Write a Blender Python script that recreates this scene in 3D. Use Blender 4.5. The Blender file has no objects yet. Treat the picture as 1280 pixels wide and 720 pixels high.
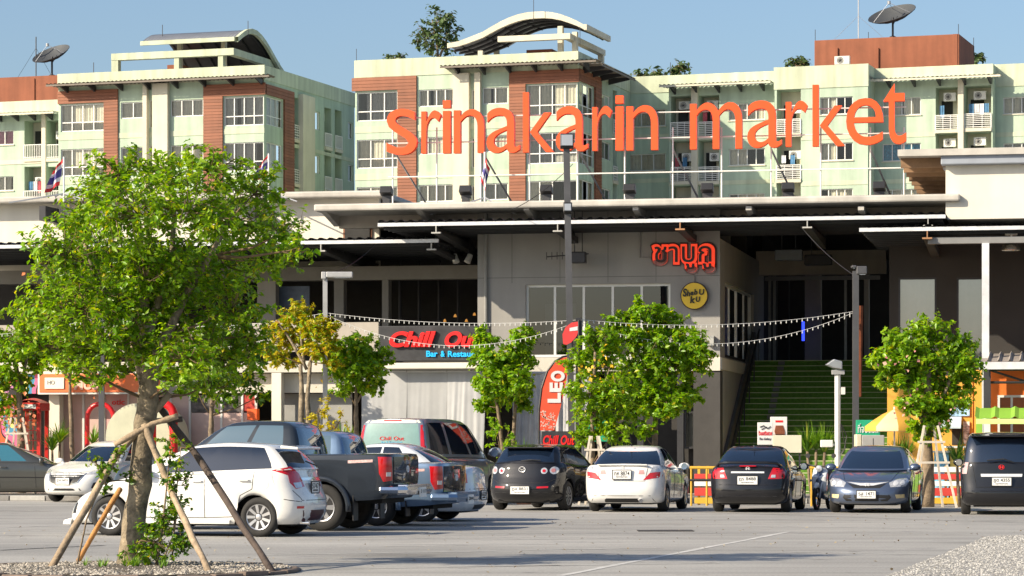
import bpy, bmesh, math, random
import numpy as np
from mathutils import Vector, Matrix
from mathutils.bvhtree import BVHTree

SC = bpy.context.scene
COL = SC.collection
R = math.radians
# ------------------------------------------------------------------ camera, sky, sun, exposure
FPX, HOR, CZ = 3600.0, 557.0, 1.45          # focal length and horizon of the 1280x720 photograph, eye height
cam = bpy.data.objects.new('camera', bpy.data.cameras.new('camera'))
COL.objects.link(cam)
cam.location = (0, 0, CZ)
cam.rotation_euler = (R(90), 0, 0)
cam.data.sensor_width = 36.0
cam.data.lens = 36.0 * FPX / 1280.0
cam.data.shift_y = (HOR - 360.0) / 1280.0
cam.data.clip_start = 1.0
cam.data.clip_end = 6000.0
SC.camera = cam

SUN_AZ, SUN_EL = R(62), R(30)               # azimuth measured from behind the camera towards its left
world = bpy.data.worlds.new('World')
SC.world = world
world.use_nodes = True
wn = world.node_tree.nodes
bgn = wn['Background']
sky = wn.new('ShaderNodeTexSky')
sky.sky_type = 'NISHITA'
sky.sun_disc = False
sky.sun_elevation = SUN_EL
sky.sun_rotation = math.pi + SUN_AZ
sky.air_density = 1.0
sky.dust_density = 2.0
sky.ozone_density = 3.2
world.node_tree.links.new(sky.outputs[0], bgn.inputs[0])
bgn.inputs[1].default_value = 0.104
TOSUN = Vector((-math.sin(SUN_AZ) * math.cos(SUN_EL), -math.cos(SUN_AZ) * math.cos(SUN_EL), math.sin(SUN_EL)))
sl = bpy.data.lights.new('sun', 'SUN')
sl.energy = 5.0
sl.angle = R(0.5)
sl.color = (1.0, 0.87, 0.67)
so = bpy.data.objects.new('sun', sl)
COL.objects.link(so)
so.rotation_euler = TOSUN.to_track_quat('Z', 'Y').to_euler()
so.location = (-60, -30, 60)
SC.view_settings.view_transform = 'Standard'
SC.view_settings.look = 'None'
SC.view_settings.exposure = 0.63
SC.view_settings.gamma = 1.0

# ------------------------------------------------------------------ geometry helpers
def P(px, py, Y):
    return Vector(((px - 640) * Y / FPX, Y, CZ + (HOR - py) * Y / FPX))

class Frame:
    """a rotated site grid: u runs right along a facade, w goes into it, z up"""
    def __init__(s, px, Y, deg):
        a = R(deg)
        s.a = a
        s.o = Vector(((px - 640) * Y / FPX, Y))
        s.d = Vector((math.cos(a), -math.sin(a)))
        s.n = Vector((math.sin(a), math.cos(a)))
    def uz(s, px, py, w=0.0):
        r = Vector(((px - 640) / FPX, 1.0))
        t = (w + s.o.dot(s.n)) / r.dot(s.n)
        return (r * t - s.o).dot(s.d), CZ + t * (HOR - py) / FPX
    def wz(s, px, py, u):
        r = Vector(((px - 640) / FPX, 1.0))
        t = (u + s.o.dot(s.d)) / r.dot(s.d)
        return (r * t - s.o).dot(s.n), CZ + t * (HOR - py) / FPX
    def u(s, px, w=0.0): return s.uz(px, HOR, w)[0]
    def z(s, px, py, w=0.0): return s.uz(px, py, w)[1]
    def world(s, u, w, z=0.0):
        p = s.o + s.d * u + s.n * w
        return Vector((p.x, p.y, z))
    def local(s, v):
        q = Vector((v[0], v[1])) - s.o
        return q.dot(s.d), q.dot(s.n)

def clear_name(n): return n
def tag(o, label=None, cat=None, group=None, kind=None):
    if label: o['label'] = label
    if cat: o['category'] = cat
    if group: o['group'] = group
    if kind: o['kind'] = kind
    return o
def thing(name, label, cat, loc=(0, 0, 0), rz=0.0, group=None):
    o = bpy.data.objects.new(name, None)
    o.empty_display_size = 0.2
    COL.objects.link(o)
    o.location = loc
    o.rotation_euler = (0, 0, rz)
    return tag(o, label, cat, group)
def fthing(name, label, cat, fr, group=None):
    return thing(name, label, cat, (fr.o.x, fr.o.y, 0), -fr.a, group)
def link(name, me, mat=None, parent=None):
    o = bpy.data.objects.new(name, me)
    COL.objects.link(o)
    if mat is not None and not me.materials:
        me.materials.append(mat)
    if parent is not None:
        o.parent = parent
    return o

class MB:
    def __init__(s): s.v, s.f = [], []
    def add(s, vs, fs):
        b = len(s.v)
        s.v.extend(tuple(p) for p in vs)
        s.f.extend(tuple(i + b for i in f) for f in fs)
        return s
    def box(s, x0, x1, y0, y1, z0, z1):
        return s.add([(x0, y0, z0), (x1, y0, z0), (x1, y1, z0), (x0, y1, z0), (x0, y0, z1), (x1, y0, z1), (x1, y1, z1), (x0, y1, z1)],
                     [(0, 3, 2, 1), (4, 5, 6, 7), (0, 1, 5, 4), (1, 2, 6, 5), (2, 3, 7, 6), (3, 0, 4, 7)])
    def quad(s, a, b, c, d): return s.add([a, b, c, d], [(0, 1, 2, 3)])
    def prism(s, poly, m0, m1):
        """poly: list of 2D points; m0, m1 map a 2D point to 3D for the two ends"""
        n = len(poly)
        vs = [m0(p) for p in poly] + [m1(p) for p in poly]
        fs = [tuple(range(n))[::-1], tuple(range(n, 2 * n))] + [(i, (i + 1) % n, n + (i + 1) % n, n + i) for i in range(n)]
        return s.add(vs, fs)
    def bar(s, p, q, r=0.03, n=6, r2=None):
        return s.tube([p, q], [r, r if r2 is None else r2], n)
    def beam(s, p, q, w, h):
        """rectangular bar from p to q"""
        p, q = Vector(p), Vector(q)
        d = (q - p).normalized()
        up = Vector((0, 0, 1)) if abs(d.z) < 0.9 else Vector((0, 1, 0))
        a = d.cross(up).normalized() * w / 2
        b = a.cross(d).normalized() * h / 2
        vs = [p - a - b, p + a - b, p + a + b, p - a + b, q - a - b, q + a - b, q + a + b, q - a + b]
        return s.add(vs, [(0, 3, 2, 1), (4, 5, 6, 7), (0, 1, 5, 4), (1, 2, 6, 5), (2, 3, 7, 6), (3, 0, 4, 7)])
    def tube(s, pts, rs, n=6, caps=True, closed=False):
        pts = [Vector(p) for p in pts]
        if not hasattr(rs, '__len__'): rs = [rs] * len(pts)
        m = len(pts)
        vs = []
        ref = None
        for i in range(m):
            if closed: d = pts[(i + 1) % m] - pts[i - 1]
            else: d = pts[min(i + 1, m - 1)] - pts[max(i - 1, 0)]
            if d.length < 1e-9: d = Vector((0, 0, 1))
            d.normalize()
            if ref is None:
                ref = Vector((0, 0, 1)) if abs(d.z) < 0.9 else Vector((1, 0, 0))
            a = d.cross(ref)
            if a.length < 1e-6: a = d.orthogonal()
            a.normalize()
            b = d.cross(a).normalized()
            ref = a.cross(d).normalized()
            for k in range(n):
                t = 2 * math.pi * k / n
                vs.append(pts[i] + (a * math.cos(t) + b * math.sin(t)) * rs[i])
        fs = []
        for i in range(m if closed else m - 1):
            j = (i + 1) % m
            for k in range(n):
                l = (k + 1) % n
                fs.append((i * n + k, i * n + l, j * n + l, j * n + k))
        if caps and not closed:
            fs.append(tuple(range(n))[::-1])
            fs.append(tuple(range((m - 1) * n, m * n)))
        return s.add(vs, fs)
    def lathe(s, prof, c=(0, 0, 0), n=16, axis='z'):
        """prof: list of (radius, height)"""
        vs = []
        for r, h in prof:
            for k in range(n):
                t = 2 * math.pi * k / n
                x, y = r * math.cos(t), r * math.sin(t)
                if axis == 'z': v = (c[0] + x, c[1] + y, c[2] + h)
                elif axis == 'y': v = (c[0] + x, c[1] + h, c[2] + y)
                else: v = (c[0] + h, c[1] + x, c[2] + y)
                vs.append(v)
        fs = []
        for i in range(len(prof) - 1):
            for k in range(n):
                l = (k + 1) % n
                fs.append((i * n + k, i * n + l, (i + 1) * n + l, (i + 1) * n + k))
        fs.append(tuple(range(n))[::-1])
        fs.append(tuple(range((len(prof) - 1) * n, len(prof) * n)))
        return s.add(vs, fs)
    def sheet(s, grid):
        """grid[i][j] of points"""
        m, n = len(grid), len(grid[0])
        return s.add([p for row in grid for p in row],
                     [(i * n + j, i * n + j + 1, (i + 1) * n + j + 1, (i + 1) * n + j) for i in range(m - 1) for j in range(n - 1)])
    def mesh(s, name, mat=None, smooth=False, fix=True):
        me = bpy.data.meshes.new(name)
        me.from_pydata(s.v, [], s.f)
        if fix:
            bm = bmesh.new(); bm.from_mesh(me)
            bmesh.ops.recalc_face_normals(bm, faces=bm.faces)
            bm.to_mesh(me); bm.free()
        if smooth:
            me.polygons.foreach_set('use_smooth', [True] * len(me.polygons))
            if smooth != 'all':
                try: me.set_sharp_from_angle(angle=R(40))
                except Exception: pass
        if mat is not None: me.materials.append(mat)
        me.update()
        return me
    def build(s, name, mat, parent=None, smooth=False, bevel=0.0, fix=True):
        o = link(name, s.mesh(name, mat, smooth, fix), None, parent)
        if bevel > 0:
            b = o.modifiers.new('bevel', 'BEVEL')
            b.width = bevel; b.segments = 2; b.limit_method = 'ANGLE'; b.angle_limit = R(50)
            b.use_clamp_overlap = True
        return o

def bx(name, mat, parent, x0, x1, y0, y1, z0, z1, bevel=0.0):
    return MB().box(min(x0, x1), max(x0, x1), min(y0, y1), max(y0, y1), min(z0, z1), max(z0, z1)).build(name, mat, parent, bevel=bevel)

def copy_tree(o, parent=None):
    c = o.copy()
    COL.objects.link(c)
    c.parent = parent
    for ch in list(o.children): copy_tree(ch, c)
    return c

# ------------------------------------------------------------------ materials
MATS = {}
def mat(name, col=(0.5, 0.5, 0.5), rough=0.6, metal=0.0, var=0.12, scale=2.0, bump=0.0, bscale=40.0, coat=0.0, spec=0.5,
        emit=None, estr=0.0, streak=0.0, island=0.0, dust=0.0):
    if name in MATS: return MATS[name]
    m = bpy.data.materials.new(name)
    m.use_nodes = True
    nt = m.node_tree; N = nt.nodes; L = nt.links
    b = N['Principled BSDF']
    b.inputs['Roughness'].default_value = rough
    b.inputs['Metallic'].default_value = metal
    b.inputs['Specular IOR Level'].default_value = spec
    b.inputs['Coat Weight'].default_value = coat
    b.inputs['Coat Roughness'].default_value = 0.04
    tc = N.new('ShaderNodeTexCoord')
    last = None
    def mixmul(prev, fac_socket, lo, hi):
        mr = N.new('ShaderNodeMapRange')
        mr.inputs['From Min'].default_value = 0.3; mr.inputs['From Max'].default_value = 0.7
        mr.inputs['To Min'].default_value = lo; mr.inputs['To Max'].default_value = hi
        L.new(fac_socket, mr.inputs['Value'])
        mx = N.new('ShaderNodeMix'); mx.data_type = 'RGBA'; mx.blend_type = 'MULTIPLY'
        mx.inputs[0].default_value = 1.0
        if prev is None: mx.inputs[6].default_value = (*col, 1)
        else: L.new(prev, mx.inputs[6])
        cmb = N.new('ShaderNodeCombineColor')
        for k in range(3): L.new(mr.outputs[0], cmb.inputs[k])
        L.new(cmb.outputs[0], mx.inputs[7])
        return mx.outputs[2]
    if var > 0:
        nz = N.new('ShaderNodeTexNoise'); nz.inputs['Scale'].default_value = scale; nz.inputs['Detail'].default_value = 6.0
        nz.inputs['Roughness'].default_value = 0.65
        L.new(tc.outputs['Object'], nz.inputs['Vector'])
        last = mixmul(None, nz.outputs[0], 1 - var, 1 + var)
    if streak > 0:
        mp = N.new('ShaderNodeMapping'); mp.inputs['Scale'].default_value = (0.75, 0.75, 0.07)
        L.new(tc.outputs['Object'], mp.inputs[0])
        n2 = N.new('ShaderNodeTexNoise'); n2.inputs['Scale'].default_value = 2.6; n2.inputs['Detail'].default_value = 5.0
        L.new(mp.outputs[0], n2.inputs['Vector'])
        last = mixmul(last, n2.outputs[0], 1 - streak, 1.0 + streak * 0.3)
    if island > 0:
        gi = N.new('ShaderNodeNewGeometry')
        last = mixmul(last, gi.outputs['Random Per Island'], 1 - island, 1 + island)
    if last is not None: L.new(last, b.inputs['Base Color'])
    else: b.inputs['Base Color'].default_value = (*col, 1)
    if dust > 0:
        n3 = N.new('ShaderNodeTexNoise'); n3.inputs['Scale'].default_value = 5.0; n3.inputs['Detail'].default_value = 8.0
        L.new(tc.outputs['Object'], n3.inputs['Vector'])
        mr = N.new('ShaderNodeMapRange')
        mr.inputs['To Min'].default_value = max(rough - dust, 0.02); mr.inputs['To Max'].default_value = rough + dust
        L.new(n3.outputs[0], mr.inputs['Value']); L.new(mr.outputs[0], b.inputs['Roughness'])
    if bump > 0:
        nb = N.new('ShaderNodeTexNoise'); nb.inputs['Scale'].default_value = bscale; nb.inputs['Detail'].default_value = 4.0
        L.new(tc.outputs['Object'], nb.inputs['Vector'])
        bp = N.new('ShaderNodeBump'); bp.inputs['Strength'].default_value = bump; bp.inputs['Distance'].default_value = 0.02
        L.new(nb.outputs[0], bp.inputs['Height']); L.new(bp.outputs[0], b.inputs['Normal'])
    if emit is not None:
        b.inputs['Emission Color'].default_value = (*emit, 1)
        b.inputs['Emission Strength'].default_value = estr
    MATS[name] = m
    return m

def glass(name, tint=(0.7, 0.8, 0.82), refl=1.0, ior=1.5, rough=0.01):
    """see-through pane: tinted transparency plus a fresnel mirror"""
    if name in MATS: return MATS[name]
    m = bpy.data.materials.new(name); m.use_nodes = True
    nt = m.node_tree; N = nt.nodes; L = nt.links
    N.remove(N['Principled BSDF'])
    out = N['Material Output']
    tr = N.new('ShaderNodeBsdfTransparent'); tr.inputs[0].default_value = (*tint, 1)
    gl = N.new('ShaderNodeBsdfGlossy'); gl.inputs['Roughness'].default_value = rough; gl.inputs[0].default_value = (1, 1, 1, 1)
    fr = N.new('ShaderNodeFresnel'); fr.inputs[0].default_value = ior
    mm = N.new('ShaderNodeMath'); mm.operation = 'MULTIPLY'; mm.inputs[1].default_value = refl; mm.use_clamp = True
    mx = N.new('ShaderNodeMixShader')
    L.new(fr.outputs[0], mm.inputs[0]); L.new(mm.outputs[0], mx.inputs[0])
    L.new(tr.outputs[0], mx.inputs[1]); L.new(gl.outputs[0], mx.inputs[2]); L.new(mx.outputs[0], out.inputs[0])
    MATS[name] = m
    return m

def leafmat(name, c1, c2, c3, trans=0.35, rough=0.45):
    if name in MATS: return MATS[name]
    m = bpy.data.materials.new(name); m.use_nodes = True
    nt = m.node_tree; N = nt.nodes; L = nt.links
    b = N['Principled BSDF']; out = N['Material Output']
    gi = N.new('ShaderNodeNewGeometry')
    cr = N.new('ShaderNodeValToRGB')
    e = cr.color_ramp.elements
    e[0].position = 0.0; e[0].color = (*c1, 1)
    e[1].position = 0.93; e[1].color = (*c2, 1)
    x = cr.color_ramp.elements.new(0.98); x.color = (*c3, 1)
    L.new(gi.outputs['Random Per Island'], cr.inputs[0])
    L.new(cr.outputs[0], b.inputs['Base Color'])
    b.inputs['Roughness'].default_value = rough
    tl = N.new('ShaderNodeBsdfTranslucent')
    hs = N.new('ShaderNodeHueSaturation'); hs.inputs['Value'].default_value = 1.5; hs.inputs['Saturation'].default_value = 1.1
    hs.inputs['Hue'].default_value = 0.485
    L.new(cr.outputs[0], hs.inputs['Color']); L.new(hs.outputs[0], tl.inputs[0])
    mx = N.new('ShaderNodeMixShader'); mx.inputs[0].default_value = trans
    L.new(b.outputs[0], mx.inputs[1]); L.new(tl.outputs[0], mx.inputs[2]); L.new(mx.outputs[0], out.inputs[0])
    MATS[name] = m
    return m

# ------------------------------------------------------------------ lettering
def text_mesh(s, depth=0.05, offset=0.0, space=1.0):
    cu = bpy.data.curves.new('lettering', 'FONT')
    cu.body = s; cu.extrude = depth / 2; cu.offset = offset; cu.resolution_u = 5; cu.space_character = space
    o = bpy.data.objects.new('lettering', cu)
    COL.objects.link(o)
    dg = bpy.context.evaluated_depsgraph_get()
    me = bpy.data.meshes.new_from_object(o.evaluated_get(dg))
    bpy.data.objects.remove(o); bpy.data.curves.remove(cu)
    n = len(me.vertices)
    a = np.empty(n * 3); me.vertices.foreach_get('co', a)
    f = [tuple(p.vertices) for p in me.polygons]
    bpy.data.meshes.remove(me)
    return a.reshape(-1, 3), f
def text(name, s, mt, parent, u0, u1, z0, z1, w, depth=0.05, offset=0.0, space=1.0, shear=0.0, mapf=None, wavy=0.0):
    """lettering fitted into the box u0..u1, z0..z1, its face looking towards -w"""
    a, f = text_mesh(s, 1.0, offset, space)
    a = a.copy()
    a[:, 0] += shear * a[:, 1]
    lo, hi = a.min(0), a.max(0)
    x = (a[:, 0] - lo[0]) / max(hi[0] - lo[0], 1e-6); y = (a[:, 1] - lo[1]) / max(hi[1] - lo[1], 1e-6)
    zz = a[:, 2]
    mb = MB()
    vs = []
    for i in range(len(a)):
        p = (u0 + x[i] * (u1 - u0), w - zz[i] * depth, z0 + y[i] * (z1 - z0))
        vs.append(mapf(p) if mapf else p)
    mb.add(vs, f)
    return mb.build(name, mt, parent)
# ------------------------------------------------------------------ shared building pieces
rng = random.Random(7)
GREEN = mat('mint_render', (0.425, 0.525, 0.405), 0.85, var=0.09, scale=0.6, streak=0.2, bump=0.15, bscale=25)
PALE = mat('pale_lime_render', (0.53, 0.575, 0.42), 0.85, var=0.08, scale=0.5, streak=0.24, bump=0.15, bscale=25)
CREAM = mat('cream_render', (0.62, 0.58, 0.46), 0.85, var=0.07, scale=0.7, streak=0.12, bump=0.15, bscale=25)
BROWN = mat('terracotta_siding', (0.24, 0.088, 0.045), 0.7, var=0.10, scale=1.5, streak=0.15, island=0.10)
BRICKRED = mat('brick_red_render', (0.26, 0.088, 0.045), 0.85, var=0.12, scale=0.8, streak=0.2)
WHITE = mat('white_paint', (0.74, 0.73, 0.69), 0.5, var=0.05, scale=2)
ALU = mat('white_aluminium', (0.68, 0.68, 0.65), 0.4, var=0.05)
DARKROOM = mat('dark_room', (0.035, 0.034, 0.032), 0.9, var=0.2)
CURTAIN = mat('curtain_beige', (0.62, 0.56, 0.44), 0.9, var=0.12, scale=4, island=0.1)
CURTAIN2 = mat('curtain_grey', (0.42, 0.39, 0.34), 0.9, var=0.15, scale=4)
CURTAIN3 = mat('curtain_blue_pattern', (0.05, 0.30, 0.45), 0.9, var=0.7, scale=9)
CURTAIN4 = mat('curtain_pink', (0.55, 0.16, 0.25), 0.9, var=0.3, scale=6)
GLASS = glass('window_glass', (0.82, 0.85, 0.84), 1.1)
ROOFGREY = mat('grey_roof_sheet', (0.30, 0.31, 0.33), 0.5, 0.3, var=0.12, scale=1.5)
AWNING = mat('weathered_awning_sheet', (0.17, 0.145, 0.12), 0.7, 0.1, var=0.2, scale=2)
STEELDK = mat('dark_steel', (0.05, 0.05, 0.055), 0.5, 0.4, var=0.15)
ACWHITE = mat('air_conditioner_white', (0.62, 0.61, 0.56), 0.5, var=0.08)
BLACKISH = mat('black_plastic', (0.018, 0.018, 0.02), 0.45, var=0.2)

def front(a, c, z): return (a, c, z)
def right_of(U): return lambda a, c, z: (U - c, a, z)

def wall_holes(mb, a0, a1, z0, z1, holes, mapf, c=0.0, rev=0.2):
    """a rectangle of wall with rectangular openings and their reveals"""
    A = sorted({a0, a1, *[x for h in holes for x in h[:2] if a0 < x < a1]})
    Z = sorted({z0, z1, *[x for h in holes for x in h[2:4] if z0 < x < z1]})
    for i in range(len(A) - 1):
        for j in range(len(Z) - 1):
            ca, cz = (A[i] + A[i + 1]) / 2, (Z[j] + Z[j + 1]) / 2
            if any(h[0] < ca < h[1] and h[2] < cz < h[3] for h in holes): continue
            mb.quad(mapf(A[i], c, Z[j]), mapf(A[i + 1], c, Z[j]), mapf(A[i + 1], c, Z[j + 1]), mapf(A[i], c, Z[j + 1]))
    for h in holes:
        r = h[4] if len(h) > 4 else rev
        b0, b1, y0, y1 = max(h[0], a0), min(h[1], a1), max(h[2], z0), min(h[3], z1)
        mb.quad(mapf(b0, c, y0), mapf(b1, c, y0), mapf(b1, c + r, y0), mapf(b0, c + r, y0))
        mb.quad(mapf(b0, c, y1), mapf(b0, c + r, y1), mapf(b1, c + r, y1), mapf(b1, c, y1))
        mb.quad(mapf(b0, c, y0), mapf(b0, c + r, y0), mapf(b0, c + r, y1), mapf(b0, c, y1))
        mb.quad(mapf(b1, c, y0), mapf(b1, c, y1), mapf(b1, c + r, y1), mapf(b1, c + r, y0))

def mbox(mb, mapf, a0, a1, c0, c1, z0, z1):
    vs = [mapf(a, c, z) for z in (z0, z1) for (a, c) in ((a0, c0), (a1, c0), (a1, c1), (a0, c1))]
    mb.add(vs, [(0, 3, 2, 1), (4, 5, 6, 7), (0, 1, 5, 4), (1, 2, 6, 5), (2, 3, 7, 6), (3, 0, 4, 7)])

def window(root, mapf, a0, a1, z0, z1, cols=2, rows=(1.0,), c=0.08, curtain='auto', fw=0.06, sill=True, gm=None, fm=None):
    """window part: frame mesh with panes and curtains as sub-parts"""
    fm = fm or ALU
    mb = MB()
    ce = c + 0.07
    W, H = a1 - a0, z1 - z0
    mbox(mb, mapf, a0, a0 + fw, c, ce, z0, z1); mbox(mb, mapf, a1 - fw, a1, c, ce, z0, z1)
    mbox(mb, mapf, a0 + fw, a1 - fw, c, ce, z0, z0 + fw); mbox(mb, mapf, a0 + fw, a1 - fw, c, ce, z1 - fw, z1)
    xs = [a0 + W * k / cols for k in range(cols + 1)]
    zs = [z0]
    t = 0.0
    for r in rows:
        t += r; zs.append(z0 + H * t / sum(rows))
    for x in xs[1:-1]: mbox(mb, mapf, x - fw / 2, x + fw / 2, c + 0.003, ce - 0.003, z0 + fw, z1 - fw)
    for z in zs[1:-1]: mbox(mb, mapf, a0 + fw, a1 - fw, c + 0.005, ce - 0.005, z - fw / 2, z + fw / 2)
    o = mb.build('window', fm, root)
    for i in range(cols):
        for j in range(len(rows)):
            x0, x1, y0, y1 = xs[i] + fw / 2, xs[i + 1] - fw / 2, zs[j] + fw / 2, zs[j + 1] - fw / 2
            g = MB()
            cc = c + 0.03 + 0.012 * (i % 2)
            g.quad(mapf(x0, cc, y0), mapf(x1, cc, y0), mapf(x1, cc, y1), mapf(x0, cc, y1))
            g.build('pane', gm or GLASS, o)
    if sill:
        s = MB(); mbox(s, mapf, a0 - 0.06, a1 + 0.06, -0.07, c, z0 - 0.07, z0 - 0.003)
        s.build('sill', CREAM, o)
    if curtain:
        if curtain == 'auto':
            cm = rng.choice([CURTAIN, CURTAIN, CURTAIN, CURTAIN2])
            spans = rng.choice([[(0, 1)], [(0, 1)], [(0, 1)], [(0, .46), (.54, 1)], [(0, .3), (.4, 1)], [(0, .8)], [(.22, 1)], [(0, .5)]])
        else:
            cm = curtain; spans = [(0, 1)]
        q = MB()
        for s0, s1 in spans:
            n = max(4, int((s1 - s0) * W / 0.11))
            pts = [(a0 + W * (s0 + (s1 - s0) * k / n), c + 0.14 + 0.05 * (k % 2) + rng.uniform(-.015, .015)) for k in range(n + 1)]
            q.sheet([[mapf(a, cc, z) for (a, cc) in pts] for z in (z0, z1)])
        q.build('curtain', cm, o, fix=False)
    return o

def railing(name, root, mapf, a0, a1, z0, z1, c, pitch=0.13, horiz=0, m=None):
    mb = MB()
    mbox(mb, mapf, a0, a1, c, c + 0.05, z1 - 0.05, z1)
    mbox(mb, mapf, a0, a1, c, c + 0.05, z0 + 0.06, z0 + 0.10)
    if horiz:
        for k in range(1, horiz):
            z = z0 + 0.1 + (z1 - z0 - 0.1) * k / horiz
            mbox(mb, mapf, a0, a1, c + 0.008, c + 0.042, z - 0.02, z + 0.02)
        n = 3
    else:
        n = max(3, int((a1 - a0) / pitch))
    for k in range(n + 1):
        a = a0 + (a1 - a0) * k / n
        w = 0.016 if 0 < k < n else 0.03
        mbox(mb, mapf, a - w, a + w, c + 0.01, c + 0.04, z0, z1 - 0.05)
    return mb.build(name, m or WHITE, root)

def ac_unit(root, mapf, a, z, c, s=0.8):
    mb = MB(); mbox(mb, mapf, a, a + s, c, c + 0.3, z, z + 0.55)
    o = mb.build('air_conditioner', ACWHITE, root, bevel=0.02)
    f = MB()
    ctr = (a + s * 0.38, z + 0.275)
    pr = []
    for rr in (0.2, 0.12, 0.05):
        n = 14
        ring = [(ctr[0] + rr * math.cos(2 * math.pi * k / n), ctr[1] + rr * math.sin(2 * math.pi * k / n)) for k in range(n)]
        f.tube([mapf(p[0], c - 0.012, p[1]) for p in ring], 0.012, 4, closed=True)
    for k in range(6):
        t = math.pi * k / 6
        f.bar(mapf(ctr[0] - .2 * math.cos(t), c - .012, ctr[1] - .2 * math.sin(t)), mapf(ctr[0] + .2 * math.cos(t), c - .012, ctr[1] + .2 * math.sin(t)), 0.008, 4)
    f.build('fan_grille', STEELDK, o)
    return o

def balcony(root, mapf, a0, a1, z0, z1, depth=1.3, ac=None, laundry=None, horiz=0, wallm=None):
    o = MB()
    mbox(o, mapf, a0, a1, depth, depth + 0.1, z0, z1)
    b = o.build('balcony', wallm or CREAM, root)
    W = a1 - a0
    d = MB(); mbox(d, mapf, a0 + 0.12 * W, a0 + 0.62 * W, depth - 0.04, depth, z0 + 0.02, z0 + 2.0)
    d.build('door', DARKROOM, b)
    e = MB(); mbox(e, mapf, a0 - 0.02, a1 + 0.02, -0.12, 0.02, z0 - 0.22, z0)
    e.build('slab_edge', CREAM, b)
    railing('railing', b, mapf, a0, a1, z0, z0 + 0.95, -0.08, horiz=horiz)
    if ac == 'top': ac_unit(b, mapf, a0 + W * 0.3, z1 - 0.85, 0.45)
    elif ac == 'mid': ac_unit(b, mapf, a0 + W * 0.45, z0 + 1.35, 0.4)
    elif ac == 'low': ac_unit(b, mapf, a0 + W * 0.2, z0 + 0.05, 0.3)
    if laundry:
        for k in range(laundry):
            q = MB()
            x = a0 + W * (0.15 + 0.75 * k / laundry)
            h = rng.uniform(.5, .8)
            q.sheet([[mapf(x + .3 * i / 4 , 0.25 + .04 * (i % 2), z0 + 1.6 - h * j) for i in range(5)] for j in (0, 1)])
            q.build('hanging_laundry', rng.choice([mat('laundry_white', (.6, .6, .62), .9, var=.3), mat('laundry_blue', (.08, .2, .35), .9, var=.4), mat('laundry_red', (.4, .08, .1), .9, var=.4)]), b, fix=False)
    return b

def cladding(root, mapf, rects, proud=0.12, pitch=0.2):
    for (a0, a1, z0, z1) in rects:
        mb = MB()
        n = max(1, round((z1 - z0) / pitch))
        h = (z1 - z0) / n
        for k in range(n):
            zb = z0 + k * h
            vs = []
            for (a, cc0, cc1) in ((a0, -proud - .02, -proud), (a1, -proud - .02, -proud)):
                vs += [mapf(a, 0.02, zb + .012), mapf(a, cc0, zb + .012), mapf(a, cc1, zb + h), mapf(a, 0.02, zb + h)]
            mb.add(vs, [(0, 1, 2, 3), (7, 6, 5, 4), (1, 5, 6, 2), (0, 4, 5, 1), (3, 2, 6, 7), (0, 3, 7, 4)])
        mb.build('cladding', BROWN, root)

def awning(root, mapf, a0, a1, z, proj, rise=0.1, brackets=6, mt=None, depth=0.0, amp=0.035, period=0.3, name='awning', bm=None, ret=None):
    """corrugated sheet cantilevered from a wall, with a bracket under it every few metres"""
    mt = mt or AWNING
    n = max(4, int((a1 - a0) / (period / 4)))
    def zc(k): return amp * (0, 1, 0, -1)[k % 4] if amp else 0
    mb = MB()
    for th in (0.0, -0.02):
        mb.sheet([[mapf(a0 + (a1 - a0) * k / n, c, z + th + zc(k) + (rise if j else 0)) for k in range(n + 1)] for j, c in enumerate((depth, -proj))])
    o = mb.build(name, mt, root, fix=False)
    e = MB(); mbox(e, mapf, a0, a1, -proj + .005, -proj + .045, z + rise - .17, z + rise - amp - .022); e.build('edge_board', mt if mt is not WHITE else CREAM, o)
    for k in range(brackets):
        a = a0 + (a1 - a0) * (k + 0.5) / brackets
        b = MB()
        vs = []
        for s in (-0.06, 0.06):
            vs += [mapf(a + s, depth, z - .48), mapf(a + s, -proj * 0.92, z + rise * .9 - .20), mapf(a + s, -proj * 0.92, z + rise * .9 - .05), mapf(a + s, depth, z - .05)]
        b.add(vs, [(0, 1, 2, 3), (7, 6, 5, 4), (0, 4, 5, 1), (1, 5, 6, 2), (2, 6, 7, 3), (3, 7, 4, 0)])
        b.build('bracket', bm or STEELDK, o)
    return o

def boxes(name, m, root, lst):
    for b in lst: bx(name, m, root, *b)

def shell(root, u0, u1, D, ztop, cap=0.25, m=None):
    """left, back and roof of a block and its dark inside"""
    m = m or GREEN
    mb = MB()
    mb.box(u0, u0 + 0.2, 0.2, D, 0, ztop); mb.box(u0, u1, D, D + 0.2, 0, ztop)
    mb.build('rear_wall', m, root)
    bx('roof', mat('flat_roof', (.35, .34, .32), .9), root, u0, u1, 0.0, D, ztop - 0.9, ztop - 0.7)
    bx('interior', DARKROOM, root, u0 + 0.6, u1 - 1.6, 1.6, D - 0.4, 0, ztop - 1.0)

# ------------------------------------------------------------------ apartment block A (left, wave-roofed pavilion)
def repeat(holes, pitch, n): return [(a0, a1, z0 - k * pitch, z1 - k * pitch) for k in range(n) for (a0, a1, z0, z1) in holes]
def rect(fr, x0, x1, y0, y1, w=0.0):
    u0, _ = fr.uz(x0, y0, w); u1, _ = fr.uz(x1, y0, w)
    xm = (x0 + x1) / 2
    return (u0, u1, fr.z(xm, y1, w), fr.z(xm, y0, w))
def srect(fr, U, x0, x1, y0, y1):
    w0, _ = fr.wz(x0, y0, U); w1, _ = fr.wz(x1, y0, U)
    xm = (x0 + x1) / 2
    return (w0, w1, fr.wz(xm, y1, U)[1], fr.wz(xm, y0, U)[1])

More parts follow.
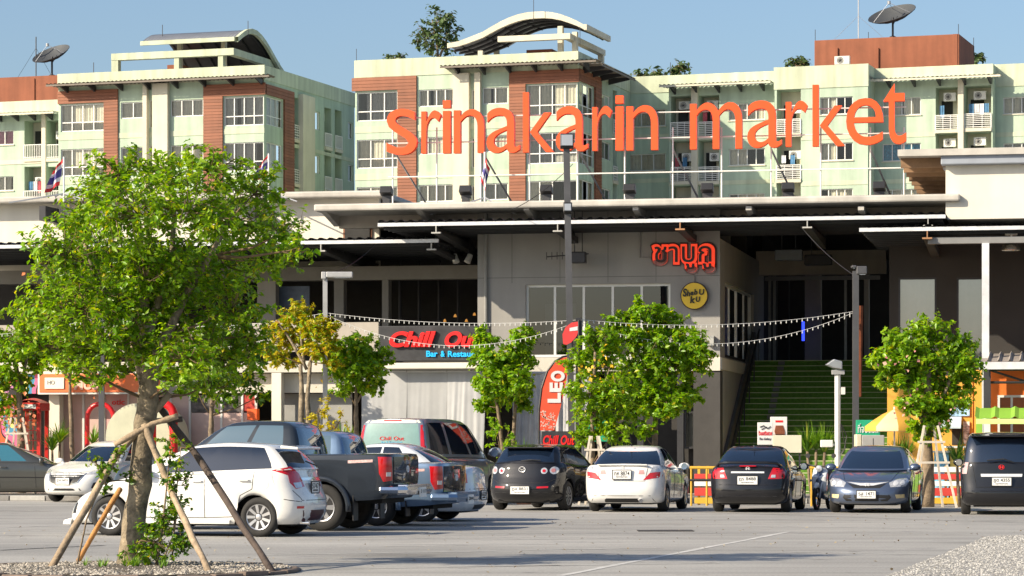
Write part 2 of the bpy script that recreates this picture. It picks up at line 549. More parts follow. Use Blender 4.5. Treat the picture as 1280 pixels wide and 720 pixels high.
FA = Frame(330, 188, 18.5)
def build_A():
    fr = FA
    root = fthing('apartment_building', 'mint green apartment block with brown siding and grey barrel roofed pavilion on top', 'building', fr, 'apartment blocks behind the market')
    pitch = 2.98
    U0, U1 = fr.u(73), 0.0
    ZT = fr.z(200, 87)
    ztop_wall = fr.z(200, 105)
    win = [(rect(fr, 76, 130, 130, 164), 4, (1, 2), None), (rect(fr, 151, 181, 127.5, 148), 2, (1,), None), (rect(fr, 213, 254, 124.5, 145.5), 3, (1,), None),
           (rect(fr, 280, 329.5, 121, 157), 4, (1, 2), None), (rect(fr, 186, 192, 125, 160), 1, (1,), None)]
    holes = repeat([w[0] for w in win], pitch, 3)
    mb = MB(); wall_holes(mb, U0, U1, 0, ztop_wall, holes, front)
    mb.build('front_wall', GREEN, root, fix=False)
    for k in range(3):
        for (r, c, rows, _) in win:
            window(root, front, r[0], r[1], r[2] - k * pitch, r[3] - k * pitch, c, rows, sill=False, fw=0.07)
    for k in range(4):
        z = fr.z(200, 168) - k * pitch
        bx('floor_band', PALE, root, U0, U1 + .03, -0.03, 0.0, z - .16, z + .18)
    boxes('pilaster', CREAM, root, [(fr.u(193), fr.u(212), -.35, 0, 0, ztop_wall), (fr.u(181), fr.u(186), -.35, 0, 0, ztop_wall)])
    zl = 4.0
    t1, t2 = fr.z(110, 113), fr.z(290, 105)
    cladding(root, front, [(fr.u(73), fr.u(148), fr.z(110, 129), t1), (fr.u(130.5), fr.u(148), zl, fr.z(110, 129)),
                           (fr.u(255), U1 + .12, fr.z(290, 120), t2), (fr.u(255), fr.u(279), zl, fr.z(290, 120))])
    # parapet and roof edge
    mb = MB(); mb.box(U0 - .05, U1 + .05, -.05, .2, ztop_wall, ZT); mb.box(U1 - .2, U1 + .05, .2, 22, ztop_wall, ZT)
    mb.build('parapet', PALE, root)
    awning(root, front, fr.u(58, -1.2), U1 + 0.9, fr.z(200, 103), 1.3, 0.05, 8, depth=-.05)
    # right flank
    S = right_of(U1)
    brn = srect(fr, U1, 332, 366, 107, 250)
    wm = brn[1]
    D = fr.wz(441.5, 120, U1)[0]
    swin = [(srect(fr, U1, 333, 353, 123, 158), 3, (1, 2)), (srect(fr, U1, 389, 400, 139, 162), 2, (1,)), (srect(fr, U1, 435, 441, 153, 174), 1, (1,))]
    sbal = [srect(fr, U1, 366.5, 373, 122, 174), srect(fr, U1, 405.5, 414, 135, 184), srect(fr, U1, 418.5, 427, 138, 187)]
    holes = repeat([w[0] for w in swin], pitch, 3) + [(*b, 1.3) for b in repeat(sbal, pitch, 3)]
    mb = MB(); wall_holes(mb, 0, D, 0, ztop_wall, holes, S)
    mb.build('side_wall', GREEN, root, fix=False)
    for k in range(3):
        for (r, c, rows) in swin: window(root, S, r[0], r[1], r[2] - k * pitch, r[3] - k * pitch, c, rows, sill=False)
        for i, b in enumerate(sbal): balcony(root, S, b[0], b[1], b[2] - k * pitch, b[3] - k * pitch, 1.3, ['mid', 'top', None][i], horiz=0 if i else 5)
    cladding(root, S, [(0.14, wm, fr.wz(345, 122, U1)[1], fr.wz(345, 109, U1)[1]), (fr.wz(354, 130, U1)[0], wm, zl, fr.wz(345, 122, U1)[1])])
    mb = MB(); mbox(mb, S, fr.wz(373, 122, U1)[0], fr.wz(388, 122, U1)[0], -.35, 0, 0, ztop_wall - .3)
    mb.build('pilaster', CREAM, root)
    for k in range(2):
        z = fr.wz(400, 190, U1)[1] - k * pitch
        mb = MB(); mbox(mb, S, brn[1], D, -.05, 0, z - .15, z + .1); mb.build('floor_band', PALE, root)
    shell(root, U0, U1, D, ZT)
    # roof pavilion: concrete portal frame and a barrel roof of grey sheet
    wb = 2.0
    zb0, zb1 = fr.z(230, 72, wb), fr.z(230, 63.5, wb)
    b0, b1 = fr.u(141, wb), fr.u(294, wb)
    mb = MB(); mb.box(b0, b1, wb - .25, wb + .25, zb0, zb1)
    mb.box(b0, b0 + .5, wb - .22, wb + .22, ZT - .8, zb0)
    for px in (222, 277): mb.box(fr.u(px, wb) - .18, fr.u(px, wb) + .18, wb - .18, wb + .18, ZT - .8, zb0)
    mb.box(b1 - .5, b1, wb + .25, wb + 7.5, zb0, zb1)
    mb.box(b1 - .4, b1 - .05, wb + 6.5, wb + 6.9, ZT - .8, zb0)
    mb.build('portal_frame', PALE, root)
    # barrel: profile in (w, z), extruded along u
    r0, r1 = fr.u(186, wb + 1), fr.u(303, wb + 1)
    prof = []
    zc = fr.z(300, 40, wb + 2.5)
    for k in range(13):
        t = k / 12
        w = wb - 0.2 + t * 9.5
        if t < .28: z = zc - .85 + .88 * math.sin(t / .28 * math.pi / 2)
        else:
            q = (t - .28) / .72
            z = zc + .03 - 2.55 * (0.5 - .5 * math.cos(q * math.pi))
        prof.append((w, z))
    nn = 84
    mb = MB(); mb.sheet([[(r0 + (r1 - r0) * i / nn, w, z + (0.05 if i % 3 == 0 else 0)) for (w, z) in prof] for i in range(nn + 1)])
    o = mb.build('barrel_roof', ROOFGREY, root, fix=False)
    mb = MB(); mb.prism([(w, z + .12) for w, z in prof] + [(w, z - .22) for w, z in prof][::-1], lambda p: (r1, p[0], p[1]), lambda p: (r1 + .22, p[0], p[1])) if False else mb.sheet([[(x, w, z + dz) for (w, z) in prof] for x, dz in ((r1, .12), (r1 + .22, .12), (r1 + .22, -.22), (r1, -.22), (r1, .12))])
    mb.box(r0, r1 - .003, wb - .32, wb - .18, prof[0][1] - .16, prof[0][1] + .12)
    mb.build('fascia', PALE, o)
    mb = MB(); mb.sheet([[(r0 + .05 + (r1 - r0 - .1) * i / 4, w, z - .06) for (w, z) in prof] for i in range(5)])
    for i in range(7):
        x = r0 + .3 + (r1 - r0 - .6) * i / 6
        mb.tube([(x, w, z - .12) for w, z in prof], .05, 4)
    mb.build('roof_underside', STEELDK, o, fix=False)
    mb = MB()
    for (px, ww) in ((225, wb + 1.2), (280, wb + 1.2), (225, wb + 5), (280, wb + 5)):
        u = fr.u(px, ww); mb.box(u - .15, u + .15, ww - .15, ww + .15, ZT - .8, zc - .5 - (1.2 if ww > wb + 3 else 0))
    mb.build('post', CREAM, root)
    bx('stair_hood', BRICKRED, root, fr.u(209, 5), fr.u(226, 5), 5, 8, ZT - .8, fr.z(215, 81, 5))
    for px, y0, y1 in ((203, 45, 31), (310, 40, 26), (117, 90, 78)):
        u = fr.u(px, 3); MB().bar((u, 3, fr.z(px, y0, 3) - .4), (u, 3, fr.z(px, y1, 3)), .025, 5).build('lightning_rod', STEELDK, root)
    return root
build_A()

FL = Frame(37, 197, 18.5)       # set-back wing at the far left
def build_L():
    fr = FL
    root = fthing('apartment_building', 'mint apartment wing with stacked balconies beneath a brick red rooftop block and mesh dish', 'building', fr, 'apartment blocks behind the market')
    pitch = 3.15
    U0, U1 = fr.u(-70), fr.u(77.5)
    ZT = fr.z(37, 126)
    zw = fr.z(37, 141)
    wn = [rect(fr, -30, -8, 163, 181), rect(fr, -6, 17, 163, 181)]
    bl = [rect(fr, 30.5, 52.5, 150.5, 198), rect(fr, 58.5, 76, 150.5, 198)]
    holes = repeat(wn, pitch, 3) + [(*b, 1.3) for b in repeat(bl, pitch, 3)]
    mb = MB(); wall_holes(mb, U0, U1, 0, zw, holes, front); mb.build('front_wall', GREEN, root, fix=False)
    for k in range(3):
        for i, r in enumerate(wn): window(root, front, r[0], r[1], r[2] - k * pitch, r[3] - k * pitch, 2, (1,), curtain=CURTAIN4 if (k == 0 and i) else 'auto')
        for i, b in enumerate(bl): balcony(root, front, b[0], b[1], b[2] - k * pitch, b[3] - k * pitch, 1.3, 'mid' if i or k else None, laundry=3 if k == 1 and i == 0 else None)
    mb = MB(); mb.box(fr.u(53), fr.u(58), -.15, 0.0, 0, zw); mb.box(U0, fr.u(53), -.04, 0, fr.z(37, 203) - .1, fr.z(37, 203) + .2)
    mb.build('pilaster', CREAM, root)
    mb = MB(); mb.box(U0, U1, -.05, .2, zw, ZT); mb.build('parapet', PALE, root)
    awning(root, front, fr.u(-40, -1.2), U1 - .05, fr.z(37, 142.5), 1.2, 0.0, 5, mt=WHITE, depth=-.05, amp=0.02)
    shell(root, U0, U1, 12, ZT)
    bx('rooftop_block', BRICKRED, root, U0, fr.u(76, 3), 3, 10, ZT - .8, fr.z(37, 95.5, 3))
    mb = MB(); mb.bar((fr.u(45, 3.2), 2.95, fr.z(45, 126, 3)), (fr.u(45, 3.2), 2.95, fr.z(45, 98, 3)), .035, 5); mb.build('drain_pipe', BRICKRED, root)
    mb = MB()
    u = fr.u(45, 5); z = fr.z(45, 95, 5)
    mb.bar((u, 5, z), (u, 5, fr.z(45, 46, 5)), .04, 5)
    for dx, dz in ((-1.4, 0), (1.2, 0)): mb.bar((u, 5, fr.z(45, 60, 5)), (u + dx, 5, z), .012, 4)
    mb.build('aerial_mast', STEELDK, root)
    return root
build_L()

# ------------------------------------------------------------------ apartment block B (middle, wave roof)
FB = Frame(722, 182, 17.5)
def build_B():
    fr = FB
    root = fthing('apartment_building', 'mint green apartment block with brown siding under a cream wave shaped rooftop canopy', 'building', fr, 'apartment blocks behind the market')
    pitch = 3.06
    U0, U1 = fr.u(444), 0.0
    ZT = fr.z(580, 70)
    zw = fr.z(580, 92)
    win = [(rect(fr, 446, 497, 115, 151), 3, (1, 2)), (rect(fr, 523.5, 567, 111.5, 133), 4, (1,)), (rect(fr, 603, 635, 109, 130), 2, (1,)),
           (rect(fr, 658.5, 721.5, 105, 144), 4, (1, 2)), (rect(fr, 589, 594, 112, 150), 1, (1,))]
    holes = repeat([w[0] for w in win], pitch, 4)
    mb = MB(); wall_holes(mb, U0, U1, 0, zw, holes, front); mb.build('front_wall', GREEN, root, fix=False)
    for k in range(4):
        for (r, c, rows) in win: window(root, front, r[0], r[1], r[2] - k * pitch, r[3] - k * pitch, c, rows, sill=False, fw=0.07)
    for k in range(4):
        z = fr.z(580, 158) - k * pitch
        bx('floor_band', PALE, root, U0, U1 + .03, -.03, 0, z - .2, z + .2)
    boxes('pilaster', CREAM, root, [(fr.u(568), fr.u(588), -.35, 0, 0, zw), (fr.u(595), fr.u(602), -.35, 0, 0, zw)])
    cladding(root, front, [(fr.u(440.5), fr.u(521), fr.z(480, 113), fr.z(480, 96.5)), (fr.u(497.5), fr.u(521), 4, fr.z(480, 113)),
                           (fr.u(637), U1 + .12, fr.z(680, 104.5), fr.z(680, 88)), (fr.u(637), fr.u(657.5), 4, fr.z(680, 104.5))])
    D = 12.5
    mb = MB(); mb.box(U0 - .05, U1 + .05, -.05, .2, zw, ZT); mb.box(U1 - .2, U1 + .05, .2, D, zw, ZT); mb.build('parapet', PALE, root)
    awning(root, front, fr.u(551, -1.2), U1 + 1.6, fr.z(650, 82.5), 1.4, 0.05, 6, depth=-.05)
    S = right_of(U1)
    awning(root, S, 0.1, fr.wz(765, 90, U1)[0], fr.z(722, 80), 1.6, 0.0, 4, depth=-.05)
    swin = [(srect(fr, U1, 724, 742, 106, 147), 3, (1, 2)), (srect(fr, U1, 752, 763, 119, 141), 2, (1,))]
    sb = [srect(fr, U1, 766, 771, 113, 168)]
    holes = repeat([w[0] for w in swin], pitch, 3) + [(*b, 1.2) for b in repeat(sb, pitch, 3)]
    mb = MB(); wall_holes(mb, 0, D, 0, zw, holes, S); mb.build('side_wall', GREEN, root, fix=False)
    for k in range(3):
        for (r, c, rows) in swin: window(root, S, r[0], r[1], r[2] - k * pitch, r[3] - k * pitch, c, rows, sill=False)
        for b in sb: balcony(root, S, b[0], b[1], b[2] - k * pitch, b[3] - k * pitch, 1.2, 'top', horiz=5)
    w1 = fr.wz(750, 120, U1)[0]
    cladding(root, S, [(.14, w1, fr.wz(735, 106, U1)[1], fr.wz(735, 91, U1)[1]), (fr.wz(742.5, 120, U1)[0], w1, 4, fr.wz(735, 106, U1)[1])])
    shell(root, U0, U1, D, ZT)
    # wave roof: profile along u, extruded into w
    wv = [(357, 150), (395, 143), (430, 130), (480, 110), (510, 92), (540, 75), (570, 61), (600, 50), (630, 43), (660, 40), (690, 39.5), (720, 42), (750, 49), (780, 60), (805, 71), (830, 85)]
    w0 = 1.2
    pts = [fr.uz(430 + x / 2.77, y / 2.77, w0) for x, y in wv]
    mb = MB()
    tk = [.30 + .14 * math.sin(math.pi * i / (len(pts) - 1)) for i in range(len(pts))]
    mb.sheet([[(u, w, z - t * k) for (u, z), t in zip(pts, tk)] for w, k in ((w0 + .25, 0), (w0, 0), (w0, 1), (w0 + .25, 1), (w0 + .25, 0))])
    o = mb.build('wave_roof_fascia', CREAM, root)
    mb = MB()
    for dz in (-.05, -.2): mb.sheet([[(u, w0 + .25 + 5.4 * j / 6, z + dz) for u, z in pts] for j in range(7)])
    mb.build('roof_sheet', ROOFGREY, o, fix=False)
    mb = MB()
    for j in range(1, 5):
        w = w0 + .25 + 1.1 * j
        mb.tube([(u, w, z - .33) for u, z in pts], .09, 5)
    for i in range(1, 16, 2): mb.bar((pts[i][0], w0 + .3, pts[i][1] - .24), (pts[i][0], w0 + 5.5, pts[i][1] - .24), .05, 4)
    bx('eave_fascia', CREAM, o, pts[-1][0] + .003, pts[-1][0] + .2, w0, w0 + 5.7, pts[-1][1] - .34, pts[-1][1] + .02)
    mb.build('purlin', STEELDK, o)
    mb = MB()
    for px, py in ((474, 160), (750, 75), (800, 95)):
        u = fr.u(430 + px / 2.77, w0 + .6); mb.box(u - .16, u + .16, w0 + .45, w0 + .8, ZT - .8, fr.z(430 + px / 2.77, py / 2.77, w0 + .6) - .3)
    for px in (620, 700):
        u = fr.u(px, 6); mb.box(u - .16, u + .16, 6, 6.3, ZT - .8, fr.z(px, 34, 6))
    mb.build('post', CREAM, root)
    zb0, zb1 = fr.z(670, 51, 0.9), fr.z(670, 44, 0.9)
    b0, b1 = fr.u(623.5, .9), fr.u(714, .9)
    mb = MB(); mb.box(b0, b1, .65, 1.1, zb0, zb1); mb.box(b1 - .45, b1, 1.1, 9.0, zb0, zb1); mb.box(b1 - .4, b1 - .05, 8.5, 8.9, ZT - .8, zb0)
    mb.build('portal_frame', CREAM, root)
    mb = MB()
    for px, y0, y1 in ((445.5, 76, 61), (667, 16, -2), (725, 48, 33)):
        u = fr.u(px, .6); MB().bar((u, .6, fr.z(px, y0, .6) - .5), (u, .6, fr.z(px, y1, .6)), .02, 5).build('lightning_rod', STEELDK, root)
    bx('stair_hood', BRICKRED, root, fr.u(658, 5), fr.u(690, 5), 5, 8, ZT - .8, fr.z(670, 62, 5))
    return root
build_B()

# ------------------------------------------------------------------ apartment block C (right)
FC = Frame(968, 188, 18.5)
def build_C():
    fr = FC
    root = fthing('apartment_building', 'long mint apartment block with recessed balconies and brick red rooftop block', 'building', fr, 'apartment blocks behind the market')
    pitch = 2.98
    # segments: (px0, px1, offset w, roof py at middle, wall-top py)
    segs = [(700, 838, 3.0, 97, 118), (836, 970, 1.2, 91.5, 106), (968, 1085, 0.0, 82, 110), (1085, 1241, 2.2, 83, 97), (1240, 1400, 3.4, 80, 108)]
    W = {0: [((786, 832, 137, 158), 3)], 1: [((911, 956, 129, 150), 4)], 2: [((1025, 1066, 121, 143), 4)], 3: [((1103, 1151, 122, 144), 4)],
         4: [((1254, 1300, 121, 142), 4)]}
    B = {1: [(838.5, 864.5, 120, 170.5), (873.5, 899, 119, 170)], 2: [(971, 1001, 112, 167)], 3: [(1169.5, 1197.5, 109, 162), (1205.5, 1239, 107, 160)]}
    prevw = None
    for i, (x0, x1, w, ypar, yw) in enumerate(segs):
        xm = min((x0 + x1) / 2, 1260)
        f = (lambda ww: (lambda a, c, z: (a, ww + c, z)))(w)
        u0, u1 = fr.u(x0, w), fr.u(x1, w)
        zt, zw = fr.z(xm, ypar, w), fr.z(xm, yw, w)
        wr = [(rect(fr, *r, w), n) for r, n in W.get(i, [])]
        br = [rect(fr, *r, w) for r in B.get(i, [])]
        holes = repeat([r for r, n in wr], pitch, 3) + [(*b, 1.3) for b in repeat(br, pitch, 3)]
        mb = MB(); wall_holes(mb, u0, u1, 0, zw, holes, f)
        if prevw is not None and w < prevw: mb.box(u0, u0 + .02, w, prevw, 0, zt)
        if i + 1 < len(segs) and segs[i + 1][2] > w: mb.box(u1 - .02, u1, w + .003, segs[i + 1][2], 0, zt - .004)
        mb.build('front_wall', GREEN, root, fix=False)
        for k in range(3):
            for r, n in wr:
                window(root, f, r[0], r[1], r[2] - k * pitch, r[3] - k * pitch, n, (1,), curtain=CURTAIN3 if (i == 3 and k == 1) else 'auto', c=0.1)
            for j, b in enumerate(br):
                balcony(root, f, b[0], b[1], b[2] - k * pitch, b[3] - k * pitch, 1.3, 'top' if (i == 1 and k == 0) or i == 3 else 'mid',
                        laundry={(3, 0, 1): 4, (1, 1, 0): 2, (2, 1, 0): 2, (1, 0, 1): 2, (3, 0, 0): 1}.get((i, k, j)), horiz=7)
        mb = MB(); mb.box(u0 - .03, u1 + .03, w - .05, w + .2, zw, zt); mb.build('parapet', PALE, root)
        for k in range(3):
            z = fr.z(xm, 172 if i < 3 else 168, w) - k * pitch
            segsu = sorted([u0, u1] + [x for b in br for x in (b[0] - .03, b[1] + .03)])
            for q in range(0, len(segsu), 2):
                if segsu[q + 1] - segsu[q] > .1: bx('floor_band', PALE, root, segsu[q], segsu[q + 1], w - .03, w, z - .14, z + .14)
        if i == 1: awning(root, f, fr.u(824, w - 1.3), u1 - .05, fr.z(xm, 107, w) , 1.4, 0.05, 5, depth=-.05, mt=WHITE)
        if i == 3: awning(root, f, u0 - 1.0, u1 + .7, fr.z(xm, 99, w), 1.4, 0.0, 6, depth=-.05, mt=WHITE)
        bx('roof', mat('flat_roof'), root, u0, u1, w + .2, 14, zt - .9, zt - .7)
        bx('interior', DARKROOM, root, u0 + .3, u1 - .3, w + 1.6, 13.8, 0, zt - 1.0)
        prevw = w
    boxes('pilaster', CREAM, root, [(fr.u(865, 1.2), fr.u(873, 1.2), .95, 1.2, 0, fr.z(868, 108, 1.2)), (fr.u(1198, 2.2), fr.u(1205, 2.2), 1.95, 2.2, 0, fr.z(1201, 100, 2.2))])
    mb = MB(); mb.box(fr.u(700, 3), fr.u(1400, 3), 14, 14.2, 0, fr.z(1100, 92, 14)); mb.build('rear_wall', GREEN, root)
    u0, u1 = fr.u(1018, 3.5), fr.u(1199, 3.5)
    zt = fr.z(1108, 46.5, 3.5)
    mb = MB(); mb.box(u0, u1, 3.5, 9.5, fr.z(1100, 82, 0) - 1, zt); mb.build('rooftop_block', BRICKRED, root, bevel=.03)
    mb = MB(); mb.box(u0 + 9.2, u0 + 9.5, 3.46, 3.5, fr.z(1100, 82, 0) - 1, zt)
    for px, y0 in ((1046, 60), (1097, 60)): mb.box(fr.u(px, 3.4) - .06, fr.u(px, 3.4) + .06, 3.38, 3.5, zt - 2.6, fr.z(px, y0, 3.5))
    mb.build('drain_pipe', BRICKRED, root)
    ac_unit(root, front, fr.u(1043, 1.0), fr.z(1053, 80.5, 1.0), 1.0, 1.0)
    mb = MB()
    for px, y0, y1, w in ((1019, 50, 37, 3.7), (1198, 44, 30, 3.7), (1217, 60, 47, 8), (1085.5, 60, 40, 3.6), (838, 92, 78, 1.4)):
        u = fr.u(px, w); MB().bar((u, w, fr.z(px, y0, w) - .5), (u, w, fr.z(px, y1, w)), .022, 5).build('lightning_rod', STEELDK, root)
    u = fr.u(1073, 6); z0, z1 = fr.z(1073, 50, 6), fr.z(1073, -14, 6)
    mb = MB(); mb.bar((u, 6, z0 - .3), (u, 6, z1), .045, 5)
    for dx in (-1.6, 1.6): mb.bar((u, 6, fr.z(1073, 20, 6)), (u + dx * 1.1, 6, z0), .01, 4)
    mb.build('aerial_mast', mat('galvanised', (.45, .46, .48), .4, .6), root)
    # the stub of wing seen to the left, lower and further back, is part of segment one
    return root
build_C()

def dish(px, py, Y, diam, tilt, aim, label, foot):
    c = P(px, py, Y)
    base = P(px, foot, Y)
    r = thing('satellite_dish', label, 'satellite dish', base)
    MESHM = mat('dish_mesh', (.07, .075, .08), .6, .3, var=.1)
    q = Vector((math.sin(aim) * math.cos(tilt), -math.cos(aim) * math.cos(tilt), math.sin(tilt))).to_track_quat('Z', 'X')
    ctr = c - base
    def M3(p): return ctr + q @ Vector(p)
    R0 = diam / 2
    mb = MB()
    n = 28
    rings = [R0 * t for t in (.08, .3, .5, .68, .85, 1.0)]
    def pz(rr): return 0.32 * R0 * ((rr / R0) ** 2) - 0.16 * R0
    mb.sheet([[M3((rr * math.cos(2 * math.pi * k / n), rr * math.sin(2 * math.pi * k / n), pz(rr))) for k in range(n + 1)] for rr in rings])
    mb.build('reflector', MESHM, r, smooth=True, fix=False)
    mb = MB()
    for k in range(14):
        t = 2 * math.pi * k / 14
        mb.tube([M3((rr * math.cos(t), rr * math.sin(t), pz(rr) - .03)) for rr in rings], .022, 4)
    for rr in rings[1:]: mb.tube([M3((rr * math.cos(2 * math.pi * k / n), rr * math.sin(2 * math.pi * k / n), pz(rr) - .02)) for k in range(n)], .02, 4, closed=True)
    mb.build('rib', STEELDK, r)
    mb = MB()
    tip = M3((0, 0, R0 * .62))
    for k in range(3):
        t = 2 * math.pi * k / 3 + .5
        mb.bar(M3((R0 * .9 * math.cos(t), R0 * .9 * math.sin(t), pz(R0 * .9))), tip, .018, 4)
    mb.lathe([(.1, -.1), (.12, .1)], tip, 8)
    mb.build('feed_horn', mat('galvanised', (.45, .46, .48), .4, .6), r)
    mb = MB(); mb.bar((0, 0, 0), ctr - Vector((0, 0, .05)), .07, 8); mb.lathe([(.22, 0), (.22, .06), (.08, .12)], (0, 0, 0), 8)
    mb.bar((.0, -.1, -.4 + ctr.z * .9), M3((R0 * .35, 0, pz(R0 * .35))), .035, 5)
    mb.build('mast', STEELDK, r)
    return r
dish(65, 70, 202, 2.75, R(58), R(-35), 'black mesh satellite dish on brick red block beside the barrel roof', 95)
dish(1116, 21, 190, 3.2, R(62), R(-40), 'black mesh satellite dish atop brick red block on long apartment block', 47)
# ------------------------------------------------------------------ ground
def ground_mat():
    m = bpy.data.materials.new('worn_asphalt'); m.use_nodes = True
    nt = m.node_tree; N = nt.nodes; L = nt.links; b = N['Principled BSDF']
    tc = N.new('ShaderNodeTexCoord')
    def noise(scale, detail=6, vec=None, rough=.6):
        n = N.new('ShaderNodeTexNoise'); n.inputs['Scale'].default_value = scale; n.inputs['Detail'].default_value = detail; n.inputs['Roughness'].default_value = rough
        L.new(vec or tc.outputs['Object'], n.inputs['Vector']); return n.outputs[0]
    def ramp(s, pts):
        r = N.new('ShaderNodeValToRGB'); e = r.color_ramp.elements
        e[0].position, e[0].color = pts[0][0], (*pts[0][1], 1); e[1].position, e[1].color = pts[-1][0], (*pts[-1][1], 1)
        for p, c in pts[1:-1]: x = e.new(p); x.color = (*c, 1)
        L.new(s, r.inputs[0]); return r.outputs[0]
    def mix(f, a, c, mode='MIX'):
        x = N.new('ShaderNodeMix'); x.data_type = 'RGBA'; x.blend_type = mode
        if isinstance(f, float): x.inputs[0].default_value = f
        else: L.new(f, x.inputs[0])
        L.new(a, x.inputs[6]); L.new(c, x.inputs[7]); return x.outputs[2]
    big = ramp(noise(.11, 5), [(.35, (.28, .271, .255)), (.65, (.375, .362, .338))])
    fine = ramp(noise(30, 3), [(.3, (.72, .72, .72)), (.7, (1.2, 1.2, 1.2))])
    c = mix(1.0, big, fine, 'MULTIPLY')
    mp = N.new('ShaderNodeMapping'); mp.inputs['Scale'].default_value = (.05, .9, 1)
    mp.inputs['Rotation'].default_value = (0, 0, R(4))
    L.new(tc.outputs['Object'], mp.inputs[0])
    st = ramp(noise(1.3, 4, mp.outputs[0]), [(.35, (.86, .86, .86)), (.65, (1.1, 1.1, 1.1))])
    c = mix(1.0, c, st, 'MULTIPLY')
    patch = ramp(noise(.5, 8, None, .7), [(.60, (1, 1, 1)), (.66, (.80, .80, .82))])
    c = mix(1.0, c, patch, 'MULTIPLY')
    stain = ramp(noise(.23, 3, None, .5), [(.30, (.70, .69, .67)), (.42, (1, 1, 1))])
    c = mix(1.0, c, stain, 'MULTIPLY')
    spots = ramp(noise(2.2, 2, None, .5), [(.27, (.62, .61, .60)), (.33, (1, 1, 1))])
    c = mix(1.0, c, spots, 'MULTIPLY')
    mp2 = N.new('ShaderNodeMapping'); mp2.inputs['Rotation'].default_value = (0, 0, R(24)); mp2.inputs['Scale'].default_value = (.04, 1.6, 1); L.new(tc.outputs['Object'], mp2.inputs[0])
    tyre = ramp(noise(1.0, 3, mp2.outputs[0]), [(.33, (.82, .82, .82)), (.42, (1, 1, 1))])
    c = mix(1.0, c, tyre, 'MULTIPLY')
    L.new(c, b.inputs['Base Color'])
    b.inputs['Roughness'].default_value = .8
    bp = N.new('ShaderNodeBump'); bp.inputs['Strength'].default_value = .35; bp.inputs['Distance'].default_value = .01
    L.new(noise(60, 3), bp.inputs['Height']); L.new(bp.outputs[0], b.inputs['Normal'])
    return m
FM = Frame(640, 82, 11)
g = MB(); g.quad((-900, -60, 0), (900, -60, 0), (900, 3000, 0), (-900, 3000, 0))
tag(g.build('ground', ground_mat()), 'grey worn asphalt of the car park', None, None, 'structure')
def gp(px, py):          # point on the ground under a pixel
    Y = CZ * FPX / (py - HOR)
    return Vector(((px - 640) * Y / FPX, Y, 0))
LINEM = mat('worn_white_line', (.50, .49, .47), .8, var=.3, scale=3)
SEAM = mat('tar_seam', (.05, .05, .05), .8, var=.3, scale=8)
PALESEAM = mat('pale_joint_filler', (.42, .42, .41), .8, var=.25, scale=4)
def strip(name, p, q, w, m, z, seed=0, wob=0.0):
    rn = random.Random(seed); p, q = Vector(p), Vector(q)
    d = (q - p); L_ = d.length; d.normalize(); s = Vector((-d.y, d.x, 0))
    n = max(2, int(L_ / 1.2)); g = []
    for k in range(n + 1):
        c = p + d * (L_ * k / n) + s * rn.uniform(-wob, wob); ww = w / 2 * rn.uniform(.75, 1.15)
        g.append([(c.x - s.x * ww, c.y - s.y * ww, z), (c.x + s.x * ww, c.y + s.y * ww, z)])
    return tag(MB().sheet(g).build(name, m, fix=False), None, None, None, 'structure')
strip('road_marking', gp(700, 720), gp(985, 665), .11, LINEM, .004, 2, .015)
for k, (x0, y0, x1, y1) in enumerate(((350, 675, 640, 672), (300, 668, 560, 667), (560, 709, 900, 704), (650, 688, 820, 685), (760, 662, 900, 663), (990, 690, 1180, 694), (330, 694, 620, 689), (420, 702, 760, 696), (380, 712, 700, 707), (480, 683, 700, 680), (600, 675, 760, 673), (730, 700, 900, 697), (880, 657, 1180, 661), (820, 648, 1100, 650), (0, 640, 60, 638), (0, 660, 70, 657))):
    strip('bay_line', gp(x0, y0), gp(x1, y1), .09, LINEM, .0042, 20 + k, .01)
for k, (y0, y1, x1) in enumerate(((672, 668, 640), (681, 678, 780), (691, 687, 900), (668, 666, 900))):
    strip('pavement_joint', gp(430 + 60 * k, y0), gp(x1, y1), .05, PALESEAM, .004, k, .02)
strip('pavement_joint', gp(640, 632.5), gp(1280, 654), .06, SEAM, .0045, 9, .02)
strip('pavement_joint', gp(590, 666), gp(1290, 668), .035, PALESEAM, .0045, 9, .02)
strip('pavement_joint', gp(0, 688), gp(130, 682), .12, SEAM, .004, 11, .04)
bx('drain_cover', mat('cast_iron', (.06, .055, .05), .7, .4, var=.3, scale=10), None, *(gp(798, 664.5).x, gp(868, 664.5).x), gp(800, 664.5).y, gp(800, 663).y, .001, .012)
tag(bpy.data.objects['drain_cover'], 'rusty iron drain cover set flush in the open asphalt', 'drain cover')
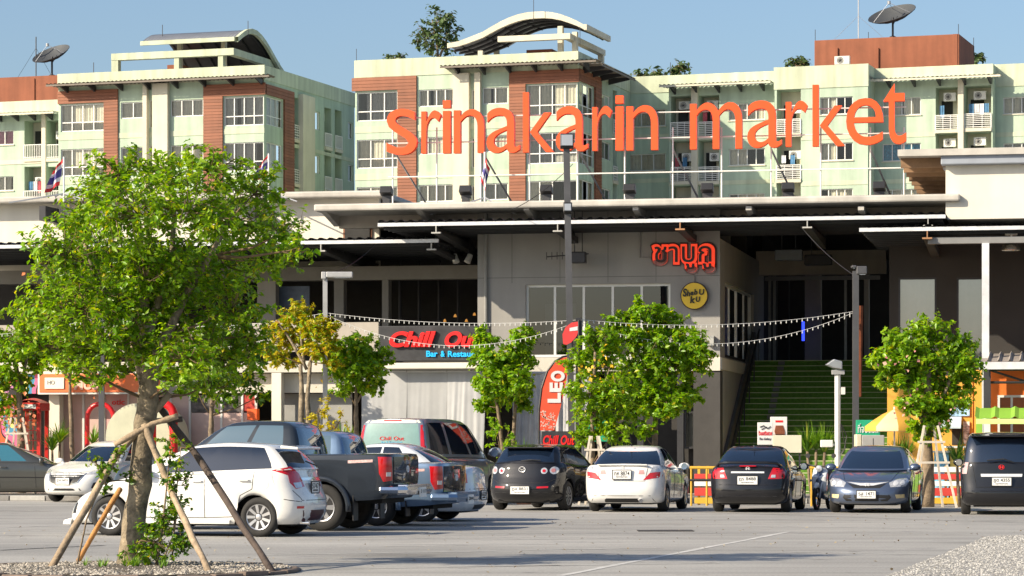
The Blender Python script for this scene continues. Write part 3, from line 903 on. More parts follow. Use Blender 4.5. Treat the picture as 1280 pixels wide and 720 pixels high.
# pale gravel corner at the right, one layer of loose stones on a bed
GRAVELBED = mat('gravel_bed', (.30, .29, .275), .9, var=.3, scale=12, bump=.6, bscale=30)
poly = [gp(1105, 722), gp(1235, 671), gp(1300, 668.5), gp(1420, 668.5), gp(1420, 722)]
g = MB(); g.add([(p.x, p.y, .006) for p in poly], [tuple(range(len(poly)))])
tag(g.build('gravel_ground', GRAVELBED), None, None, None, 'structure')
def in_poly(p, poly):
    c = False; n = len(poly)
    for i in range(n):
        a, b = poly[i], poly[i - 1]
        if (a.y > p[1]) != (b.y > p[1]) and p[0] < (b.x - a.x) * (p[1] - a.y) / (b.y - a.y) + a.x: c = not c
    return c
def stones(name, poly, n, r0, r1, m, z0=0.004, seed=1, label=None):
    rn = random.Random(seed); g = MB()
    xs = [p.x for p in poly]; ys = [p.y for p in poly]
    k = 0
    while k < n:
        p = (rn.uniform(min(xs), max(xs)), rn.uniform(min(ys), max(ys)))
        if not in_poly(p, poly): continue
        k += 1
        r = rn.uniform(r0, r1); t = rn.uniform(0, 6.3)
        vs = []
        for i in range(5):
            a = t + i * 1.2566; q = r * rn.uniform(.7, 1.2)
            vs.append((p[0] + q * math.cos(a), p[1] + q * math.sin(a), z0 + r * rn.uniform(.0, .35)))
        vs.append((p[0], p[1], z0 + r * rn.uniform(.6, .95)))
        g.add(vs, [(i, (i + 1) % 5, 5) for i in range(5)])
    return tag(g.build(name, m, fix=False), label, 'gravel', None, 'stuff')
stones('gravel', poly, 15000, .007, .02, mat('gravel_stone', (.34, .33, .31), .9, var=.15, scale=3, island=.35), .006, 3, 'pale loose gravel strewn over the corner of the car park')

# ------------------------------------------------------------------ market building
WGREY = mat('grey_render', (.30, .29, .275), .85, var=.07, scale=.8, streak=.1, bump=.12, bscale=20)
WLIGHT = mat('light_render', (.60, .565, .49), .85, var=.07, scale=.8, streak=.12, bump=.12, bscale=20)
CREAMW = mat('warm_white_render', (.72, .68, .58), .85, var=.06, scale=.6, streak=.1)
FASCIA = mat('beige_fascia', (.42, .38, .33), .8, var=.1, scale=1.0, streak=.15)
GUTTER = mat('weathered_gutter', (.50, .475, .43), .6, var=.15, scale=1.5, streak=.2)
SHEET = mat('dark_roof_sheet', (.10, .105, .115), .5, .3, var=.2, scale=1.5)
EDGE = mat('white_edge_trim', (.62, .63, .65), .45, .2, var=.15, scale=3)
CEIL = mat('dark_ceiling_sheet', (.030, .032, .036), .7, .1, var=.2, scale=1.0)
DKBROWN = mat('dark_brown_render', (.034, .031, .029), .8, var=.12, scale=1.0, streak=.12)
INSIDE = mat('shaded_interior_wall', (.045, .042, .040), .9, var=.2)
SLABGREY = mat('grey_fascia_paint', (.30, .33, .38), .6, var=.1, streak=.12)
TURF = mat('artificial_turf', (.10, .22, .025), .95, var=.3, scale=12, bump=.6, bscale=90)
NOSE = mat('pale_step_nosing', (.55, .60, .34), .9, var=.2)
SHOPGLASS = glass('shop_glass', (.30, .33, .34), 2.6)
GALV = mat('galvanised', (.45, .46, .48), .4, .6)
MK = fthing('market_building', 'two storey grey market building with dark sheet canopies and wide green stairway', 'building', FM)
u = FM.u; zf = FM.z
# walls of the restaurant box in the middle
uL, uS = u(597), u(900)                                 # left edge and stair-side corner
z2 = 4.06                                              # upper floor level
zwb = zf(750, 464)                                     # underside of the first-floor wall
zwt = zf(750, 262)
win = rect(FM, 657, 838, 355, 446)
mb = MB(); wall_holes(mb, uL, uS, zwb, zwt, [(*win, .22)], front)
mb.box(uL, uL + .02, .003, 6, zwb, zwt)
mb.build('front_wall', WGREY, MK, fix=False)
mb = MB(); mb.box(uL - .02, uS + .01, -.06, 0, zwb, zf(750, 447)); mb.build('sill_band', WLIGHT, MK)
wo = window(MK, front, *win[:2], win[2], win[3], 5, (1,), c=.1, fw=.07, curtain=None, sill=False, gm=SHOPGLASS)
mb = MB()
a = win[0] + (win[1] - win[0]) * .2
mb.box(win[0] + .4, win[0] + 1.3, .9, 1.0, win[2] + .1, win[3] - .5); mb.box(win[0] + 1.6, win[0] + 2.2, 1.2, 1.5, win[2], win[2] + 1.0)
mb.build('paper_blind', mat('grey_blind', (.34, .34, .33), .9, var=.15), wo)
for x in (640, 700, 760, 820): bx('render_joint', mat('joint_line', (.14, .135, .13), .9), MK, u(x) - .008, u(x) + .008, -.004, -.001, zwb + .8, win[2]) if False else bx('render_joint', mat('joint_line', (.16, .155, .15), .9), MK, u(x) - .009, u(x) + .009, -.004, -.001, win[3] + .05, zwt)
bx('render_joint', mat('joint_line'), MK, uL, uS, -.0045, -.0012, zf(750, 346) - .009, zf(750, 346) + .009)
MB().bar((uL + .25, -.06, zwb), (uL + .25, -.06, zwt), .05, 8).build('downpipe', mat('pipe_grey', (.24, .24, .23), .6), MK)
mb = MB(); mb.tube([(u(800), -.03, zwt), (u(800), -.03, zf(800, 322)), (u(812), -.03, zf(812, 322))], .018, 5); mb.build('conduit', mat('pipe_grey'), MK)
mb = MB(); mb.tube([(u(868), -.03, zf(868, 345)), (u(868), -.03, zf(868, 352))], .018, 5); mb.build('conduit', mat('pipe_grey'), MK)
bx('meter_box', mat('meter_box_grey', (.4, .4, .38), .6), MK, u(885), u(893), -.16, -.003, zf(889, 432), zf(889, 420))
# stair-side wall with its row of windows
SS = right_of(uS)
D1 = 11.7
sw = srect(FM, uS, 906, 942, 360, 451)
ztop = zf(750, 300)
mb = MB(); wall_holes(mb, 0.02, D1, 0, ztop, [(*sw, .2)], SS); mb.build('side_wall', WGREY, MK, fix=False)
window(MK, SS, *sw, 4, (1,), c=.08, fw=.09, curtain=None, sill=False, gm=SHOPGLASS)
mb = MB(); mbox(mb, SS, .02, D1, -.05, 0, FM.wz(920, 466, uS)[1], FM.wz(920, 452, uS)[1]); mb.build('sill_band', WLIGHT, MK)
mb = MB(); mb.box(uS - .75, uS + .003, -.01, .6, 0, zwb - .003); mb.build('corner_pier', mat('pier_recess_shade', (.055, .052, .05), .8, var=.15, streak=.1), MK)  # pier coloured dark to stand in for the shaded recess below the wall
# floor slabs and inner walls
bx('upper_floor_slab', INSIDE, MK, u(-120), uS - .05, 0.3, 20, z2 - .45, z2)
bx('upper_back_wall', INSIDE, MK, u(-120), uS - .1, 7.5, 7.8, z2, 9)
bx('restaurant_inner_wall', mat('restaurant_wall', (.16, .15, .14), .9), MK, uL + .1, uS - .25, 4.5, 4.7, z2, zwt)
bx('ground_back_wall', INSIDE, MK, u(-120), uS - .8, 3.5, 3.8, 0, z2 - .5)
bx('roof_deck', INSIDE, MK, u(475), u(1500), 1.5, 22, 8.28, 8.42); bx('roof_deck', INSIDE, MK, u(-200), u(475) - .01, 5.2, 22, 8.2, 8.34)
# upper terrace at the left: beams, columns, balustrade
zb1, zb0 = zf(470, 333, 2.5), zf(470, 350, 2.5)
bx('terrace_beam', mat('dim_beam', (.26, .24, .21), .85, var=.1), MK, u(-120), uL - .03, 2.4, 2.9, zb0, zb1)
for x0, x1 in ((322, 345), (418, 430), (-40, -10), (478, 486)):
    bx('terrace_column', mat('dim_beam') if x0 != 322 else FASCIA, MK, u(x0, 2.5), u(x1, 2.5), 2.45, 2.85, z2, zb0 - .003)
bx('balustrade', FASCIA, MK, u(-120), u(473, -.2), -.2, .0, zf(350, 440), zf(350, 404))
bx('canopy_beam', WLIGHT, MK, u(-120), u(473, -.4), -.55, -.2, zf(350, 466), zf(350, 452))
mb = MB(); mb.box(u(350, 3.2), u(388, 3.2), 3.1, 3.16, z2 + .4, zf(370, 358, 3.2)); mb.build('wall_screen', mat('blue_grey_screen', (.10, .13, .19), .4, var=.4, scale=2), MK)
for x in (500, 524, 549, 573):
    mb = MB(); mb.bar((u(x, 5), 5, z2), (u(x, 5), 5, zb1 + .6), .05, 6); mb.build('window_post', STEELDK, MK)
WARM = mat('warm_lamp_glass', (.9, .5, .15), .4, emit=(1.0, .42, .08), estr=.3)
for x, y in ((569, 396), (593, 394), (583, 402), (556, 402)):
    c = (u(x, 3.4), 3.4, zf(x, y, 3.4))
    mb = MB(); mb.lathe([(.01, .08), (.03, .06), (.05, 0), (.045, -.01)], c, 10); mb.build('pendant_lamp', WARM, MK)
# canopies: sheet + white edge + I-beam brackets
def canopy(px0, px1, pyc, w_front, w_back, rise_back, mt=SHEET, beams=(), drop=.34, name='canopy', edge=EDGE):
    xm = max(0, min(1280, (px0 + px1) / 2))
    z = zf(xm, pyc, w_front)
    a0, a1 = u(px0, w_front), u(px1, w_front)
    n = int((a1 - a0) / .07)
    tooth = (0, .05, .05, 0)
    mb = MB()
    for th in (0, -.025):
        mb.sheet([[(a0 + (a1 - a0) * k / n, w, z + th + tooth[k % 4] + (rise_back if j else 0)) for k in range(n + 1)] for j, w in enumerate((w_front, w_back))])
    o = mb.build(name, mt, MK, fix=False)
    mb = MB(); mb.box(a0, a1, w_front + .01, w_front + .06, z - .13, z - .03); mb.build('edge_trim', edge, o)
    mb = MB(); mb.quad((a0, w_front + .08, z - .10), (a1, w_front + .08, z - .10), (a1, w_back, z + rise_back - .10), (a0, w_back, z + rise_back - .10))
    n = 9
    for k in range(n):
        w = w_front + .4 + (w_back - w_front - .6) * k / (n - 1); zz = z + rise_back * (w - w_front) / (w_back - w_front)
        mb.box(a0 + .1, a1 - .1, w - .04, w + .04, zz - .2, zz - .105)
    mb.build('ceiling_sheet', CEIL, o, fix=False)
    for px, mt2 in beams:
        a = u(px, w_front)
        mb = MB()
        for (s, e, h0, h1) in ((-.015, .015, -drop + .04, -.14), (-.11, .11, -drop, -drop + .045)):
            mb.add([(a + s, w_front + .1, z + h0), (a + e, w_front + .1, z + h0), (a + e, w_back, z + rise_back + h0 - .25), (a + s, w_back, z + rise_back + h0 - .25),
                    (a + s, w_front + .1, z + h1), (a + e, w_front + .1, z + h1), (a + e, w_back, z + rise_back + h1), (a + s, w_back, z + rise_back + h1)],
                   [(0, 3, 2, 1), (4, 5, 6, 7), (0, 1, 5, 4), (1, 2, 6, 5), (2, 3, 7, 6), (3, 0, 4, 7)])
        bo = mb.build('canopy_beam', CEIL, o)  # beam run coloured dark for the canopy's shade, only its end left light
        mb = MB(); mb.box(a - .014, a + .014, w_front - .01, w_front + .12, z - drop + .03, z - .14); mb.box(a - .13, a + .13, w_front - .02, w_front + .13, z - drop - .004, z - drop + .035); mb.build('beam_end', mt2, bo)
    return o, z, a0, a1
IBEAM = mat('grey_steel_beam', (.42, .41, .38), .5, .3, var=.15)
RUSTY = mat('rusty_steel_beam', (.38, .20, .10), .7, .3, var=.3)
canopy(472, 1182, 272, -2.7, 2.0, .0, beams=((545, IBEAM), (697, IBEAM), (850, RUSTY), (1009, IBEAM), (1160, IBEAM)))
canopy(-130, 548, 302, -1.6, 4.88, .0, beams=((100, IBEAM), (250, IBEAM), (401, IBEAM), (539, IBEAM)))
canopy(1074, 1420, 281, -4.2, 2.2, .0, beams=((1159, RUSTY), (1330, IBEAM)))
# upper gutter slab with fascia and brackets
def slab(px0, px1, pyt, pyb, w0, w1, m, name='gutter_slab'):
    xm = max(0, min(1280, (px0 + px1) / 2))
    mb = MB(); mb.box(u(px0, w0), u(px1, w0), w0, w1, zf(xm, pyb, w0), zf(xm, pyt, w0))
    return mb.build(name, m, MK, bevel=.05)
slab(392, 1200, 248.5, 257.5, -1.6, 6, GUTTER)
slab(-150, 477, 243, 251, 4.3, 9, GUTTER)
bx('fascia_wall', FASCIA, MK, u(421), u(1186), .25, .5, zwt - .4, zf(800, 257, 0))
bx('upper_wall', CREAMW, MK, u(-150, 5), u(475, 5), 4.9, 5.1, 6.5, zf(160, 252, 5))
r = rect(FM, 432, 463, 281, 296, 4.9)
bx('small_window', mat('brown_window_frame', (.22, .09, .04), .6), MK, r[0] - .06, r[1] + .06, 4.84, 4.897, r[2] - .1, r[3] + .06)
bx('small_window_pane', DARKROOM, MK, r[0], r[1], 4.8, 4.836, r[2] - .1, r[3])
for px in (405, 525, 660, 796, 937, 1077):
    a, z = u(px, -1.2), zf(px, 260, -1.2)
    mb = MB(); mb.add([(a - .08, -1.45, z - .08), (a + .08, -1.45, z - .08), (a + .08, .25, z - .42), (a - .08, .25, z - .42),
                       (a - .08, -1.45, z + .03), (a + .08, -1.45, z + .03), (a + .08, .25, z + .03), (a - .08, .25, z + .03)],
                      [(0, 3, 2, 1), (4, 5, 6, 7), (0, 1, 5, 4), (1, 2, 6, 5), (2, 3, 7, 6), (3, 0, 4, 7)])
    mb.build('gutter_bracket', GUTTER, MK)
for px, w, py in ((320, 4.2, 259), (60, 4.2, 259)):
    a, z = u(px, w), zf(px, py, w)
    mb = MB(); mb.box(a - .1, a + .1, 3.7, 4.9, z - .45, z); mb.build('gutter_bracket', STEELDK, MK)
# stair hall: lintel, ceiling, back wall, columns, the stairs themselves
uR = u(1108)
bx('stair_lintel', FASCIA, MK, uS - .1, u(1108, 10.5), 10.3, 10.7, zf(1030, 343, 10.3), zf(1030, 313, 10.3))
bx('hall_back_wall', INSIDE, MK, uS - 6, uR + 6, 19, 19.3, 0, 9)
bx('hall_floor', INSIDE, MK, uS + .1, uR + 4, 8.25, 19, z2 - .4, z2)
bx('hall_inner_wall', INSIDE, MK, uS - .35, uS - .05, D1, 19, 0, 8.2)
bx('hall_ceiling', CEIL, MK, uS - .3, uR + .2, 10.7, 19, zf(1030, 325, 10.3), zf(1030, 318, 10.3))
for x0, x1, w in ((972, 986, 15), (1006, 1026, 13.5), (1080, 1086, 13)):
    bx('hall_column', FASCIA if w < 15 else DKBROWN, MK, u(x0, w), u(x1, w), w, w + .4, z2, 7.6)
mb = MB()
for x in (962, 968, 1057, 1070): mb.box(u(x, 12.5) - .04, u(x, 12.5) + .04, 12.46, 12.54, z2, 7.4)
mb.box(u(948, 12.5), u(1100, 12.5), 12.45, 12.55, zf(1030, 350, 12.5) , zf(1030, 345, 12.5)); mb.build('door_frame', mat('dull_aluminium', (.2, .2, .2), .4, .6), MK)
NEON = mat('blue_neon', (.02, .05, .6), .4, emit=(.03, .06, 1.0), estr=1.6)
a = u(1004, 12.3)
mb = MB(); mb.bar((a, 12.3, zf(1004, 426, 12.3)), (a, 12.3, zf(1004, 402, 12.3)), .045, 8); mb.build('neon_tube', NEON, MK)
NST = 24
uA, uB = uS + .1, uR - .05
for k in range(NST):
    zt = z2 * (k + 1) / NST; zb = max(0.0, zt - .34)
    wk = .3 + .33 * k
    st = bx('stair_step', TURF, MK, uA, uB, wk, wk + .37, zb, zt)
    bx('nosing', NOSE, st, uA, uB, wk - .012, wk + .03, zt - .014, zt + .006)
    lb = u(984, 8)
    bx('step_light', mat('dim_step_light', (.16, .17, .14), .8), st, uA + .75, uA + .95, wk - .06, wk - .014, zt - .13, zt - .02)
# sloping cheek wall along the stairs
mb = MB()
mb.prism([(.02, 0), (8.6, 0), (8.6, z2 + .9), (8.2, z2 + .9), (.02, .9)], lambda p: (uS + .003, p[0], p[1]), lambda p: (uS + .09, p[0], p[1]))
mb.build('stair_cheek', mat('dark_cheek_paint', (.12, .115, .11), .8, var=.15, streak=.1), MK)
mb = MB()
for o_ in (0.0,):
    mb.tube([(uS + .22, .1, .98), (uS + .22, 8.3, z2 + .98)], .03, 6)
    for k in range(7):
        w = .15 + 8.0 * k / 6; mb.bar((uS + .22, w, (w - .1) * z2 / 8.2), (uS + .22, w, .98 + (w - .1) * z2 / 8.2), .02, 5)
mb.build('handrail', STEELDK, MK)
# right wing: dark brown wall with two tall panes
wr = .6
p1, p2 = rect(FM, 1123, 1170.5, 347, 470, wr), rect(FM, 1196, 1231, 347, 470, wr)
p3 = rect(FM, 1330, 1370, 347, 470, wr)
zr0, zr1 = 0.0, zf(1200, 270, wr)
f = lambda a, c, z: (a, wr + c, z)
mb = MB(); wall_holes(mb, uR + .05, u(1420), 0, zr1, [p1, p2, p3], f, rev=.1); mb.box(uR + .04, uR + .06, wr + .003, 11, 0, zr1)
mb.build('wing_wall', DKBROWN, MK, fix=False)
MIRROR = mat('grey_mirror_glass', (.10, .10, .105), .04, 0.0, var=.0, spec=1.0, coat=1.0)
PANEL = glass('dusty_tall_glass', (.80, .80, .80), 8.0, rough=.05)
for r in (p1, p2, p3):
    wdo = MB(); mbox(wdo, f, r[0], r[0] + .05, .0, .08, r[2], r[3]); mbox(wdo, f, r[1] - .05, r[1], .0, .08, r[2], r[3]); mbox(wdo, f, r[0] + .05, r[1] - .05, 0, .08, r[3] - .05, r[3])
    wdo = wdo.build('tall_window', STEELDK, MK)
    q = MB(); q.quad(f(r[0] + .05, .05, r[2]), f(r[1] - .05, .05, r[2]), f(r[1] - .05, .05, r[3] - .05), f(r[0] + .05, .05, r[3] - .05)); q.build('pane', PANEL, wdo)
    q = MB(); q.box(r[0], r[1], wr + .5, wr + .55, r[2], r[3]); q.build('reflection_backing', mat('pane_reflection_grey', (.50, .50, .49), .8, var=.1, streak=.2), wdo)  # added pale panel: its grey stands in for the reflection in the pane
# white box above the right wing with its deep roof
wB = -1.4
zb_, zt_ = 7.6, zf(1240, 206, wB)
bx('parapet_box', CREAMW, MK, u(1182, wB), u(1420, wB), wB, 9, zb_, zt_)
mb = MB(); mb.box(u(1176, wB - .3), u(1420, wB - .3), wB - .3, 10, zt_, zf(1240, 192, wB - .3)); mb.build('roof_fascia', SLABGREY, MK, bevel=.03)
zo = zf(1200, 190, wB - .4)
mb = MB(); mb.box(u(1122, wB - .4), u(1420, wB - .4), wB - .4, 11.6, zo - .08, zo + .1); o = mb.build('overhanging_roof', GUTTER, MK)
for k in range(9):
    w = wB + .2 + 1.35 * k
    bx('roof_purlin', mat('rusty_purlin', (.22, .13, .07), .8, var=.3), o, u(1122, wB - .4) + .05, u(1182, wB) - .01, w, w + .12, zo - .34, zo - .083)
# post and beam at the right
mb = MB(); mb.box(u(1227.5, -4), u(1236.5, -4), -4.1, -3.9, 0, zf(1232, 304, -4)); mb.build('canopy_post', EDGE, MK)
bx('canopy_tie_beam', mat('grey_paint_steel', (.20, .20, .20), .6), MK, u(1160, -3.9), u(1420, -3.9), -4.0, -3.75, zf(1230, 304, -4) + .003, zf(1230, 296, -4))
# dome lamp
c = (u(1264, -3.5), -3.5)
LMP = fthing('pendant_dome_lamp', 'polished metal dome lamp hanging under the canopy by the white post', 'lamp', FM)
mb = MB(); mb.lathe([(.05, .0), (.12, -.03), (.24, -.16), (.27, -.27), (.26, -.275), (.22, -.16), (.0, -.05)], (c[0], c[1], zf(1264, 300, -3.5)), 20); mb.build('dome_shade', mat('polished_dome', (.55, .5, .42), .22, .9, var=.1), LMP, smooth=True)
mb = MB(); mb.bar((c[0], c[1], zf(1264, 301, -3.5)), (c[0], c[1], zf(1264, 290, -3.5)), .03, 8); mb.lathe([(.16, .0), (.16, .08), (.1, .1)], (c[0], c[1], zf(1264, 294, -3.5)), 14); mb.build('ceiling_rose', WHITE, LMP)
# hanging fixtures and spotlights
def small(name, label, cat, build, grp=None):
    t = fthing(name, label, cat, FM, grp); build(t); return t
for i, (x, y, lab) in enumerate(((569, 323, 'white tube spotlight under the sheet canopy, farther from the grey wall'), (586, 323, 'white tube spotlight under the sheet canopy, right beside the grey wall'))):
    def b(t):
        c = Vector((u(x, 1.2), 1.2, zf(x, y, 1.2))); s = -1 if i == 0 else 1
        d = Vector((s * -.35, -.35, -1)).normalized()
        mb = MB(); mb.bar(c + d * -.12, c + d * .13, .08, 10, .1); mb.build('lamp_tube', WHITE, t)
        mb = MB(); mb.bar(c, c + Vector((0, .05, .5)), .02, 5); mb.build('bracket', STEELDK, t)
    small('spotlight', lab, 'spotlight', b, 'spotlights under the left canopy')
for i, (x, y, lab) in enumerate(((986, 319, 'dark box floodlight hanging before the stair lintel, nearer the grey wall'), (1023, 325, 'dark box floodlight hanging on two rods above the stairway'), (723, 322, 'small black speaker hanging on a rod in front of the grey wall'))):
    def b(t):
        w = 7.5 if i < 2 else -.6
        c = (u(x, w), w, zf(x, y, w)); s = .42 if i < 2 else .22
        mb = MB(); mb.box(c[0] - s, c[0] + s, c[1] - .15, c[1] + .15, c[2] - .16, c[2] + .16); mb.build('housing', STEELDK if i else SLABGREY, t, bevel=.03)
        mb = MB()
        for q in (-.25, .25): mb.bar((c[0] + q * s * 2, c[1], c[2] + .15), (c[0] + q * s * 2, c[1], c[2] + (.75 if i < 2 else 1.3)), .015, 5)
        mb.build('rod', STEELDK, t)
        if i == 2:
            mb = MB(); mb.bar((c[0] - .9, c[1] - .05, c[2] + .03), (c[0] + .3, c[1] - .05, c[2] + .1), .018, 5)
            for k in range(7): mb.bar((c[0] - .9 + .15 * k, c[1] - .05, c[2] - .05), (c[0] - .9 + .15 * k, c[1] - .05, c[2] + .16), .01, 4)
            mb.build('aerial', STEELDK, t)
    small(['hanging_floodlight', 'hanging_floodlight', 'hanging_speaker'][i], lab, ['floodlight', 'floodlight', 'speaker'][i], b)

# ------------------------------------------------------------------ rooftop lettering
SGN = fthing('rooftop_sign', 'large orange rooftop letters on a white tube frame above the market', 'sign', FM)
ORANGE = mat('orange_letter_paint', (.80, .085, .012), .45, var=.05, scale=2)
ORSIDE = ORANGE
WS = .6
LET = [('s', 484, 522, 136.5, 194), ('r', 527.5, 552, 138.5, 192), ('i', 554.5, 564, 126, 192), ('n', 568, 606, 137, 191.5), ('a', 609, 650.5, 135, 191.5), ('k', 654.5, 693, 115.5, 190.5),
       ('a', 695.5, 735.5, 133, 189.5), ('r', 741, 765.5, 133, 188.5), ('i', 770, 780, 120, 188.5), ('n', 783.5, 823, 132, 188), ('m', 863, 928, 128.5, 186.5), ('a', 934.5, 977.5, 126, 185),
       ('r', 982.5, 1010, 126.5, 183.5), ('k', 1016, 1056.5, 106, 183), ('e', 1058, 1104.5, 123, 181.5), ('t', 1104.5, 1133, 104.5, 180.5)]
for ch, x0, x1, y0, y1 in LET:
    if ch == 'i':       # square dot over a straight stem
        zb_, zt_ = zf(x0, y1, WS), zf(x0, y0, WS); h_ = zt_ - zb_; a_, b_ = u(x0, WS), u(x1, WS)
        mb = MB(); mb.box(a_, b_, WS - .11, WS + .11, zb_, zb_ + h_ * .80); mb.box(a_, b_, WS - .11, WS + .11, zt_ - h_ * .145, zt_); mb.build('letter', ORANGE, SGN)
        continue
    text('letter', ch, ORANGE, SGN, u(x0, WS), u(x1, WS), zf((x0 + x1) / 2, y1, WS), zf((x0 + x1) / 2, y0, WS), WS, depth=.22, offset=-.004)
mb = MB()
zr = 8.45
for x in (491, 546, 601, 662, 722, 781, 841, 902, 964, 1026, 1088, 1130):
    a = u(x, WS + .25); MB().bar((a, WS + .25, zr), (a, WS + .25, zf(x, 158, WS)), .024, 6).build('frame_post', WHITE, SGN)
mb = MB()
for y in (215, 172, 140): MB().bar((u(485, WS + .2), WS + .2, zf(800, y, WS)), (u(1133, WS + .2), WS + .2, zf(800, y, WS)), .02, 6).build('frame_rail', WHITE, SGN)
mb = MB()
for x in (491, 601, 722, 841, 964, 1088): MB().bar((u(x, WS + .3), WS + .3, zf(x, 185, WS)), (u(x, WS + .3) + .5, WS + 3.2, zr), .03, 5).build('rear_strut', GALV, SGN)
# floodlights on the gutter
for i, x in enumerate((483, 582, 683, 787, 884, 985, 1099)):
    lab = ['below the letter s', 'below the letter a beside the flag', 'below the letters k and a', 'below the gap after the first letter n', 'below the letter m', 'below the letter r of the second word', 'below the letters e and t'][i]
    t = fthing('rooftop_floodlight', 'black rooftop floodlight ' + lab, 'floodlight', FM, 'floodlights lighting the roof letters')
    w = -1.2; c = Vector((u(x, w), w, zf(x, 240 - (x - 483) * .009, w)))
    mb = MB(); mb.prism([(-.16, -.02), (.10, -.12), (.16, .05), (-.05, .17)], lambda p: (c.x - .17, c.y + p[0], c.z + p[1]), lambda p: (c.x + .17, c.y + p[0], c.z + p[1])); mb.build('housing', BLACKISH, t, bevel=.015)
    mb = MB(); mb.box(c.x - .14, c.x + .14, c.y + .04, c.y + .08, c.z - .20, c.z - .1); mb.box(c.x - .1, c.x + .1, c.y - .05, c.y + .1, c.z - .32, c.z - .2); mb.build('mount', STEELDK, t)

# ------------------------------------------------------------------ signs on the building
TS = fthing('thai_sign', 'red outlined Thai lettering mounted high on the grey wall', 'sign', FM)
REDS = mat('sign_red', (.75, .035, .012), .4, var=.05, emit=(1.0, .06, .015), estr=.45)
DKS = mat('sign_dark_brown', (.035, .012, .01), .5, var=.1)
r = rect(FM, 815, 894, 305, 341)
text('letter_backing', 'ชาบูกู', DKS, TS, r[0] - .05, r[1] + .05, r[2] - .05, r[3] + .05, -.03, .05, offset=.085, space=1.0)
text('letter_rim', 'ชาบูกู', REDS, TS, r[0], r[1], r[2], r[3], -.08, .06, offset=.062)
text('letter_face', 'ชาบูกู', DKS, TS, r[0] + .09, r[1] - .09, r[2] + .09, r[3] - .07, -.125, .04, offset=.005)
YS = fthing('round_sign', 'round yellow disc sign with black hand-drawn letters on the grey wall', 'sign', FM)
cy = (u(868.5), zf(868.5, 370)); ry = 17 / 43.5
mb = MB(); mb.lathe([(ry, -.12), (ry, -.002)], (cy[0], 0, cy[1]), 36, 'y'); mb.build('rim', DKS, YS)
mb = MB(); mb.lathe([(ry * .93, -.135), (ry * .93, -.11)], (cy[0], 0, cy[1]), 36, 'y'); mb.build('disc', mat('sign_yellow', (.78, .52, .03), .45, var=.05), YS)
INK = mat('sign_ink', (.02, .015, .01), .5, var=.1)
k = ry / 17.0
for ch, x0, y0, x1, y1 in (('S', -14, 9, -9, -1), ('h', -9, 6.5, -5, -.5), ('a', -4.5, 5, -.5, .5), ('b', 0, 8, 4, 1), ('U', 6, 8, 12.5, 1), ('k', -5, -.5, 1, -9), ('U', 2, -1, 7.5, -7.5)):
    text('letter', ch, INK, YS, cy[0] + x0 * k, cy[0] + x1 * k, cy[1] + y1 * k, cy[1] + y0 * k, -.15, .03, offset=.03, shear=.1)

CO = fthing('restaurant_sign', 'black board sign with red script Chill Out and blue Bar & Restaurant', 'sign', FM)
WC = -1.9
BOARD = mat('black_sign_board', (.035, .035, .038), .45, var=.5, scale=2)
r = rect(FM, 473, 612, 407, 451, WC)
bx('board', BOARD, CO, r[0], r[1], WC, WC + .25, r[2], r[3], .02)
SRED = mat('glossy_red_letter', (.75, .02, .02), .3, var=.05)
def script(parent, s, x0, x1, y0, y1, w, m, fr=FM, d=.09, sh=.28, off=.03):
    xm = (x0 + x1) / 2
    return text('lettering', s, m, parent, fr.u(x0, w), fr.u(x1, w), fr.z(xm, y1, w), fr.z(xm, y0, w), w, d, offset=off, shear=sh)
script(CO, 'Chill', 487, 545, 414, 434, WC - .05, SRED, off=.045)
script(CO, 'Out', 556, 601, 414, 434, WC - .05, SRED, off=.045)
SBLUE = mat('sign_blue_letter', (.02, .42, .75), .35, emit=(.02, .35, .8), estr=.35)
for s, x0, x1 in (('Bar', 533, 547), ('&', 551, 556), ('Restaurant', 560, 607)):
    script(CO, s, x0, x1, 438.5, 446, WC - .02, SBLUE, sh=0, off=.02, d=.05)
bx('light_box', CREAMW, CO, r[0] + .2, r[1] - .1, WC - .15, WC + .3, zf(540, 461, WC), zf(540, 453.5, WC), .02)
# white vinyl sheets hung below the sign
VINYL = mat('grey_white_vinyl', (.38, .385, .39), .42, var=.10, scale=1.2, streak=.14)
VINYL2 = mat('silver_plastic_drape', (.36, .36, .37), .45, var=.2, scale=2, streak=.2)
def drape(label, x0, x1, y0, w, fold, m, slant=0.0, seed=0):
    rn = random.Random(seed)
    a0, a1 = u(x0, w), u(x1, w); zt = zf((x0 + x1) / 2, y0, w)
    n = 40
    ph = rn.uniform(0, 6)
    gg = []
    for j in range(10):
        t = j / 9; row = []
        for i in range(n + 1):
            s = i / n
            c = fold * (math.sin(s * 19 + ph) * .6 + math.sin(s * 41 + ph * 2) * .4) * (.25 + .75 * t) - slant * t
            row.append((a0 + (a1 - a0) * s + .03 * math.sin(t * 3 + s * 7), w + c, zt * (1 - t) + .05 * t))
        gg.append(row)
    mb = MB(); mb.sheet(gg)
    t = fthing('vinyl_sheet', label, 'vinyl sheet', FM, 'vinyl sheets closing the bar front')
    mb.build('sheet', m, t, smooth='all', fix=False)
    mb = MB(); mb.bar((a0, w, zt), (a1, w, zt), .04, 6); mb.build('top_rail', GALV, t)
drape('pale vinyl sheet under the black board sign beside the round green tree', 452, 508, 464, -1.6, .007, VINYL, .3, 1)
drape('pale vinyl sheet hung under the middle of the black board sign', 509, 558, 464, -1.6, .007, VINYL, .3, 2)
drape('pale vinyl sheet bulging under the right end of the black board sign', 559, 606, 464, -1.6, .02, VINYL, .45, 3)
drape('folded silver plastic drape behind the red feather banner', 640, 690, 466, -.5, .12, VINYL2, .2, 4)
drape('folded silver plastic drape between banner and flowering tree', 694, 742, 466, -.5, .12, VINYL2, .2, 5)
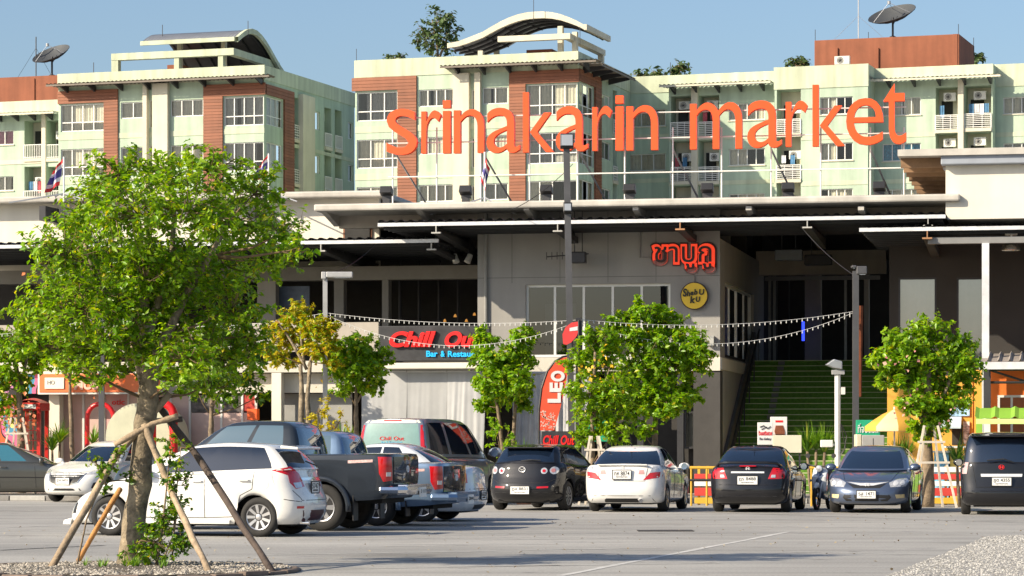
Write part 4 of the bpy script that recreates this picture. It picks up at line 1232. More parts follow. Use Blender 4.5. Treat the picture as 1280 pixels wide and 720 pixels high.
for x in (603, 648, 760, 800, 850):
    mb = MB(); mb.box(u(x) - .09, u(x) + .09, .05, .25, 0, zwb); mb.build('ground_post', STEELDK, MK)
r = rect(FM, 855, 892, 514, 561, 1.0)
window(MK, lambda a, c, z: (a, 1.0 + c, z), *r, 3, (1,), c=0, curtain=CURTAIN2, sill=False, fm=STEELDK)
bx('shop_wall', INSIDE, MK, u(745), uS - .76, 1.3, 1.5, 0, zwb - .05)
# left shop fronts under the terrace
PINK = mat('pink_shop_panel', (.62, .36, .34), .6, var=.12, scale=1.5)
PINKGL = mat('pale_pink_glass', (.58, .42, .38), .15, var=.12, scale=1.0)
wl = -.1
zt = zf(150, 470)
bx('shop_pillar', CREAMW, MK, u(62, -.5), u(75, -.5), -.55, -.2, 0, zf(70, 466, -.5))
bx('shop_pillar', CREAMW, MK, u(340, -.5), u(352, -.5), -.55, -.2, 0, zf(346, 466, -.5))
for (x0, x1, m) in ((76, 104, PINKGL), (105, 130, PINKGL), (131, 160, PINK), (161, 190, PINKGL), (191, 213, PINKGL), (214, 237, PINKGL)):
    bx('shop_panel', m, MK, u(x0, wl), u(x1, wl), wl, wl + .06, 0, zf(x0, 493, wl))
mb = MB()
for x in (104.5, 130.5, 160.5, 190.5, 213.5, 237.5, 277, 303, 320): mb.box(u(x, wl) - .03, u(x, wl) + .03, wl - .03, wl + .08, 0, zf(x, 490, wl))
mb.build('mullion', ALU, MK)
POST1 = mat('film_poster', (.10, .085, .08), .5, var=.9, scale=5); POST2 = mat('red_poster', (.34, .03, .02), .5, var=.8, scale=6)
for (x0, x1, y0, y1, m) in ((239, 276, 494, 515, POST1), (278, 302, 494, 515, POST1), (304, 320, 493, 514, POST2)):
    bx('window_poster', m, MK, u(x0, wl), u(x1, wl), wl, wl + .05, zf(x0, y1, wl), zf(x0, y0, wl))
for (x0, x1) in ((239, 276), (278, 320)): bx('shop_panel', PINKGL, MK, u(x0, wl), u(x1, wl), wl, wl + .06, 0, zf(x0, 516, wl))
bx('shop_shutter', mat('grey_shutter', (.30, .30, .29), .7, var=.1, streak=.1), MK, u(353, .2), u(440, .2), .2, .3, 0, zf(390, 492, .2))
bx('shop_header', WLIGHT, MK, u(200, -.15), u(470, -.15), -.18, .1, zf(330, 491, -.15), zf(330, 467, -.15))
bx('dark_doorway', DARKROOM, MK, u(25, .1), u(61, .1), .1, .2, 0, zf(45, 493, .1))
bx('wall_alarm_box', mat('orange_box_paint', (.8, .12, .02), .5), MK, u(310, -.3), u(322, -.3), -.4, -.11, zf(316, 525, -.3), zf(316, 511, -.3))
# orange shop sign with white panel
OS = fthing('shop_sign', 'long orange sign board with a white name panel over the pink shop', 'sign', FM)
OSB = mat('salmon_sign_board', (.80, .20, .07), .5, var=.08, scale=1)
r = rect(FM, 49, 200, 467, 490.5, -.9)
bx('board', OSB, OS, *r[:2], -.9, -.6, r[2], r[3], .02)
bx('border', WHITE, OS, r[0] - .05, r[1] + .05, -.88, -.62, r[2] - .05, r[3] + .05)
q = rect(FM, 56, 80, 472, 486, -.92); bx('name_panel', WHITE, OS, *q[:2], -.93, -.901, q[2], q[3])
text('lettering', 'HO', mat('sign_grey', (.25, .25, .25), .5), OS, u(59, -.95), u(68, -.95), zf(68, 480.5, -.95), zf(68, 475.5, -.95), -.935, .01)
text('lettering', 'MUS', mat('sign_pale_pink', (.8, .5, .4), .5), OS, u(92, -.95), u(122, -.95), zf(140, 487, -.95), zf(140, 474, -.95), -.91, .03, offset=.04)
text('lettering', 'otic', SRED, MK, u(140, wl), u(156, wl), zf(148, 506, wl), zf(148, 499.5, wl), wl - .02, .02, offset=.02)
# mural wall at the far left
MU = fthing('mural_wall', 'colourful curving mural painted on a wall behind the phone booth', 'wall', FM)
def mural():
    m = bpy.data.materials.new('mural_paint'); m.use_nodes = True
    nt = m.node_tree; N = nt.nodes; L = nt.links; b = N['Principled BSDF']
    tc = N.new('ShaderNodeTexCoord'); nz = N.new('ShaderNodeTexNoise'); nz.inputs['Scale'].default_value = .7; nz.inputs['Detail'].default_value = 1
    L.new(tc.outputs['Object'], nz.inputs['Vector'])
    wv = N.new('ShaderNodeMath'); wv.operation = 'MULTIPLY'; wv.inputs[1].default_value = 3.2; L.new(nz.outputs[0], wv.inputs[0])
    fr = N.new('ShaderNodeMath'); fr.operation = 'FRACT'; L.new(wv.outputs[0], fr.inputs[0])
    cr = N.new('ShaderNodeValToRGB'); cr.color_ramp.interpolation = 'CONSTANT'; e = cr.color_ramp.elements
    e[0].color = (.02, .015, .015, 1); e[1].position = .12; e[1].color = (.85, .42, .02, 1)
    for p, c in ((.3, (.8, .1, .02)), (.45, (.02, .015, .015)), (.5, (.65, .12, .25)), (.62, (.05, .25, .4)), (.78, (.9, .75, .2)), (.9, (.5, .2, .4))):
        x = e.new(p); x.color = (*c, 1)
    L.new(fr.outputs[0], cr.inputs[0]); L.new(cr.outputs[0], b.inputs['Base Color']); b.inputs['Roughness'].default_value = .7
    return m
bx('painted_wall', mural(), MU, u(-60, -.3), u(24, -.3), -.4, -.2, 0, zf(20, 465, -.3))
bx('painted_wall', mural(), MU, u(24, -.3), u(62, -.3), -.4, -.2, zf(40, 492, -.3), zf(40, 465, -.3))

# ------------------------------------------------------------------ yellow kiosk and orange shop in front of the right wing
KY = fthing('yellow_kiosk', 'yellow walled food kiosk behind the staked tree beside the green stairs', 'kiosk', FM)
YEL = mat('kiosk_yellow', (.66, .36, .05), .7, var=.1, scale=1, streak=.1); ORW = mat('kiosk_orange', (.75, .17, .02), .7, var=.1, scale=1, streak=.1)
KW = -2.0
bx('wall', YEL, KY, u(1109, KW), u(1216, KW), KW, KW + 2, 0, zf(1150, 470, KW))
q = rect(FM, 1176, 1212, 503, 520, KW - .05); bx('picture_panel', mat('kiosk_blue_print', (.30, .50, .70), .5, var=.8, scale=5), KY, *q[:2], KW - .05, KW - .003, q[2], q[3])
aw = MB(); aw.prism([(0, 0), (.55, -.30), (.55, -.34), (0, -.04)], lambda p: (u(1174, KW), KW - p[0], zf(1190, 520, KW) + p[1]), lambda p: (u(1202, KW), KW - p[0], zf(1190, 520, KW) + p[1])); aw.build('awning', mat('pale_blue_awning', (.45, .55, .62), .6), KY)
bx('hatch', DARKROOM, KY, u(1190, KW), u(1203, KW), KW - .02, KW + .1, zf(1196, 556, KW), zf(1196, 531, KW))
bx('menu_board', mat('menu_print', (.6, .55, .5), .5, var=.9, scale=12), KY, u(1204, KW), u(1212, KW), KW - .05, KW - .003, zf(1208, 555, KW), zf(1208, 527, KW))
KO = fthing('orange_shop', 'orange fronted shop under a grey ribbed roof beside the white canopy post', 'shop', FM)
KX = -3.4
bx('wall', ORW, KO, u(1238, KX), u(1420, KX), KX, KX + 2, 0, zf(1260, 452, KX))
bx('side_panel', YEL, KO, u(1218, KX + .5), u(1237.5, KX + .5), KX + .3, KX + .6, 0, zf(1226, 462, KX))
kz1, kz0 = zf(1260, 441, KX), zf(1260, 452, KX - 1.6)
n = 120
mb = MB(); mb.sheet([[(u(1222, KX - 1.5) + 5.5 * k / n, w, z + (.07 if k % 6 == 0 else 0)) for k in range(n + 1)] for (w, z) in ((KX - 1.7, kz0), (KX + .6, kz1))])
mb.build('ribbed_roof', mat('brown_grey_roof', (.33, .29, .26), .6, .2, var=.15), KO, fix=False)
bx('fascia', EDGE, KO, u(1224, KX - 1.7), u(1420, KX - 1.7), KX - 1.75, KX - 1.7, kz0 - .2, kz0 - .01)
for x in (1234, 1330): bx('post', STEELDK, KO, u(x, KX - 1.4) - .09, u(x, KX - 1.4) + .09, KX - 1.5, KX - 1.32, 0, kz0 - .03)
mb = MB()
zt0 = zf(1260, 478, KX - 1.4); zt1 = zf(1260, 462, KX - 1.4)
a0 = u(1236, KX - 1.4); mb.bar((a0, KX - 1.4, zt0), (a0 + 4, KX - 1.4, zt0), .035, 5); mb.bar((a0, KX - 1.4, zt1), (a0 + 4, KX - 1.4, zt1), .035, 5)
for k in range(4): mb.bar((a0 + k, KX - 1.4, zt0 if k % 2 else zt1), (a0 + k + 1, KX - 1.4, zt1 if k % 2 else zt0), .03, 5)
mb.build('roof_truss', STEELDK, KO)
window(KO, lambda a, c, z: (a, KX - .05 + c, z), u(1247, KX), u(1300, KX), zf(1262, 552, KX), zf(1262, 494, KX), 3, (1,), c=0, curtain=CURTAIN2, sill=False)
LIME = mat('lime_green_paint', (.22, .42, .05), .5, var=.1)
GS = fthing('green_stall', 'lime green stall with a ribbed lime awning in front of the orange shop', 'stall', FM)
KG = -5.2
mb = MB(); n = 40
mb.sheet([[(u(1219, KG - .5) + 4 * k / n, w, z + (.05 if k % 5 == 0 else 0)) for k in range(n + 1)] for (w, z) in ((KG - .7, zf(1250, 523, KG - .7)), (KG, zf(1250, 510, KG)))]); mb.build('awning', LIME, GS, fix=False)
bx('awning_valance', mat('lime_pale', (.55, .72, .25), .5), GS, u(1220, KG - .7), u(1420, KG - .7), KG - .75, KG - .7, zf(1250, 530, KG - .7), zf(1250, 523.5, KG - .7))
for x in (1224, 1234): bx('post', LIME if x < 1230 else WHITE, GS, u(x, KG) - .08, u(x, KG) + .08, KG - .1, KG + .06, 0, zf(x, 512, KG))
bx('counter', LIME, GS, u(1224, KG), u(1420, KG), KG - .3, KG + .3, 0, 1.0)
# ------------------------------------------------------------------ vehicles
def paint(name, col, metal=0.0, rough=0.28, coat=1.0):
    dark = max(col) < .06
    return mat(name, col, .5 if dark else rough, metal, var=.03, scale=3, coat=coat, dust=.06, spec=.1 if dark else .4)
TINT = mat('tinted_car_glass', (.006, .012, .026), .03, 0, var=0, spec=.9, coat=.5)  # dark film; the blue in the base colour stands in for reflected sky
TINTB = mat('blue_tinted_glass', (.06, .11, .15), .03, 0, var=0, spec=.9, coat=.8)
TYRE = mat('tyre_rubber', (.022, .021, .020), .85, var=.2, scale=12)
RIMM = mat('alloy_rim', (.55, .55, .56), .3, .8, var=.06)
RIMD = mat('rim_shadow', (.02, .02, .022), .6, .2)
CHROME = mat('chrome', (.75, .75, .76), .12, 1.0, var=.03)
REDL = mat('tail_lamp_red', (.50, .006, .010), .12, var=.15, scale=9, coat=1.0)
CLEARL = mat('clear_lamp_lens', (.55, .56, .58), .12, .35, var=.25, scale=14, coat=1.0)
AMBERL = mat('amber_lamp', (.72, .58, .32), .15, coat=1.0)
BRIGHT = mat('bright_trim', (.80, .80, .80), .32, .35, var=.03, coat=.6)
BLKTRIM = mat('black_trim', (.014, .014, .015), .5, var=.15)
PLATE = mat('number_plate', (.72, .72, .70), .4, var=.04)
PINK_INK = mat('plate_ink', (.02, .02, .02), .5, var=0)
SEAMM = mat('panel_gap', (.012, .012, .012), .7, var=0)
UNDER = mat('underbody', (.012, .012, .012), .9, var=.2)

def lerp_list(pts, x):
    if x <= pts[0][0]: return pts[0][1]
    for (a, b), (c, d) in zip(pts, pts[1:]):
        if x <= c:
            q = (x - a) / (c - a) if c > a else 0
            return b + (d - b) * q
    return pts[-1][1]
def smooth_list(pts, x):
    """monotone-ish cubic through the points"""
    n = len(pts)
    if x <= pts[0][0]: return pts[0][1]
    if x >= pts[-1][0]: return pts[-1][1]
    for i in range(n - 1):
        if x <= pts[i + 1][0]:
            x0, y0 = pts[i]; x1, y1 = pts[i + 1]; h = x1 - x0
            def slope(k):
                if k <= 0 or k >= n - 1: return (pts[min(k + 1, n - 1)][1] - pts[max(k - 1, 0)][1]) / (pts[min(k + 1, n - 1)][0] - pts[max(k - 1, 0)][0])
                a = (pts[k][1] - pts[k - 1][1]) / (pts[k][0] - pts[k - 1][0]); b = (pts[k + 1][1] - pts[k][1]) / (pts[k + 1][0] - pts[k][0])
                return 0 if a * b <= 0 else 2 * a * b / (a + b)
            m0, m1 = slope(i), slope(i + 1); t = (x - x0) / h
            return y0 * (2 * t ** 3 - 3 * t * t + 1) + m0 * h * (t ** 3 - 2 * t * t + t) + y1 * (-2 * t ** 3 + 3 * t * t) + m1 * h * (t ** 3 - t * t)
    return pts[-1][1]
def plan(s, cf, cr, nf, nr):
    p = 1.0
    if s < cf: p = min(p, max(0.0, 1 - (1 - s / cf) ** nf) ** (1 / nf))
    if s > 1 - cr: p = min(p, max(0.0, 1 - (1 - (1 - s) / cr) ** nr) ** (1 / nr))
    return p
def corner_s(c, n, K=7):
    return [c * (1 - math.cos(math.pi / 2 * k / K) ** (2 / n)) for k in range(K + 1)]

WHEELS = {}
def wheel_meshes(r, w, spokes, style):
    key = (round(r, 3), round(w, 3), spokes, style)
    if key in WHEELS: return WHEELS[key]
    rr = r * (.66 if style != 'truck' else .60)
    t = MB()
    prof = [(rr, -w / 2 + .02), (rr + .02, -w / 2), (r - .03, -w / 2 + .0), (r - .008, -w / 2 + .025), (r, -w / 2 + .05), (r, w / 2 - .05), (r - .008, w / 2 - .025), (r - .03, w / 2), (rr + .02, w / 2), (rr, w / 2 - .02)]
    n = 36
    for i, (a, h) in enumerate(prof):
        for k in range(n):
            q = 2 * math.pi * k / n
            t.v.append((a * math.cos(q), h, a * math.sin(q)))
    for i in range(len(prof) - 1):
        for k in range(n):
            l = (k + 1) % n
            t.f.append((i * n + k, i * n + l, (i + 1) * n + l, (i + 1) * n + k))
    tm = t.mesh('tyre', TYRE, 'all')
    d = MB(); d.lathe([(rr, w / 2 - .02), (rr * .93, w / 2 - .09), (.05, w / 2 - .10)], (0, 0, 0), n, 'y'); dm = d.mesh('rim_dish', RIMD, True)
    s = MB()
    # outer lip and spokes
    lip = [(rr, w / 2 - .018), (rr * .99, w / 2 - .004), (rr * .92, w / 2 - .012), (rr * .90, w / 2 - .05)]
    b0 = len(s.v)
    for a, h in lip:
        for k in range(n): s.v.append((a * math.cos(2 * math.pi * k / n), h, a * math.sin(2 * math.pi * k / n)))
    for i in range(len(lip) - 1):
        for k in range(n):
            l = (k + 1) % n
            s.f.append((b0 + i * n + k, b0 + i * n + l, b0 + (i + 1) * n + l, b0 + (i + 1) * n + k))
    s.lathe([(rr * .24, w / 2 - .05), (rr * .22, w / 2 - .015), (rr * .12, w / 2 - .008), (.004, w / 2 - .008)], (0, 0, 0), 20, 'y')
    for k in range(spokes):
        q = 2 * math.pi * k / spokes
        c, sn = math.cos(q), math.sin(q)
        wi, wo = rr * (1.0 / spokes) * 1.05, rr * (1.0 / spokes) * 1.5
        pts = []
        for (rad, half, y) in ((rr * .16, wi, w / 2 - .03), (rr * .94, wo, w / 2 - .018)):
            for sg, yy in ((-1, y - .045), (1, y - .045), (1, y), (-1, y)):
                h = half * (sg if yy < y else sg * .72)
                pts.append((rad * c - h * sn, yy + .008, rad * sn + h * c))
        s.add(pts, [(0, 1, 2, 3), (4, 7, 6, 5), (0, 4, 5, 1), (1, 5, 6, 2), (2, 6, 7, 3), (3, 7, 4, 0)])
    sm = s.mesh('rim', RIMM, True)
    WHEELS[key] = (tm, dm, sm)
    return WHEELS[key]

class Car:
    def __init__(c, name, label, cat, S, loc, h, pm, group=None):
        c.S = S; c.pm = pm
        L, W = S['L'], S['W']
        c.root = thing(name, label, cat, loc, R(90 - h), group)
        xF, xR = L / 2, -L / 2
        z0 = S.get('z0', .2)
        RA, rw = S['ra'], S['rw']
        xw = (xF - S['fo'], xF - S['fo'] - S['wb'])
        c.xw = xw
        ft, rt = S['front'], S['rear']
        T = [0, .05, .12, .22, .34, .46, .58, .70, .80, .88, .94, .98, 1.0]
        WT = S.get('wt', [(0, .89), (.05, .945), (.12, .965), (.3, .98), (.45, .987), (.6, 1.0), (.75, .998), (.87, .98), (.94, .95), (1, .90)])
        cf, cr, nf, nr = S.get('cf', .16), S.get('cr', .13), S.get('nf', 3.2), S.get('nr', 3.4)
        ss = set(corner_s(cf, nf)) | {1 - s for s in corner_s(cr, nr)}
        for x in xw:
            for k in range(0, 181, 15): ss.add((xF - (x + (RA + .001) * math.cos(R(k)))) / L)
            for o in (-RA - .01, RA + .01): ss.add((xF - x - o) / L)
        for k in range(13): ss.add(cf + (1 - cf - cr) * k / 12)
        ss = sorted(s for s in ss if 0 <= s <= 1)
        q = [ss[0]]
        for s in ss[1:]:
            if s - q[-1] > .0015: q.append(s)
        q[-1] = 1.0
        ss = q
        def X(s, t):
            a, b = xF - smooth_list(ft, t), xR + smooth_list(rt, t)
            return a + (b - a) * s
        def arch(x):
            z = z0
            for xx in xw:
                d = abs(x - xx)
                if d < RA: z = max(z, rw + math.sqrt(RA * RA - d * d))
            return z
        def ztop(s): return smooth_list(S['top'], s)
        zl_end = S.get('zend', z0)
        def pt(s, t, side):
            x = X(s, t); p = plan(s, cf, cr, nf, nr)
            zl = z0 + (zl_end - z0) * (abs(2 * s - 1) ** 6)
            if p > .75: zl = max(zl, arch(X(s, 0.3)))
            zt = ztop(s)
            zl = min(zl, zt - .12)
            return (x, side * W / 2 * lerp_list(WT, t) * p, zl + t * (zt - zl))
        mb = MB()
        n = len(ss)
        for side in (-1, 1): mb.sheet([[pt(s, t, side) for s in ss] for t in T])
        crown = S.get('crown', .03)
        grid = []
        for s in ss:
            x, y, z = pt(s, 1.0, 1)
            grid.append([(x, y * k, z + crown * (1 - k * k) * min(1, y / (W * .3))) for k in (-1, -.75, -.4, 0, .4, .75, 1)])
        mb.sheet(grid)
        bm = bmesh.new(); me = mb.mesh('body', pm, False, False); bm.from_mesh(me)
        bmesh.ops.remove_doubles(bm, verts=bm.verts, dist=.0008)
        bmesh.ops.recalc_face_normals(bm, faces=bm.faces)
        bm.to_mesh(me)
        me.polygons.foreach_set('use_smooth', [True] * len(me.polygons))
        try: me.set_sharp_from_angle(angle=R(48))
        except Exception: pass
        c.body = link('body', me, None, c.root)
        tris = [([v.co.copy() for v in bm.verts], [[v.index for v in f.verts] for f in bm.faces])]
        bm.free()
        # greenhouse
        c.G = S.get('gh')
        if c.G: tris += c.greenhouse(c.G)
        vs, fs = [], []
        for a, b in tris:
            o = len(vs); vs += a; fs += [[i + o for i in f] for f in b]
        c.bvh = BVHTree.FromPolygons(vs, fs)
        # underbody and wheels
        hw = W / 2
        u = MB(); u.box(xR + .25, xF - .25, -hw + .27, hw - .27, z0 - .03, .62)
        u.box(xw[0] - RA - .05 if False else xw[1] + RA, xw[0] - RA, -hw + .1, hw - .1, z0 - .02, z0 + .25)
        u.build('underbody', UNDER, c.root)
        tm, dm, sm = wheel_meshes(rw, S.get('tw', .2), S.get('spokes', 5), S.get('wstyle', 'car'))
        for x in xw:
            for sd in (1, -1):
                o = link('wheel', tm, None, c.root)
                o.location = (x, sd * (hw - S.get('tw', .2) / 2 - .015), rw)
                o.rotation_euler = (0, 0, 0 if sd > 0 else math.pi)
                link('rim', sm, None, o); link('rim_dish', dm, None, o)
    def greenhouse(c, G):
        S = c.S; L, W = S['L'], S['W']; xF = L / 2
        V = [0, .08, .30, .55, .78, G.get('vtop', .90), .965, 1.0]
        cf, cr, nf, nr = G.get('cf', .16), G.get('cr', .14), G.get('nf', 2.7), G.get('nr', 3.2)
        fx, rx = G['fx'], G['rx']        # lists of (v, distance from the nose)
        hwL = G['hw']                    # (v, half width)
        wins = G['wins']
        fs_ = corner_s(cf, nf, 8); rs_ = [1 - s for s in corner_s(cr, nr, 8)]
        iF = fs_[G.get('kf', 5)]; iR = rs_[G.get('kr', 5)]
        ss = set(fs_) | set(rs_)
        for a, b in wins: ss |= {a, b}
        for k in range(9): ss.add(cf + (1 - cf - cr) * k / 8)
        ss = sorted(ss); q = [ss[0]]
        keep = {iF, iR} | {x for w in wins for x in w}
        for s in ss[1:]:
            if s - q[-1] > .006: q.append(s)
            elif s in keep: q[-1] = s
        if abs(q[-1] - 1) > 1e-6: q.append(1.0)
        ss = q
        def pt(s, v, side):
            a, b = xF - smooth_list(fx, v), xF - smooth_list(rx, v)
            zb = smooth_list(G['base'], s); zr = smooth_list(G['roof'], s)
            return Vector((a + (b - a) * s, side * smooth_list(hwL, v) * plan(s, cf, cr, nf, nr), zb + v * (zr - zb)))
        groups = {}
        def addq(key, quad): groups.setdefault(key, MB()).add(quad, [(0, 1, 2, 3)])
        for side in (-1, 1):
            for i in range(len(ss) - 1):
                sm = (ss[i] + ss[i + 1]) / 2
                for j in range(len(V) - 1):
                    vm = (V[j] + V[j + 1]) / 2
                    qd = [pt(ss[i], V[j], side), pt(ss[i + 1], V[j], side), pt(ss[i + 1], V[j + 1], side), pt(ss[i], V[j + 1], side)]
                    key = 'roof'
                    if .08 <= vm <= G.get('vtop', .90):
                        if sm < iF: key = 'windscreen'
                        elif sm > iR and not G.get('norear'): key = 'rear_window'
                        else:
                            for w, (a, b) in enumerate(wins):
                                if a - 1e-6 <= sm <= b + 1e-6: key = ('side_window', side, w)
                            if key == 'roof' and G.get('blackpillars'):
                                for w, (a, b) in enumerate(G['blackpillars']):
                                    if a <= sm <= b: key = ('pillar_trim', side, w)
                    addq(key, qd)
        g = []
        for s in ss:
            a, b = pt(s, 1, -1), pt(s, 1, 1)
            g.append([Vector((a.x, a.y + (b.y - a.y) * k, a.z + G.get('crown', .025) * (1 - (2 * k - 1) ** 2))) for k in (0, .1, .25, .5, .75, .9, 1)])
        groups['roof'].sheet(g)
        out = []
        for key, mb in groups.items():
            nm = key if isinstance(key, str) else key[0]
            me = mb.mesh(nm, None, False, False)
            bm = bmesh.new(); bm.from_mesh(me)
            bmesh.ops.remove_doubles(bm, verts=bm.verts, dist=.0008)
            bmesh.ops.recalc_face_normals(bm, faces=bm.faces)
            ctr = Vector((0, 0, .8))
            if nm != 'roof':
                for f in bm.faces:
                    if f.normal.dot(f.calc_center_median() - ctr) < 0: f.normal_flip()
            bm.verts.index_update()
            out.append(([v.co.copy() for v in bm.verts], [[v.index for v in f.verts] for f in bm.faces]))
            bm.to_mesh(me); bm.free()
            me.polygons.foreach_set('use_smooth', [True] * len(me.polygons))
            try: me.set_sharp_from_angle(angle=R(40))
            except Exception: pass
            gm = c.S.get('glass', TINT)
            me.materials.append(c.S.get('roofm', c.pm) if nm == 'roof' else (TINT if nm == 'pillar_trim' else gm))
            link(nm, me, None, c.root)
        return out
    # ---- things laid on the shell
    def hit(c, view, p):
        D = {'rear': (Vector((-9, p[0], p[1])), Vector((1, 0, 0))), 'front': (Vector((9, p[0], p[1])), Vector((-1, 0, 0))),
             'left': (Vector((p[0], 5, p[1])), Vector((0, -1, 0))), 'right': (Vector((p[0], -5, p[1])), Vector((0, 1, 0)))}
        if view in D: o, d = D[view]
        else:
            # oblique: seen from that many degrees off the rear or front axis (+ left, - right), pivot at the corner
            kind, ang = view
            a = R(abs(ang)); sd = 1 if ang > 0 else -1
            dirv = Vector(((-1 if kind == 'rear' else 1) * math.cos(a), sd * math.sin(a), 0))
            tang = (-dirv).cross(Vector((0, 0, 1)))
            piv = Vector(((-1 if kind == 'rear' else 1) * (c.S['L'] / 2 - .12), sd * (c.S['W'] / 2 - .08), 0))
            o = piv + dirv * 5 + tang * p[0] + Vector((0, 0, p[1])); d = -dirv
        h, n, i, dist = c.bvh.ray_cast(o, d)
        if h is None:
            h, n, i, dist = c.bvh.find_nearest(o + d * (5 if isinstance(view, tuple) else 9 - c.S['L'] / 2 if view in ('rear', 'front') else 4.2))
        return h, d
    def patch(c, name, view, poly, m, off=.006, parent=None, cuts=3, th=.025):
        bm = bmesh.new()
        vs = [bm.verts.new((p[0], p[1], 0)) for p in poly]
        bm.faces.new(vs)
        bmesh.ops.triangulate(bm, faces=bm.faces[:])
        bmesh.ops.subdivide_edges(bm, edges=bm.edges[:], cuts=cuts, use_grid_fill=True)
        back = {}
        for v in list(bm.verts):
            h, d = c.hit(view, (v.co.x, v.co.y))
            v.co = h - d * off
            back[v] = h + d * (th - off)
        be = [e for e in bm.edges if e.is_boundary]
        nv = {}
        for e in be:
            for v in e.verts:
                if v not in nv: nv[v] = bm.verts.new(back[v])
        for e in be:
            a, b = e.verts
            try: bm.faces.new((a, b, nv[b], nv[a]))
            except ValueError: pass
        bmesh.ops.recalc_face_normals(bm, faces=bm.faces)
        me = bpy.data.meshes.new(name); bm.to_mesh(me); bm.free()
        me.polygons.foreach_set('use_smooth', [True] * len(me.polygons))
        try: me.set_sharp_from_angle(angle=R(40))
        except Exception: pass
        return link(name, me, m, parent or c.root)
    def both(c, name, view, poly, m, **k):
        o = c.patch(name, view, poly, m, **k)
        if view in ('rear', 'front'): c.patch(name, view, [(-p[0], p[1]) for p in poly], m, **k)
        elif isinstance(view, tuple): c.patch(name, (view[0], -view[1]), [(-p[0], p[1]) for p in poly], m, **k)
        else: c.patch(name, 'right' if view == 'left' else 'left', poly, m, **k)
        return o
    def line(c, view, pts, r=.006, name='panel_gap', m=None, sub=8, off=0.0):
        P2 = []
        for (a, b) in zip(pts, pts[1:]):
            for k in range(sub): P2.append((a[0] + (b[0] - a[0]) * k / sub, a[1] + (b[1] - a[1]) * k / sub))
        P2.append(pts[-1])
        out = []
        for p in P2:
            h, d = c.hit(view, p)
            out.append(h - d * off)
        mb = MB(); mb.tube(out, r, 4)
        return mb.build(name, m or SEAMM, c.root)
    def lines2(c, pts, **k):
        c.line('left', pts, **k); c.line('right', pts, **k)
    def plate(c, view, y, z, s, w=.36, h=.17, tilt=0):
        hp, d = c.hit(view, (y, z))
        sg = -1 if view == 'rear' else 1
        x = hp.x + sg * .03
        mb = MB(); mb.box(x - .006, x + .006, y - w / 2, y + w / 2, z - h / 2, z + h / 2)
        o = mb.build('number_plate', PLATE, c.root, bevel=.004)
        fm = MB()
        for (a, b, e, f) in ((-w / 2 - .012, w / 2 + .012, h / 2, h / 2 + .014), (-w / 2 - .012, w / 2 + .012, -h / 2 - .014, -h / 2), (-w / 2 - .012, -w / 2, -h / 2, h / 2), (w / 2, w / 2 + .012, -h / 2, h / 2)):
            fm.box(x - .012, x + .008, y + a, y + b, z + e, z + f)
        fm.box(x - sg * .03 if sg > 0 else x + .007, x - .007 if sg > 0 else x + .03, y - .1, y + .1, z - .05, z + .05)
        fm.build('plate_frame', BLKTRIM, o)
        mp = (lambda p: (x + sg * .0075, -sg * -p[0] * 1.0 if False else y + (p[0] if sg > 0 else -p[0]), z + p[2]))
        text('plate_characters', s, PINK_INK, o, -w * .42, w * .42, -h * .12, h * .38, 0, .004, offset=.01, mapf=lambda p: (x + sg * (.0075 + (-p[1])), y + (p[0] * sg), z + p[2]))
        text('plate_province', 'กรุงเทพมหานคร', PINK_INK, o, -w * .32, w * .32, -h * .40, -h * .2, 0, .004, mapf=lambda p: (x + sg * (.0075 + (-p[1])), y + (p[0] * sg), z + p[2]))
        return o
    def badge(c, view, y, z, s, kind='H', m=None):
        hp, d = c.hit(view, (y, z)); sg = -1 if view == 'rear' else 1
        x = hp.x + sg * .012
        mb = MB()
        if kind == 'H':
            mb.box(x - .008, x + .008, y - .6 * s, y - .35 * s, z - .5 * s, z + .5 * s); mb.box(x - .008, x + .008, y + .35 * s, y + .6 * s, z - .5 * s, z + .5 * s)
            mb.box(x - .007, x + .007, y - .35 * s, y + .35 * s, z - .12 * s, z + .12 * s)
            pts = [(x, y + .95 * s * math.cos(t) , z + .75 * s * math.sin(t)) for t in [2 * math.pi * k / 20 for k in range(20)]]
            mb.tube(pts, .07 * s, 4, closed=True)
        else:
            pts = [(x, y + s * math.cos(t), z + .78 * s * math.sin(t)) for t in [2 * math.pi * k / 20 for k in range(20)]]
            mb.tube(pts, .10 * s, 5, closed=True)
            if kind == 'wing': mb.tube([(x, y - .95 * s, z + .3 * s), (x, y - .35 * s, z + .1 * s), (x, y, z - .35 * s), (x, y + .35 * s, z + .1 * s), (x, y + .95 * s, z + .3 * s)], .08 * s, 5)
            else:
                mb.tube([(x, y + .35 * s * math.cos(t), z + .7 * s * math.sin(t)) for t in [2 * math.pi * k / 16 for k in range(16)]], .08 * s, 4, closed=True)
                mb.tube([(x, y + .8 * s * math.cos(t), z + .35 * s + .3 * s * math.sin(t)) for t in [2 * math.pi * k / 16 for k in range(16)]], .08 * s, 4, closed=True)
        return mb.build('badge', m or BRIGHT, c.root, smooth=True)
